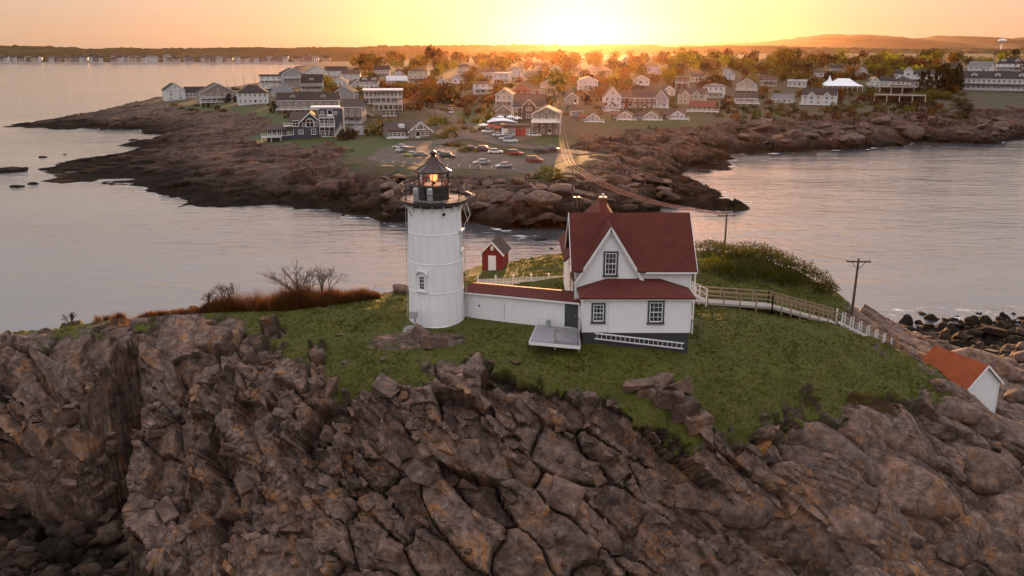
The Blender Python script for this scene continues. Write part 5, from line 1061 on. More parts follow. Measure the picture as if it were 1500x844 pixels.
# ============================================================ trees and shrubs of the town
def leafmat(name, col, tr=.45):
    n = NT(name); n.t.nodes.remove(n.b); v = n.coord(kind='World'); f = n.noise(v, .35, 4, .7); oi = n.n('ShaderNodeObjectInfo')
    c = n.ramp(f, [(.25, tuple(x*.6 for x in col)), (.75, tuple(x*1.35 for x in col))]); hs = n.n('ShaderNodeHueSaturation'); n.l(c, hs.inputs['Color'])
    n.l(n.math('ADD', n.math('MULTIPLY', oi.outputs['Random'], .05), .475), hs.inputs['Hue']); n.l(n.math('ADD', n.math('MULTIPLY', oi.outputs['Random'], .7), .65), hs.inputs['Value'])
    d = n.n('ShaderNodeBsdfDiffuse'); t = n.n('ShaderNodeBsdfTranslucent'); m = n.n('ShaderNodeMixShader'); m.inputs[0].default_value = tr
    n.l(hs.outputs[0], d.inputs[0]); n.l(hs.outputs[0], t.inputs[0]); n.l(d.outputs[0], m.inputs[1]); n.l(t.outputs[0], m.inputs[2]); n.l(m.outputs[0], n.out.inputs[0]); return n.m
LEAF = {'rust': leafmat('leaf_rust', (.15, .062, .022)), 'orange': leafmat('leaf_orange', (.19, .10, .028)), 'olive': leafmat('leaf_olive', (.105, .095, .022)), 'yellow green': leafmat('leaf_yellow_green', (.24, .20, .03)), 'dark green': leafmat('leaf_dark_green', (.022, .026, .012), .25), 'brown': leafmat('leaf_brown', (.075, .046, .024), .3)}
M_bark = simple('bark', (.06, .045, .035), .85, var=.3)
def crown_mesh(name, kind, seed, n=420):
    r = random.Random(seed); m = mb(); lobes = []
    if kind == 'round': lobes = [(r.uniform(-.55, .55), r.uniform(-.55, .55), r.uniform(.35, .85), r.uniform(.28, .5)) for _ in range(9)]
    elif kind == 'low': lobes = [(r.uniform(-.75, .75), r.uniform(-.75, .75), r.uniform(.1, .4), r.uniform(.22, .42)) for _ in range(9)]
    elif kind == 'tall': lobes = [(r.uniform(-.3, .3), r.uniform(-.3, .3), .25+.75*i/8, .38*(1.1-.5*i/8)) for i in range(9)]
    elif kind == 'umbrella': lobes = [(r.uniform(-.7, .7), r.uniform(-.7, .7), r.uniform(.72, .98), r.uniform(.2, .32)) for _ in range(8)]+[(r.uniform(-.5, .2), 0, .5, .18)]
    for i in range(n):
        if kind == 'conifer':
            h = r.random()**1.4; a = r.uniform(0, 6.28); q = (1-h)*.42*r.uniform(.55, 1.1)+.02; c = Vector((q*math.cos(a), q*math.sin(a), .08+h*.95))
        else:
            lx_, ly_, lz_, lr_2 = lobes[i % len(lobes)]; d = Vector((r.gauss(0, 1), r.gauss(0, 1), r.gauss(0, 1))).normalized(); c = Vector((lx_, ly_, lz_))+d*lr_2*r.uniform(.7, 1.08)
            c.z = max(c.z, .02)
        s = r.uniform(.05, .12); u = Vector((r.gauss(0, 1), r.gauss(0, 1), r.gauss(0, .7))).normalized(); w = u.cross(Vector((r.gauss(0, 1), r.gauss(0, 1), r.gauss(0, 1)))).normalized()
        m._add([c-u*s, c+w*s*.8, c+u*s, c-w*s*.7], [(0, 1, 2, 3)])
    return m
def trunk_mesh(seed, conifer=False):
    r = random.Random(seed); m = mb().tube([(0, 0, -.08), (.01, 0, .3), (r.uniform(-.05, .05), 0, .75)], [.045, .032, .012], 6)
    if not conifer:
        for k in range(5): a = r.uniform(0, 6.28); z = r.uniform(.22, .5); m.tube([(0, 0, z), (.2*math.cos(a), .2*math.sin(a), z+.18), (.42*math.cos(a), .42*math.sin(a), z+.36)], [.022, .014, .005], 4)
    return m.mesh('trunk', M_bark)
SHAPES = {}
for kd, ns_2 in (('round', 4), ('low', 3), ('tall', 2), ('conifer', 2), ('umbrella', 1)):
    for i in range(ns_2):
        geo = crown_mesh('crown', kd, 100+i*7+len(kd)*31, 420 if kd != 'low' else 300)
        for cn in LEAF: SHAPES[(kd, i, cn)] = geo.mesh('crown', LEAF[cn])
TRUNK = [trunk_mesh(i) for i in range(3)]; TRUNKC = trunk_mesh(9, True)
TREES = []; rt = random.Random(21)
SHORT = {'round': 'round crowned tree', 'tall': 'tall narrow tree', 'conifer': 'pointed conifer', 'umbrella': 'flat topped pine', 'low': 'spreading shrub'}
def tree(px, py, hpx, kd, col, label=None, wf=1.0, base=None, group='trees of the town'):
    b = base or land_at(px, py); s = (b[1]*cT+(CAMH-b[2])*sT)/FOC; H_ = hpx*s; w = H_*(.72 if kd == 'round' else .95 if kd == 'low' else .5 if kd == 'tall' else .62 if kd != 'conifer' else .75)*wf
    nm = 'shrub' if kd == 'low' else 'conifer_tree' if kd in ('conifer', 'umbrella') else 'tree'
    o = empty(nm, b, rt.uniform(0, 6.28)); i = rt.randrange({'round': 4, 'low': 3, 'tall': 2, 'conifer': 2, 'umbrella': 1}[kd])
    link('crown', SHAPES[(kd, i, col)], o, scale=(w, w*rt.uniform(.85, 1.15), H_*(1 if kd != 'low' else 1.4)))
    if kd != 'low': link('trunk', TRUNKC if kd in ('conifer',) else TRUNK[rt.randrange(3)], o, scale=(H_*.8, H_*.8, H_))
    TREES.append((o, px, py, hpx, kd, col, label, group)); return o
def blocked(px, py, hpx, wpx, slack=.3):
    for (hx, hy, hr, xa, xb, ya, yb_, lb) in HOUSES:
        ov_x = min(px+wpx/2, xb)-max(px-wpx/2, xa); ov_y = min(py, yb_)-max(py-hpx, ya)
        if ov_x > 0 and ov_y > 0 and py > yb_-6:
            if ov_x*ov_y > slack*min((xb-xa)*(yb_-ya), hpx*wpx) : return True
        if ov_x > 0 and ya < py < yb_ and py > yb_-10: return True
    return False
NAMED = [(551,106,15,'conifer','dark green','dark pointed conifer above the barn roof',1),(637,100,26,'umbrella','brown','tall flat topped pine breaking the skyline',1),(478,131,17,'round','yellow green','bright yellow green tree beside the wide dark roof',1.1),(432,127,9,'round','yellow green','small yellow tree between the bay houses',1),
 (540,108,14,'round','orange','orange tree below the dark conifer',1.3),(805,163,20,'round','yellow green','yellow green tree behind the gift shop roof',1),(825,140,32,'round','olive','big olive tree right of the beige three storey house',1.1),(1002,101,24,'round','yellow green','big round yellow green tree on the hill',1.3),
 (978,118,18,'round','yellow green','yellow tree right of the lilac roof',1.2),(1147,102,28,'round','yellow green','tall bright yellow tree before the dark hilltop woods',1.1),(1375,135,44,'low','dark green','great dark evergreen mass left of the inn',.75),(1398,132,30,'tall','dark green','dark evergreen at the corner of the inn',1.2),(1360,140,24,'low','dark green','dark evergreen bush above the terrace',.8),
 (800,262,20,'low','olive','round green bush on the rocks below the parking lot',1.0),(820,268,11,'low','olive','low green bush right of the round bush',1.1),(337,150,14,'low','dark green','dark bush between the taupe house and the hipped house',.8),(403,165,17,'low','dark green','dark bush before the corner deck of the long taupe house',.8),(426,172,10,'low','brown','brown shrub behind the navy house',1.2),
 (507,205,20,'low','brown','brown bush at the corner of the navy house',.8),(516,200,12,'low','orange','orange shrub right of the navy house',.9),(553,198,20,'low','olive','hedge of olive shrubs left of the visitor cottage',1.4),(645,182,14,'low','olive','olive scrub behind the visitor cottage',1.8),(655,202,10,'low','olive','olive shrub beside the road bend',1.6),
 (606,160,26,'low','rust','rust shrub bank right of the apartment house',1.3),(640,150,24,'low','olive','broad olive thicket above the road',1.6),(625,138,18,'round','orange','orange tree below the cream house',1.5),(590,132,12,'low','orange','orange shrub above the apartment roof',2.0),(716,180,22,'low','olive','olive bush left of the taupe gabled cottage',.8),
 (660,152,26,'round','brown','brown tree above the bend of the road',1.2),(690,155,16,'low','brown','brown thicket below the long white house',2.2),(690,222,6,'low','olive','low olive hedge along the far edge of the parking lot',3.5),(740,225,6,'low','brown','low brown hedge beside the parked white car',3.2),(668,214,6,'low','olive','low green hedge at the parking entrance',3)]
for (px, py, h, kd, col, lb, wf) in NAMED: tree(px, py, h, kd, col, lb, wf)
cols_ = ['rust', 'orange', 'olive', 'yellow green', 'brown', 'olive', 'olive', 'dark green', 'olive', 'brown']
def scatter(n, x0, x1, y0, y1, h0, h1, kinds, cl, group, slack=.3, minsep=7):
    k = tries = 0
    while k < n and tries < n*12:
        tries += 1; px = rt.uniform(x0, x1); py = rt.uniform(y0, y1); h = rt.uniform(h0, h1); kd = rt.choice(kinds); c = rt.choice(cl)
        if blocked(px, py, h, h*(1.0 if kd == 'round' else 1.6), slack): continue
        if any((px-t[1])**2+((py-t[2])*2.2)**2 < minsep**2 for t in TREES): continue
        tree(px, py, h, kd, c, group=group, wf=rt.uniform(1.0, 1.5)); k += 1
scatter(105, 540, 1500, 85, 96, 8, 13, ['round', 'round', 'round', 'round', 'umbrella'], cols_+['dark green', 'olive'], 'trees massed along the wooded hilltop', .8, 5)
scatter(110, 520, 1500, 95, 109, 11, 17, ['round'], cols_, 'trees massed below the hilltop', .6, 6)
scatter(85, 560, 1420, 107, 126, 9, 16, ['round', 'round', 'low'], cols_, 'trees between the upper houses', .38, 7)
scatter(64, 620, 1420, 122, 150, 8, 15, ['round', 'low', 'low'], ['rust', 'orange', 'olive', 'brown', 'olive'], 'trees between the middle houses', .22, 8)
scatter(40, 470, 640, 104, 150, 7, 13, ['round', 'low'], ['rust', 'orange', 'olive', 'brown', 'olive'], 'trees between the western houses', .22, 7)
scatter(70, 830, 1420, 146, 178, 4, 8, ['low'], ['olive', 'brown', 'rust', 'olive'], 'scrub bushes on the slope above the rocks', .18, 8)
scatter(14, 640, 840, 160, 200, 5, 9, ['low'], ['olive', 'brown', 'olive'], 'scrub bushes beside the road', .15, 14)
scatter(16, 1060, 1420, 150, 168, 6, 11, ['low'], ['olive', 'brown', 'dark green'], 'scrub bushes above the eastern rocks', .18, 12)
scatter(70, 540, 1420, 118, 172, 4, 7.5, ['low'], ['olive', 'brown', 'rust', 'olive', 'brown'], 'low garden shrubs among the houses', .12, 6)
scatter(24, 250, 540, 118, 165, 4, 7, ['low'], ['olive', 'brown', 'dark green'], 'low garden shrubs along the bay', .12, 8)
# labels that say which tree: its look and the nearest named neighbour
def short(lb):
    for cut in (' with ', ' standing ', ' tucked ', ' behind ', ' beside ', ' above ', ' below ', ' near ', ' on ', ' by ', ' uphill ', ' left ', ' right ', ' high ', ' half ', ' glowing ', ' just ', ' among ', ' in ', ' at ', ' running ', ', ', ' end '): lb = lb.split(cut)[0]
    return lb
HS = [(xa, xb, ya, yb_, short(lb)) for (_, _, _, xa, xb, ya, yb_, lb) in HOUSES if ' ' in lb]
cnt = {}; pend = []
for (o, px, py, h, kd, col, lb, grp) in TREES:
    if not lb:
        d, q = min((math.hypot((xa+xb)/2-px, 1.6*(yb_-py)), (xa, xb, ya, yb_, s_)) for (xa, xb, ya, yb_, s_) in HS)
        cxm = (q[0]+q[1])/2; rel = 'left of' if px < q[0] else 'right of' if px > q[1] else 'behind' if py < q[3] else 'in front of'
        if grp.startswith('trees massed along') : rel = 'on the skyline '+('left of' if px < cxm else 'right of')
        size = 'tall ' if h > 18 else 'small ' if h < 9 else ''
        lb = f'{size}{col} {SHORT[kd]} {rel} the {q[4]}'
    pend.append((o, px, py, lb, grp)); cnt.setdefault(lb, []).append((px, py))
ORD = ['nearest the water', 'second', 'third', 'fourth', 'fifth', 'sixth', 'seventh', 'eighth']
for (o, px, py, lb, grp) in pend:
    L_ = sorted(cnt[lb])
    if len(L_) > 1:
        i = L_.index((px, py)); lb = lb+(', leftmost of them' if i == 0 else ', rightmost of them' if i == len(L_)-1 else f', {ORD[i]} from left')
    tag(o, ' '.join(lb.split()[:16]), 'shrub' if o.name.startswith('shrub') else 'tree', grp)

# ============================================================ far shore, woods and hills
def profile(pts, Y):
    a = np.array([atY(px, py, Y) for px, py in pts]); return a[:, 0], a[:, 2]
n = NT('far_woods'); v = n.coord(kind='World'); f = n.noise(v, .012, 5, .65); f2 = n.noise(v, .12, 4, .7)
c = n.mix(n.ramp(f, [(.35, 0), (.65, 1)]), n.ramp(f2, [(.3, (.035, .024, .012)), (.7, (.085, .052, .024))]), n.ramp(f2, [(.3, (.030, .030, .010)), (.7, (.08, .072, .022))]))
n.set(Base_Color=c, Roughness=.95, Specular_IOR_Level=.1); M_woods = n.m
n = NT('beach_sand'); n.set(Base_Color=(.22, .17, .14), Roughness=.9); M_sand = n.m
def shoreY(x): return 2390+np.where(x > -380, -np.clip((x+380)*1.3, 0, 520), 0)
xs = np.linspace(-2300, 2700, 760); vsn = np.concatenate([np.linspace(0, .12, 8), np.linspace(.13, 1, 70)]); px_, pz_ = profile([(-400,65),(0,65),(60,67),(200,70),(300,70),(420,68),(500,67),(700,65),(850,64),(950,65),(1100,66),(1300,70),(1900,70)], 3300)
V_g, X_g = np.meshgrid(vsn, xs, indexing='ij'); Yf = shoreY(X_g)+V_g*(3300-shoreY(X_g)); top = np.interp(X_g, px_, pz_)
Zf = 1.0+V_g*4+np.clip((V_g-.1)/.9, 0, 1)**.8*(top-14)
pp = np.stack([X_g.ravel()*.07, Yf.ravel()*.07, 0*X_g.ravel()], 1); f1, e, cc, off = voro(pp, 301); bump_ = ((1-np.clip(f1, 0, 1)**2)*(5+8*cc)).reshape(X_g.shape)
Zf = Zf+bump_*sstep(.10, .16, V_g)*np.clip(.35+.9*fbm(pp*.12, 311, 3).reshape(X_g.shape)+.4, .1, 1)
Zf = np.where(V_g < .001, -1, Zf); me = grid_mesh('woodland', X_g, Yf, Zf, M_woods); wo_ = link('woodland', me); tag(wo_, 'low wooded land stretching behind the far bay', 'woodland', kind='stuff')
Vb, Xb = np.meshgrid(np.linspace(0, 1, 5), np.linspace(-2300, -200, 60), indexing='ij'); Yb = shoreY(Xb)-14+Vb*60; me = grid_mesh('beach', Xb, Yb, -.3+Vb*2.9+.0*Xb, M_sand); tag(link('beach', me), kind='structure')
hx, hz_ = profile([(-500,72),(300,72),(700,69),(900,66),(1000,65),(1100,62),(1150,57.5),(1200,51.5),(1225,51),(1260,53),(1310,60),(1345,57),(1372,53),(1400,55),(1425,58.5),(1470,58),(1500,55),(1560,56),(1700,62),(1900,66)], 8600)
V_h, X_h = np.meshgrid(np.linspace(0, 1, 26), np.linspace(-5500, 7600, 420), indexing='ij'); Yh = 5200+V_h*3400; Zh = 4+(np.interp(X_h, hx, hz_)-4)*np.sin(V_h*math.pi/2)**1.6
ph = np.stack([X_h.ravel()*.012, Yh.ravel()*.012, 0*X_h.ravel()], 1); Zh = Zh+(fbm(ph, 321, 4)*7).reshape(X_h.shape)*V_h; me = grid_mesh('hills', X_h, Yh, Zh, M_woods); tag(link('hills', me), kind='structure')
V_p, X_p = np.meshgrid(np.linspace(0, 1, 3), np.linspace(-5500, 7600, 5), indexing='ij'); me = grid_mesh('plain', X_p, 3280+V_p*2000, 14+0*X_p, M_woods); tag(link('plain', me), kind='structure')
# water tower on the hillside
wt = empty('water_tower', atY(1467, 70, 4200)); tag(wt, 'pale round water tower on the wooded hillside at far right', 'water tower'); mb().lathe([(0, 20), (9, 21), (17, 26), (19, 31), (17, 36), (9, 40), (0, 41)], 20).build('tank', simple('pale_tank', (.62, .66, .7), .4), wt); mb().tube([(0, 0, -20), (0, 0, 22)], 3.5, 10).build('stem', M_trim, wt)
# beach houses over the bay
bm = []
for k, (w_, h_, c1_, c2_) in enumerate([(11, 6.5, 'white', 'grey'), (14, 6, 'beige', 'dark'), (9, 8, 'white', 'dark'), (16, 5.5, 'grey', 'brown'), (12, 7, 'cream', 'brown')]):
    m = mb(); m.prism([(-w_/2, 0, -3), (-w_/2, 9, -3), (-w_/2, 9, h_), (-w_/2, 4.5, h_+3.4), (-w_/2, 0, h_)], (w_, 0, 0))
    m.prism([(-w_/2-.5, -.5, h_-.2), (-w_/2-.5, 4.5, h_+3.6), (-w_/2-.5, 9.5, h_-.2), (-w_/2-.5, 9.5, h_+.3), (-w_/2-.5, 4.5, h_+4.1), (-w_/2-.5, -.5, h_+.3)], (w_+1, 0, 0), 1)
    for i in range(3): m.box(-w_/2+w_*(i+.3)/3, -w_/2+w_*(i+.7)/3, -.06, 0, h_*.5, h_*.8, 2); m.box(-w_/2+w_*(i+.3)/3, -w_/2+w_*(i+.7)/3, -.06, 0, h_*.1, h_*.36, 2)
    bm.append(m.mesh('beach_house', [MW[c1_], MR[c2_], M_pane]))
rbh = random.Random(5)
for k in range(86):
    px = -10+500*(k+rbh.uniform(-.4, .4))/86; X = (px-750)/FOC*2440; Y = float(shoreY(np.array(X)))+rbh.choice([48, 60, 85, 110])+rbh.uniform(0, 12)
    o = link('beach_house', bm[rbh.randrange(5)], loc=(X, Y, 4+ (Y-2440)*.04), rz=rbh.uniform(-.4, .4), scale=rbh.uniform(.9, 1.5)); tag(o, 'tiny pale house in the row along the far bay beach', 'house', 'houses along the far bay beach')
lb_ = link('long_hall', mb().box(-45, 45, 0, 20, -3, 9).prism([(-46, -1, 9), (-46, 10, 14), (-46, 21, 9)], (92, 0, 0), 1).mesh('long_hall', [MW['white'], MR['grey']]), loc=(-1035, 2470, 5)); tag(lb_, 'long pale hall on the far bay shore at the left', 'building')
# ============================================================ cars, people, street things
def carpaint(name, col, metal=.3): n = NT(name); n.set(Base_Color=col, Roughness=.32, Metallic=metal, Coat_Weight=.6, Coat_Roughness=.08); return n.m
PAINT = {'white': carpaint('paint_white', (.72, .72, .72), 0), 'silver': carpaint('paint_silver', (.36, .37, .39), .6), 'dark': carpaint('paint_dark', (.025, .026, .03)), 'red': carpaint('paint_red', (.24, .022, .018)), 'maroon': carpaint('paint_maroon', (.10, .018, .018)), 'lime': carpaint('paint_lime', (.42, .52, .12), 0), 'grey': carpaint('paint_grey', (.14, .145, .155), .5)}
M_tyre = simple('tyre_rubber', (.018, .018, .018), .85); M_rim = simple('wheel_rim', (.4, .4, .4), .35, .8); M_carglass = simple('car_glass', (.015, .018, .022), .06, spec=.8); M_lamp = simple('lamp_lens', (.6, .58, .52), .15); M_tail = simple('tail_lens', (.35, .02, .015), .2)
def loft(secs):  # sections along x: list of (x, [(y,z)...])
    m = mb(); n = len(secs[0][1]); vs = [(x, y, z) for x, s in secs for y, z in s]; fs = []
    for i in range(len(secs)-1):
        for j in range(n): fs.append((i*n+j, (i+1)*n+j, (i+1)*n+(j+1) % n, i*n+(j+1) % n))
    fs += [tuple(range(n))[::-1][::-1], tuple(range((len(secs)-1)*n, len(secs)*n))[::-1]]; m._add(vs, fs, 0, True); return m
def body_sec(w, z0, z1): return [(-w*.92, z0), (-w, z0+.12), (-w, z0+(z1-z0)*.6), (-w*.92, z1), (w*.92, z1), (w, z0+(z1-z0)*.6), (w, z0+.12), (w*.92, z0)]
def cab_sec(w, z0, z1, t): return [(-w, z0), (-w*t, z1-.05), (-w*t*.9, z1), (w*t*.9, z1), (w*t, z1-.05), (w, z0)]
CARM = {}
for kd, suv in (('sedan', 0), ('suv', 1), ('pickup', 2)):
    hz = .95 if not suv else 1.08; ht = 1.45 if not suv else 1.78; Lh = 2.3
    body = loft([(-Lh, body_sec(.7, .42, hz-.18)), (-Lh+.12, body_sec(.84, .3, hz-.05)), (-1.5, body_sec(.9, .26, hz)), (.8, body_sec(.9, .26, hz)), (1.6, body_sec(.88, .27, hz-.1)), (Lh-.15, body_sec(.8, .3, hz-.22)), (Lh, body_sec(.66, .4, hz-.34))])
    if suv == 0: cab = [(-1.75, .8, 0), (-1.05, .86, 1), (.25, .86, 1), (1.15, .8, 0)]
    elif suv == 1: cab = [(-2.2, .82, 0), (-1.95, .86, 1), (.35, .86, 1), (1.1, .82, 0)]
    else: cab = [(-.75, .84, 0), (-.6, .86, 1), (.45, .86, 1), (1.15, .82, 0)]
    cabin = loft([(x, cab_sec(w, hz-.03, (ht if k else hz+.04), .84)) for x, w, k in cab]); roofp = mb().box(cab[1][0]-.05, cab[2][0]+.05, -.66, .66, ht-.01, ht+.025)
    CARM[kd] = (body, cabin, roofp, hz, ht, cab)
wh = mb(); wh.M = Matrix.Rotation(math.pi/2, 4, 'X'); WHEEL = wh.lathe([(.2, -.1), (.31, -.1), (.33, -.06), (.33, .06), (.31, .1), (.2, .1)], 16, cap=False).mesh('tyre', M_tyre)
wr = mb(); wr.M = Matrix.Rotation(math.pi/2, 4, 'X'); RIM = wr.lathe([(.0, -.08), (.2, -.09), (.2, .09), (.0, .08)], 10).mesh('rim', M_rim)
CM = {}
for kd in CARM:
    for p in PAINT: CM[(kd, p)] = (CARM[kd][0].mesh('body', PAINT[p]), CARM[kd][2].mesh('roof_panel', PAINT[p]))
    CM[kd] = CARM[kd][1].mesh('cabin_glass', M_carglass)
LAMP = mb().box(-.02, .03, -.16, .16, -.06, .06).mesh('headlight', M_lamp); TAIL = mb().box(-.03, .02, -.14, .14, -.07, .07).mesh('taillight', M_tail)
def car(px, py, rz, kd, col, label, z=None):
    b = Vector(atZ(px, py, 6.53)) if z == 'lot' else Vector(land_at(px, py))+Vector((0, 0, .16)); o = empty('parked_car', b, R(rz)); tag(o, label, 'car', 'cars by the parking lot and road')
    hz = CARM[kd][3]; link('body', CM[(kd, col)][0], o); cg = link('cabin_glass', CM[kd], o); link('roof_panel', CM[(kd, col)][1], o)
    for x in (-1.4, 1.42):
        for y in (-.82, .82): w = link('wheel', WHEEL, o, loc=(x, y, .33)); link('rim', RIM, w)
    for y in (-.58, .58): link('headlight', LAMP, o, loc=(2.22, y, hz-.38)); link('taillight', TAIL, o, loc=(-2.28, y, hz-.28))
    return o
for c_ in [(586,218,155,'sedan','white','white sedan at the top of the left row of parked cars','lot'),(590,223,155,'suv','white','white car second in the left row beside the dark one','lot'),(598,224,155,'suv','grey','dark grey car in the left row beside the lime one','lot'),(601,229,160,'sedan','lime','lime green car in the left row of the parking lot','lot'),(615,230,160,'sedan','grey','grey car at the low end of the left row','lot'),
 (643,229,165,'suv','silver','silver car just behind the lantern roof','lot'),(656,232,-15,'suv','dark','dark hatchback right of the lantern roof','lot'),(690,220,-8,'sedan','maroon','dark maroon car by the hedge of the parking lot','lot'),(710,222,-5,'suv','maroon','maroon car between the dark car and the white sedan','lot'),(726,225,-5,'sedan','white','white sedan parked along the hedge','lot'),(755,228,-8,'suv','red','red SUV casting a long shadow on the lot','lot'),
 (705,241,200,'sedan','silver','silver car parked alone in the middle of the lot','lot'),(738,246,205,'sedan','silver','silver car at the near edge of the lot','lot'),(783,238,-12,'suv','red','dark red SUV beside the round bush','lot'),(793,224,0,'suv','dark','dark car at the right edge of the lot','lot'),(809,222,0,'suv','dark','dark SUV next to the dark car under the wires','lot'),
 (741,206,0,'suv','white','white SUV behind the other white SUV on the road',0),(748,210,0,'suv','white','white SUV parked nearest the grass triangle',0),(731,201,10,'sedan','white','white car parked in front of the canopy',0),(745,202,0,'sedan','silver','silver car behind the white SUVs',0),(783,201,0,'sedan','white','white car in front of the annex',0),(662,167,80,'suv','white','white car driving down the road',0),(660,161,80,'suv','silver','pale car higher up the road',0),
 (715,196,20,'pickup','white','white pickup among the cafe umbrellas',0),(538,172,0,'sedan','dark','dark car parked left of the apartment house',0)]: car(*c_)
# cafe umbrellas and canopy
def parasol(px, py, col, label, h=2.6, r=1.5):
    b = land_at(px, py); o = empty('cafe_umbrella', b); tag(o, label, 'umbrella', 'cafe umbrellas'); mb().tube([(0, 0, 0), (0, 0, h)], .04, 6).build('pole', M_metal, o)
    mb().lathe([(r, h-.55), (r*.55, h-.2), (.03, h+.08)], 8, cap=False, smooth=False).build('canopy', col, o); mb().lathe([(.3, 0), (.3, .08), (.06, .12)], 10).build('base', M_metal, o)
M_redc = simple('red_canvas', (.45, .03, .025), .7)
for px, py, c, l, h, r in [(724,190,M_canvas,'white umbrella leftmost by the restaurant',4.2,1.6),(733,187,M_canvas,'white umbrella second by the restaurant',4.4,1.6),(748,187,M_canvas,'white umbrella third by the restaurant',4.4,1.8),(758,189,M_canvas,'white umbrella beside the garage annex',4.4,1.6),(718,194,M_redc,'red umbrella nearest the road',2.8,1.7),(730,196,M_redc,'red umbrella in front of the white canopy',2.6,1.8),(738,196,M_redc,'red umbrella beside the white canopy',2.6,1.6),(709,193,M_canvas,'white umbrella at the edge of the road',2.8,2.2)]: parasol(px, py, c, l, h, r)
b = land_at(737, 191); cp = empty('canopy_tent', b, R(8)); tag(cp, 'big white canopy over the restaurant yard', 'canopy')
vs = [((i/6-.5)*11, j/4*6, 2.6+1.6*math.sin(math.pi*min(1, i/6*.9+.1))*(.5+.5*math.sin(math.pi*j/4))) for j in range(5) for i in range(7)]
m = mb(); m._add(vs, [(j*7+i, j*7+i+1, (j+1)*7+i+1, (j+1)*7+i) for j in range(4) for i in range(6)], 0, True); m.build('canopy', M_canvas, cp)
for x in (-5.4, 5.4):
    for y in (.1, 5.9): mb().tube([(x, y, -.3), (x, y, 2.7)], .06, 6).build('leg', M_metal, cp)
# people on the far rocks: one continuous body each, hair and clothing below it as children
def person(px, py, rz, shirt, pants, label, pose=0, ht=1.72):
    b = land_at(px, py); o = empty('person', b, R(rz)); tag(o, label, 'person', 'people on the far rocks'); k = ht/1.72
    bmz = bpy.data.meshes.new('body'); st = .16+pose*.12
    J = [(0, 0, .95, .125, .10), (0, 0, 1.15, .13, .095), (0, .0, 1.38, .17, .10), (0, .01, 1.50, .055, .055), (0, .02, 1.60, .085, .095), (0, .02, 1.70, .06, .07),
         (.21, 0, 1.38, .06, .06), (.27, .02, 1.12, .046, .046), (.24, .14, .92, .036, .036), (.24, .2, .84, .04, .03), (-.21, 0, 1.38, .06, .06), (-.27, .02, 1.12, .046, .046), (-.24, .1, .9, .036, .036), (-.24, .14, .81, .04, .03),
         (.1, 0, .88, .085, .09), (.11, st*.3, .48, .062, .062), (.11, -st*.2, .1, .045, .045), (.12, .13-st*.2, .04, .045, .035), (-.1, 0, .88, .085, .09), (-.11, -st*.2, .48, .062, .062), (-.11, -st*.8, .1, .045, .045), (-.12, .13-st*.8, .04, .045, .035)]
    E_ = [(0,1),(1,2),(2,3),(3,4),(4,5),(2,6),(6,7),(7,8),(8,9),(2,10),(10,11),(11,12),(12,13),(0,14),(14,15),(15,16),(16,17),(0,18),(18,19),(19,20),(20,21)]
    bmz.from_pydata([(x*k, y*k, z*k) for x, y, z, _, _ in J], E_, []); t = bpy.data.objects.new('tmp', bmz); COL.objects.link(t); md = t.modifiers.new('s', 'SKIN')
    for i, j in enumerate(J): bmz.skin_vertices[0].data[i].radius = (j[3]*k, j[4]*k)
    bmz.skin_vertices[0].data[0].use_root = True; sb = t.modifiers.new('d', 'SUBSURF'); sb.levels = 1; sb.render_levels = 1
    me = bpy.data.meshes.new_from_object(t.evaluated_get(bpy.context.evaluated_depsgraph_get())); bpy.data.objects.remove(t); me.materials.clear(); me.materials.append(shirt); me.materials.append(pants); me.materials.append(M_skin)
    for p in me.polygons: z = p.center.z/k; p.material_index = 2 if z > 1.47 or (abs(p.center.x) > .2*k and z < .9) else 1 if z < .95 else 0; p.use_smooth = True
    me.name = 'body'; link('body', me, o); h = mb(); h.M = Matrix.Translation((0, -.015*k, 1.655*k)); h.lathe([(.098*k, -.03), (.1*k, .03), (.075*k, .085), (.0, .105)], 10); h.build('hair', M_hair, o); return o
M_skin = simple('skin', (.35, .2, .14), .6); M_hair = simple('hair', (.03, .02, .015), .7); CLO = [simple('cloth_%s' % nme, c, .85) for nme, c in (('black', (.02, .02, .024)), ('blue', (.05, .07, .14)), ('tan', (.3, .22, .14)), ('maroon', (.16, .03, .03)))]
for a in [(771,264,170,CLO[0],CLO[1],'person in black top standing on the rocks below the parking lot',0),(775,263,200,CLO[3],CLO[0],'person in maroon top beside the one in black on the rocks',.5),(872,266,180,CLO[1],CLO[0],'person in blue top standing under the wires on the rocks',0),(915,257,150,CLO[0],CLO[0],'person dressed in black walking on the rock shelf',1),(700,250,180,CLO[2],CLO[1],'person in tan top at the near edge of the parking lot',.4)]: person(*a)
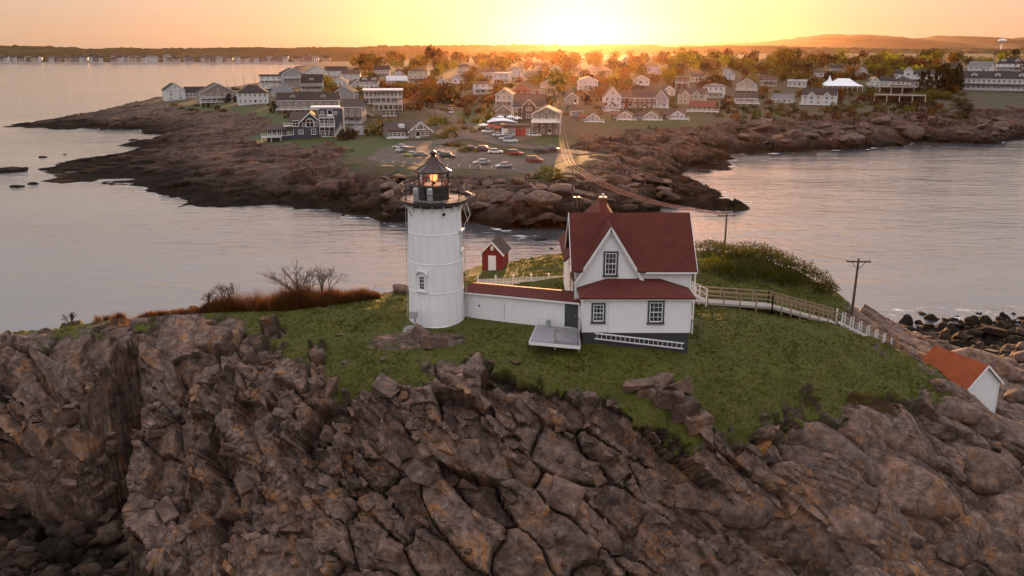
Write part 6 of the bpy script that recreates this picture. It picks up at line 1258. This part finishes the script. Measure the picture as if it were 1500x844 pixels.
# poles and cables
A_ = Vector(land_at(818, 200)); hA = (atY(818, 163, A_.y)[2]-A_.z); upole('utility_pole', A_, hA, 2.4, 'tall utility pole beside the gift shop carrying the sunlit cables')
Pb = Vector(land_at(838, 296)); Pt = Vector(atY(838, 242, Pb.y)); upole('utility_pole', Pb, Pt.z-Pb.z, 2.0, 'slim utility pole on the rocks just above the red house roof')
for k, x in enumerate((-1.0, 0, 1.0)):
    p = Vector((x, 0, -.05)); nm = ('left', 'middle', 'right')[k]
    wire('overhead_cable', A_+Vector((x*1.1, 0, hA-.1)), Pt+p*.9, 3.2, .05, label=f'{nm} cable of the three from the gift shop pole to the shore'); wire('overhead_cable', Pt+p*.9, t2+Vector((x, 0, -.05)), 1.9, .042, label=f'{nm} cable of the three crossing the channel to the island')
tp = [(583,182,145,'utility pole left of the visitor cottage'),(637,196,160,'thin utility pole by the road bend'),(744,184,165,'thin utility pole behind the canopy'),(489,183,152,'pale pole beside the taupe house behind the navy house'),(649,204,182,'short pole by the entrance of the parking lot'),(682,160,137,'utility pole below the long white house'),(570,200,170,'pole left of the visitor cottage lawn'),
      (333,128,116,'thin mast leftmost of the four against the bay'),(345,128,114,'thin mast second of the four against the bay'),(358,127,112,'thin mast third of the four against the bay'),(374,125,109,'thin mast rightmost of the four against the bay'),(326,152,134,'white flagpole on the lawn of the taupe shingled house')]
TP = {}
for (px, py, pt, lb) in tp:
    b = Vector(land_at(px, py)); h = atY(px, pt, b.y)[2]-b.z; TP[px] = (b, h); upole('utility_pole', b, max(4, h), 1.8 if h > 6 and px not in (326, 333, 345, 358, 374) else 0, lb, group='poles of the town')
b, h = TP[583]; e_ = Vector(land_at(617, 162))+Vector((0, 0, 8))
for k in range(3): wire('overhead_cable', b+Vector((-.7+.7*k, 0, h-.2-k*.5)), e_+Vector((-.7+.7*k, 0, -k*.6)), 1.5, .045, label=f'{("upper","middle","lower")[k]} sunlit cable running uphill from the pole by the apartment house')
upole('utility_pole', e_-Vector((0, 0, 8.2)), 8.4, 1.8, 'utility pole in the trees above the road where sunlit cables end', group='poles of the town')
# ============================================================ rocks lying on the cliff and shores
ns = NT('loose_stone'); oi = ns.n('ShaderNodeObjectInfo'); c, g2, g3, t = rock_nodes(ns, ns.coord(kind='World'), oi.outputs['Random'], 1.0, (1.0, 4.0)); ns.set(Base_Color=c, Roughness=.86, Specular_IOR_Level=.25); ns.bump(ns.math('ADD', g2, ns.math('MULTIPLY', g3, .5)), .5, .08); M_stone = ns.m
ns = NT('orange_lichen_stone'); v = ns.coord(kind='World'); ns.set(Base_Color=ns.ramp(ns.noise(v, 3, 6, .7), [(.3, (.16, .08, .04)), (.55, (.36, .15, .04)), (.75, (.30, .22, .15))]), Roughness=.85); ns.bump(ns.noise(v, 6, 6, .7), .5, .06); M_orange = ns.m
def block_mesh(seed, shape=(1, .65, .55), n=13, rounded=0, mat=None):
    r = random.Random(seed); bm = bmesh.new()
    for i in range(n):
        if rounded: d = Vector((r.gauss(0, 1), r.gauss(0, 1), r.gauss(0, 1))).normalized()
        else: d = Vector([(r.choice((-1, 1))*r.uniform(.62, 1)) for _ in range(3)])
        bm.verts.new((d.x*shape[0], d.y*shape[1], d.z*shape[2]))
    h = bmesh.ops.convex_hull(bm, input=bm.verts); bmesh.ops.delete(bm, geom=[x for x in bm.verts if not x.link_faces], context='VERTS')
    bmesh.ops.dissolve_limit(bm, angle_limit=R(9), verts=bm.verts, edges=bm.edges); bmesh.ops.bevel(bm, geom=list(bm.edges), offset=.07 if not rounded else .12, segments=1 if not rounded else 2, affect='EDGES', clamp_overlap=True)
    me = bpy.data.meshes.new('rock'); bmesh.ops.triangulate(bm, faces=bm.faces); bmesh.ops.recalc_face_normals(bm, faces=bm.faces); bm.to_mesh(me); bm.free(); me.materials.append(mat or M_stone)
    if rounded: me.polygons.foreach_set('use_smooth', [True]*len(me.polygons)); me.set_sharp_from_angle(angle=R(35))
    return me
def boulder_mesh(seed):
    r = random.Random(seed); bm = bmesh.new(); bmesh.ops.create_icosphere(bm, subdivisions=4, radius=1); pl = []
    for i in range(13): d = Vector((r.gauss(0, 1), r.gauss(0, 1), r.gauss(0, 1))).normalized(); pl.append((d, r.uniform(.66, .93)))
    V = np.array([v.co for v in bm.verts]); rad = np.ones(len(V))
    for d, k in pl:
        c = V @ np.array(d); lim = np.where(c > .05, k/np.maximum(c, .05), 9); rad = -np.log(np.exp(-18*rad)+np.exp(-18*lim))/18
    rad = rad*(1+fbm(V*2.2+seed, 7, 4)*.045); f1, e, cid, off = voro(V*1.1+seed*3.3, 17, .85, True); rad = rad-.05*np.exp(-(e/.04)**2)+(cid-.5)*.09
    for v, q in zip(bm.verts, rad): v.co = Vector((v.co.x*q, v.co.y*q*.82, v.co.z*q*.7))
    me = bpy.data.meshes.new('boulder'); bm.to_mesh(me); bm.free(); me.materials.append(M_stone); me.polygons.foreach_set('use_smooth', [True]*len(me.polygons)); me.set_sharp_from_angle(angle=R(40)); return me
BL = [block_mesh(s, (1, random.uniform(.55, .8), random.uniform(.4, .7))) for s in range(14)]; BR = [boulder_mesh(50+s) for s in range(8)]
rr_ = random.Random(12); cand = []
Rk = rockm.ravel(); ys_, us_ = YI2.ravel(), XI2.ravel(); zs_ = ZI2.ravel(); sel = np.where((Rk > .7) & (ys_ > 43.5) & (ys_ < 61.5) & (zs_ > 2.5))[0]
pxs, pys = toPix(us_[sel], ys_[sel], zs_[sel]); vis = (pxs > 0) & (pxs < 1500) & (pys > 440) & (pys < 850); sel = sel[vis]; pxs = pxs[vis]; pys = pys[vis]
k = 0; put = []
while k < 280:
    i = rr_.randrange(len(sel)); px, py = pxs[i], pys[i]
    dens = .25+.75*(abs(px-560) < 330)*(py > 560); dens *= .2 if px > 1130 else 1
    if rr_.random() > dens: continue
    s = min(1.5, .22+abs(rr_.gauss(0, .38)))
    p = (us_[sel[i]], ys_[sel[i]], zs_[sel[i]])
    if any((p[0]-q[0])**2+(p[1]-q[1])**2+(p[2]-q[2])**2 < (.75*(s+q[3]))**2 for q in put): continue
    put.append(p+(s,)); o = link('rock', BL[rr_.randrange(14)], island, loc=(p[0], p[1], p[2]+s*.08), scale=(s, s*rr_.uniform(.8, 1.1), s*rr_.uniform(.8, 1.2)))
    o.rotation_euler = (R(18)+rr_.gauss(0, .3), R(24)+rr_.gauss(0, .3), R(-14)+rr_.gauss(0, .5)); k += 1
for k in range(46):                                                        # fallen rocks in the dark cove
    px = rr_.uniform(-10, 195); py = rr_.uniform(745, 850); d = ray(px, py); t = (1.2-CAMH)/d[2]; x, y = d[0]*t, d[1]*t; s = .35+abs(rr_.gauss(0, .5))
    if islZ(x, y) > 4: continue
    o = link('rock', (BR if rr_.random() < .5 else BL)[rr_.randrange(8)], island, loc=(x, y, islZ(x, y)+s*.2), scale=s); o.rotation_euler = (rr_.gauss(0, .3), rr_.gauss(0, .3), rr_.uniform(0, 6.28))
for k in range(12):                                                        # blocks wedged low in the cleft
    py = rr_.uniform(640, 740); px = np.interp(py, [500, 600, 730], [196, 160, 150])+rr_.uniform(-38, 34)*(py-440)/200; b = isl_at(px, py, 48); s = .4+abs(rr_.gauss(0, .55))
    o = link('rock', BL[rr_.randrange(14)], island, loc=b, scale=(s*.9, s*.9, s*1.15)); o.rotation_euler = (rr_.gauss(.1, .25), rr_.gauss(.1, .25), rr_.uniform(0, 6.28))
# rocky beach below the boathouse
k = 0
while k < 190:
    px = rr_.uniform(1275, 1540); py = rr_.uniform(461, 545)
    if px < 1275+(py-461)*.2: continue
    d = ray(px, py); z = 1.2+max(0, py-490)*.04; t = (z-CAMH)/d[2]; x, y = d[0]*t, d[1]*t; s = .35+abs(rr_.gauss(0, .42))
    o = link('rock', (BR if rr_.random() < .35 else BL)[rr_.randrange(8)], island, loc=(x, y, islZ(x, y)+s*.15), scale=(s*1.1, s, s*rr_.uniform(.6, .9))); o.rotation_euler = (rr_.gauss(0, .2), rr_.gauss(0, .2), rr_.uniform(0, 6.28)); k += 1
def big(px, py, size, label, me=None, rot=(0, 0, 0), dz=.0, name='boulder', hf=None, cat='boulder'):
    b = isl_at(px, py); o = link(name, me or BR[rr_.randrange(8)], loc=(b[0], b[1]+size[1]*.3, b[2]+size[2]*dz), scale=size); o.rotation_euler = tuple(R(a) for a in rot); tag(o, label, cat, 'boulders and stones on the island'); return o
OB = [block_mesh(90+s, (1, .7, .75), 11, 0, M_orange) for s in range(2)]; SB = [block_mesh(120+s, (.5, .45, 1), 9) for s in range(2)]
big(484, 583, (.9, .8, 1.0), 'upright pale granite block at the edge of the grass', SB[0], (0, 6, 12), .35); big(511, 603, (.75, .7, 1.25), 'tall slanted pale slab beside the upright granite block', SB[1], (6, -8, -10), .3)
big(1118, 668, (.9, .5, .75), 'orange lichen covered slab propped between grey rocks', OB[0], (20, -35, 10), .5); 
oc_ = isl_at(985, 592); ot = empty('rock_outcrop', oc_); tag(ot, 'long low reddish rock outcrop standing out of the grass below the house', 'rock outcrop')
for k, (dx, dy, sx_, sz_) in enumerate([(-2.2, .35, 1.0, .75), (-1.3, .15, 1.15, 1.0), (-.3, 0, 1.1, 1.15), (.7, -.1, 1.15, 1.3), (1.6, -.25, 1.1, 1.5), (.4, .6, 1.5, 1.1), (-1.0, .6, 1.4, 1.0)]):
    o = link('rock', BL[(3*k+2) % 14], ot, loc=(dx, dy, islZ(oc_[0]+dx, oc_[1]+dy)-oc_[2]+.22), scale=(sx_, .85, sz_)); o.rotation_euler = (.1, .12*(k % 3-1), -.2+.15*k)
big(1442, 540, (4.6, 2.2, 2.1), 'huge smooth boulder behind the boathouse roof', BR[2], (0, 14, -18), .0); big(1400, 612, (2.4, 1.8, 1.5), 'rounded boulder in front of the boathouse', BR[4], (0, 10, 0), .2); big(1478, 556, (1.5, 1.2, 1.0), 'grey boulder right of the boathouse gable', BR[1], (0, 0, 40), .3); big(1490, 590, (1.3, 1.1, 1.1), 'brown boulder at the right edge beside the boathouse', BR[0], (0, 0, 10), .3)
big(760, 592, (1.0, .7, .6), 'weathered rock breaking through the grass below the platform', BL[7], (0, 8, 0), .2); big(1390, 572, (1.5, 1.2, .9), 'low boulder at the edge of the grass above the boathouse', BR[3], (0, 12, 0), .1); big(588, 430, (1.0, .9, .75), 'dark boulder on the skyline left of the tower', BR[5], (0, 10, 0), .3)
for (px, py, s, lb) in [(500,492,.5,'flat pale stone in the grass left of the tower'),(541,512,.42,'flat stone in the grass, upper of the pair below the tower'),(562,526,.48,'flat stone in the grass, lower of the pair below the tower'),(505,532,.36,'small stone in the grass near the cliff edge'),(556,560,.42,'stone at the edge of the grass above the cliff'),(722,531,.45,'flat stone in the grass below the passage'),(755,532,.55,'long flat stone in the grass below the platform'),(653,548,.5,'pale stone at the brow of the cliff')]:
    big(px, py, (s, s*.75, s*.3), lb, BL[rr_.randrange(14)], (0, 0, rr_.uniform(0, 180)), .3, 'field_stone', cat='stone')
for (px, py, sz, rt_, lb) in [(1215,655,(5.2,2.4,2.3),(4,22,-22),'long grey whaleback rock below the grass at the right'),(1290,640,(4.4,1.9,1.6),(0,26,-18),'smooth grey slab running down behind the whaleback rock'),(1330,720,(4.2,2.6,2.6),(0,18,-12),'broad rounded rock face below the whaleback'),(1440,690,(3.2,2.6,2.3),(0,8,0),'big tan boulder near the right edge'),(1490,760,(3.4,2.6,2.6),(0,0,30),'big boulder at the right edge below the tan one'),(1400,800,(3.0,2.2,1.8),(0,5,50),'dark boulder low at the right'),(1250,770,(2.6,2.0,2.0),(0,16,10),'blocky brown rock under the whaleback'),(1080,740,(2.6,1.9,2.3),(0,12,-10),'tall cracked rock face right of centre'),(1170,800,(1.7,1.4,1.5),(0,0,40),'rounded block at the bottom right of centre'),(1300,838,(1.9,1.3,1.0),(0,0,0),'grey boulder at the bottom edge')]:
    big(px, py, sz, lb, BR[(px+py) % 8], rt_, -.18)
# boulders on the mainland shore
k = 0
while k < 170:
    px = rr_.uniform(560, 1000) if k < 95 else rr_.uniform(1000, 1500); py = rr_.uniform(258, 325) if k < 95 else rr_.uniform(178, 212)
    b = land_at(px, py); 
    if b[2] < .6: k += .2; continue
    s = (.7+abs(rr_.gauss(0, 1.0)))*(1.25 if k < 95 else 1.35); o = link('rock', (BR if rr_.random() < .7 else BL)[rr_.randrange(8)], mainland, loc=(b[0], b[1], b[2]+s*.1), scale=(s*1.25, s, s*.7)); o.rotation_euler = (rr_.gauss(0, .15), rr_.gauss(0, .15), rr_.uniform(0, 6.28)); k += 1
# rocks awash off the left point and in the coves
for k, (px, py, w, lb) in enumerate([(8,250,60,'long low dark ledge awash at the left edge'),(25,273,24,'dark rock awash, lower left of the ledge'),(48,269,20,'dark rock awash right of the lower rock'),(63,230,14,'small dark rock awash in the left cove mouth'),(95,226,6,'tiny dark rock awash in the left cove'),(37,246,12,'dark rock between the ledge and the point'),(195,205,16,'dark rock at the head of the left cove'),(223,192,14,'small dark rock awash in the upper cove'),(253,288,12,'dark rock awash below the long ledges'),
    (792,351,19,'dark rock in the channel left of the red house roof'),(808,364,7,'small dark rock in the channel'),(1060,247,30,'dark reef in the right cove'),(1030,251,22,'dark reef left of the other in the right cove'),(1370,214,11,'dark rock awash off the eastern rocks'),(1170,222,12,'dark rock at the foot of the eastern rocks'),(140,188,10,'dark rock awash below the long spit')]):
    p = atZ(px, py, .1); s_ = w*(p[1]*cT+36*sT)/FOC/2; o = link('sea_rock', BR[k % 8], loc=p, scale=(s_, s_*.8, min(1.6, s_*.32)), rz=rr_.uniform(-.3, .3)); tag(o, lb, 'rock', 'rocks awash')
# ============================================================ grass, reeds and shrubs on the island
def blades(name, pts, mat, h0, h1, w, lean=.35, n=3, label=None, seed=4, hs=None):
    g = np.random.default_rng(seed); P = np.repeat(np.array(pts), n, 0); N_ = len(P); cl = np.clip(1+.4*fbm(np.array(pts)*.7, 3, 3), .35, 1.5).repeat(n)*(1 if hs is None else np.array(hs).repeat(n)); a = g.uniform(0, 6.28, N_); P[:, :2] += g.normal(0, .06, (N_, 2)); h = g.uniform(h0, h1, N_)*cl; l = g.normal(0, lean, (N_, 2))*h[:, None]
    dx = np.cos(a)*w; dy = np.sin(a)*w; A = P.copy(); A[:, 0] -= dx; A[:, 1] -= dy; B = P.copy(); B[:, 0] += dx; B[:, 1] += dy; T = P.copy(); T[:, :2] += l; T[:, 2] += h
    V = np.stack([A, B, T], 1).reshape(-1, 3); me = bpy.data.meshes.new(name); me.vertices.add(N_*3); me.vertices.foreach_set('co', V.astype(np.float32).ravel()); me.loops.add(N_*3); me.loops.foreach_set('vertex_index', np.arange(N_*3, dtype=np.int32)); me.polygons.add(N_); me.polygons.foreach_set('loop_start', np.arange(0, N_*3, 3, dtype=np.int32)); me.update(calc_edges=True); me.materials.append(mat)
    o = link(name, me); tag(o, label, name, kind='stuff'); return o
def stuffleaf(name, c1, c2, sc=.5, tr=.4):
    n = NT(name); n.t.nodes.remove(n.b); v = n.coord(kind='World'); c = n.ramp(n.noise(v, sc, 5, .7), [(.3, c1), (.7, c2)]); d = n.n('ShaderNodeBsdfDiffuse'); t = n.n('ShaderNodeBsdfTranslucent'); m = n.n('ShaderNodeMixShader'); m.inputs[0].default_value = tr
    n.l(c, d.inputs[0]); n.l(c, t.inputs[0]); n.l(d.outputs[0], m.inputs[1]); n.l(t.outputs[0], m.inputs[2]); n.l(m.outputs[0], n.out.inputs[0]); return n.m
gsel = np.where((veg.ravel() > .6) & (ys_ > 46) & (ys_ < 86) & (zs_ > 9))[0]; ar_ = (np.gradient(YI, axis=0)*np.gradient(XI, axis=1)).ravel()[gsel]; g_ = np.random.default_rng(8); pick = g_.choice(gsel, 52000, p=ar_/ar_.sum())
gp = np.stack([us_[pick], ys_[pick], zs_[pick]-.03], 1); bad = np.zeros(len(gp), bool)
for (x0, x1, y0, y1) in [(-8, -3.4, 59.7, 64.3), (-4, 5.2, 59.6, 64.8), (4.4, 12.7, 55.7, 69.5), (1.4, 5.1, 55.7, 60.2), (-4, -.2, 74.5, 79.5)]: bad |= (gp[:, 0] > x0) & (gp[:, 0] < x1) & (gp[:, 1] > y0) & (gp[:, 1] < y1)
blades('grass', gp[~bad], stuffleaf('grass_blade', (.036, .045, .003), (.14, .13, .012), .5, .5), .04, .14, .026, .5, 5, 'short rough green turf over the top of the island', 3)
def patch(poly, n, seed):
    g = np.random.default_rng(seed); out = []
    P_ = [isl_at(px, py) for px, py in poly]; xs_ = [p[0] for p in P_]; yy_ = [p[1] for p in P_]; pl = [(p[0], p[1]) for p in P_]
    while len(out) < n:
        x = g.uniform(min(xs_), max(xs_), 400); y = g.uniform(min(yy_), max(yy_)+1.2, 400); ok = inpoly(x, y, pl) | (polydist(x, y, pl) < .7)
        out += [(a, b, islZ(a, b)-.05) for a, b in zip(x[ok], y[ok])]
    return np.array(out[:n])
rg = np.random.default_rng(5); rd = []; rh = []
for k in range(3000):
    px = rg.uniform(298, 556) if k % 7 else rg.uniform(140, 310); f_ = rg.uniform(0, 1); py = np.interp(px, [140, 230, 310, 420, 500, 556], [471, 464, 458, 456, 446, 437])-f_*np.interp(px, [150, 300, 330, 480, 556], [3, 5, 12, 12, 5]); rd.append(ground(px, py, islZ, 60, 70, .12))
    rh.append(np.interp(px, [140, 290, 315, 345, 470, 500, 530, 556], [.45, .45, .8, 1.45, 1.35, .85, 1.0, .4]))
rd = np.array(rd); rd[:, 2] -= .05
blades('reeds', rd, stuffleaf('rust_reed', (.075, .03, .014), (.18, .082, .028), .9, .45), .45, 1.15, .016, .2, 9, 'rust brown reed bed along the left crest of the island', 6, rh)
rd2 = patch([(140, 472), (215, 464), (225, 460), (150, 468)], 900, 7); blades('reeds', rd2, stuffleaf('straw_reed', (.14, .07, .03), (.24, .14, .06), .6, .5), .3, .85, .02, .25, 4, 'sparse straw coloured tufts on the left crest', 9)
rd3 = patch([(1245, 598), (1300, 606), (1310, 600), (1260, 590)], 500, 11); blades('reeds', rd3, stuffleaf('dry_tuft', (.10, .06, .03), (.2, .12, .06), .8, .4), .15, .45, .02, .4, 4, 'dry brown tufts above the smooth right hand rocks', 12)
# bare shrubs
def bare_shrub(px, py, h, seed, label):
    b = isl_at(px, py); r = random.Random(seed); o = empty('bare_shrub', (b[0], b[1]+.6, b[2]-.1)); tag(o, label, 'shrub', 'leafless shrubs on the crest'); m = mb(); tw = mb()
    def grow(p, d, l, rad, lev, mm):
        q = p+d*l; mm.tube([p, q], [rad, rad*.65], 5, cap=False)
        if lev == 0: return
        for _ in range(3 if lev > 1 else 4):
            nd = (d+Vector((r.gauss(0, .42), r.gauss(0, .42), r.gauss(.08, .25)))).normalized(); grow(p+d*l*r.uniform(.6, 1), nd, l*r.uniform(.55, .8), rad*.6, lev-1, tw if lev <= 2 else mm)
    for k in range(4): a = r.uniform(0, 6.28); grow(Vector((.2*math.cos(a), .2*math.sin(a), 0)), Vector((r.gauss(0, .3), r.gauss(0, .3), 1)).normalized(), h*.5, .05, 4, m)
    m.build('stem', M_bark, o); t = tw.build('twigs', simple('twig_%d' % seed, (.11, .055, .04), .85), o); t['kind'] = 'stuff'
for i, (px, py, h, lb) in enumerate([(345,452,2.6,'dark leafless shrub leftmost of the tall ones on the crest'),(398,446,2.3,'leafless shrub left of the tallest on the crest'),(418,446,3.4,'tallest leafless shrub on the crest'),(434,445,3.2,'leafless shrub right of the tallest on the crest'),(452,444,2.4,'reddish leafless shrub fourth from left on the crest'),(471,444,2.5,'open leafless shrub rightmost on the crest'),(330,455,2.0,'low leafless shrub at the left of the reed bed'),(308,456,1.3,'small leafless shrub above the cliff corner'),(100,478,.9,'tiny bush on the left skyline')]): bare_shrub(px, py, h, 40+i, lb)
# leafy shrubs on the mound right of the house
mnd = random.Random(31)
def leafy(px, py, w, h, col, label, Y=None):
    b = Vector(isl_at(px, py)) if Y is None else Vector(atY(px, py, Y)); b.z = islZ(b.x, b.y); o = empty('leafy_shrub', b); tag(o, label, 'shrub', 'shrubs on the mound'); 
    c = bpy.data.meshes.new('crown'); r = random.Random(int(px)); m = mb()
    for i in range(900):
        d = Vector((r.gauss(0, 1), r.gauss(0, 1), abs(r.gauss(0, 1)))).normalized(); f_ = r.uniform(.55, 1.05)+.12*math.sin(9*d.x+px)*math.cos(7*d.y); p = Vector((d.x*w*f_, d.y*w*.8*f_, d.z*h*f_)); u = Vector((r.gauss(0, .5), r.gauss(0, .5), 1)).normalized(); s = r.uniform(.06, .14); q = u.cross(Vector((r.gauss(0, 1), r.gauss(0, 1), 0))).normalized()*s*.4
        m._add([p-q, p+q, p+u*s*2.2], [(0, 1, 2)])
    m.build('crown', col, o); s_ = mb()
    for k in range(6): a = k*1.05; s_.tube([(0, 0, -.2), (w*.5*math.cos(a), w*.4*math.sin(a), h*.6)], [.05, .02], 5)
    s_.build('stem', M_bark, o)
ML = [stuffleaf('mound_olive', (.03, .034, .006), (.09, .085, .013), 1.2, .45), stuffleaf('mound_green', (.05, .056, .008), (.14, .13, .02), 1.2, .5)]
for i, (px, Y, w, h, c) in enumerate([(1050,76,1.6,1.4,1),(1085,79,2.3,1.6,0),(1110,80,2.4,1.7,0),(1140,79.5,2.3,1.5,0),(1165,79,2.2,1.4,0),(1190,78.5,2.0,1.2,0),(1075,75.5,1.9,1.4,0),(1105,76,2.1,1.5,0),(1135,76.5,2.0,1.3,0),(1160,76.5,1.8,1.1,0),(1098,83,2.4,1.6,0),(1125,83,2.4,1.5,0),(1060,81,2.2,1.3,0),(1208,78,1.6,.9,0),(1040,84,2.2,1.0,0)]):
    leafy(px, 400, w, h, ML[c], 'bright yellow green shrub at the near left foot of the mound' if c else f'olive shrub on the mound, {["", "first","second","third","fourth","fifth","lowest of the right","first in front","second in front","third in front","fourth in front","first behind","second behind","third behind","last","leftmost behind"][i]} of those right of the house', Y)
# ============================================================ haze
hz = NT('haze_air'); hz.t.nodes.remove(hz.b); pv = hz.n('ShaderNodeVolumePrincipled')
pv.inputs['Color'].default_value = (1.0, .55, .28, 1); pv.inputs['Density'].default_value = 1.35e-5; pv.inputs['Anisotropy'].default_value = .9
hz.l(pv.outputs[0], hz.out.inputs['Volume'])
hb = mb().box(-9600, 9600, -400, 9600, -5, 230).build('haze', hz.m); tag(hb, kind='stuff', label='thin warm evening haze in the air')
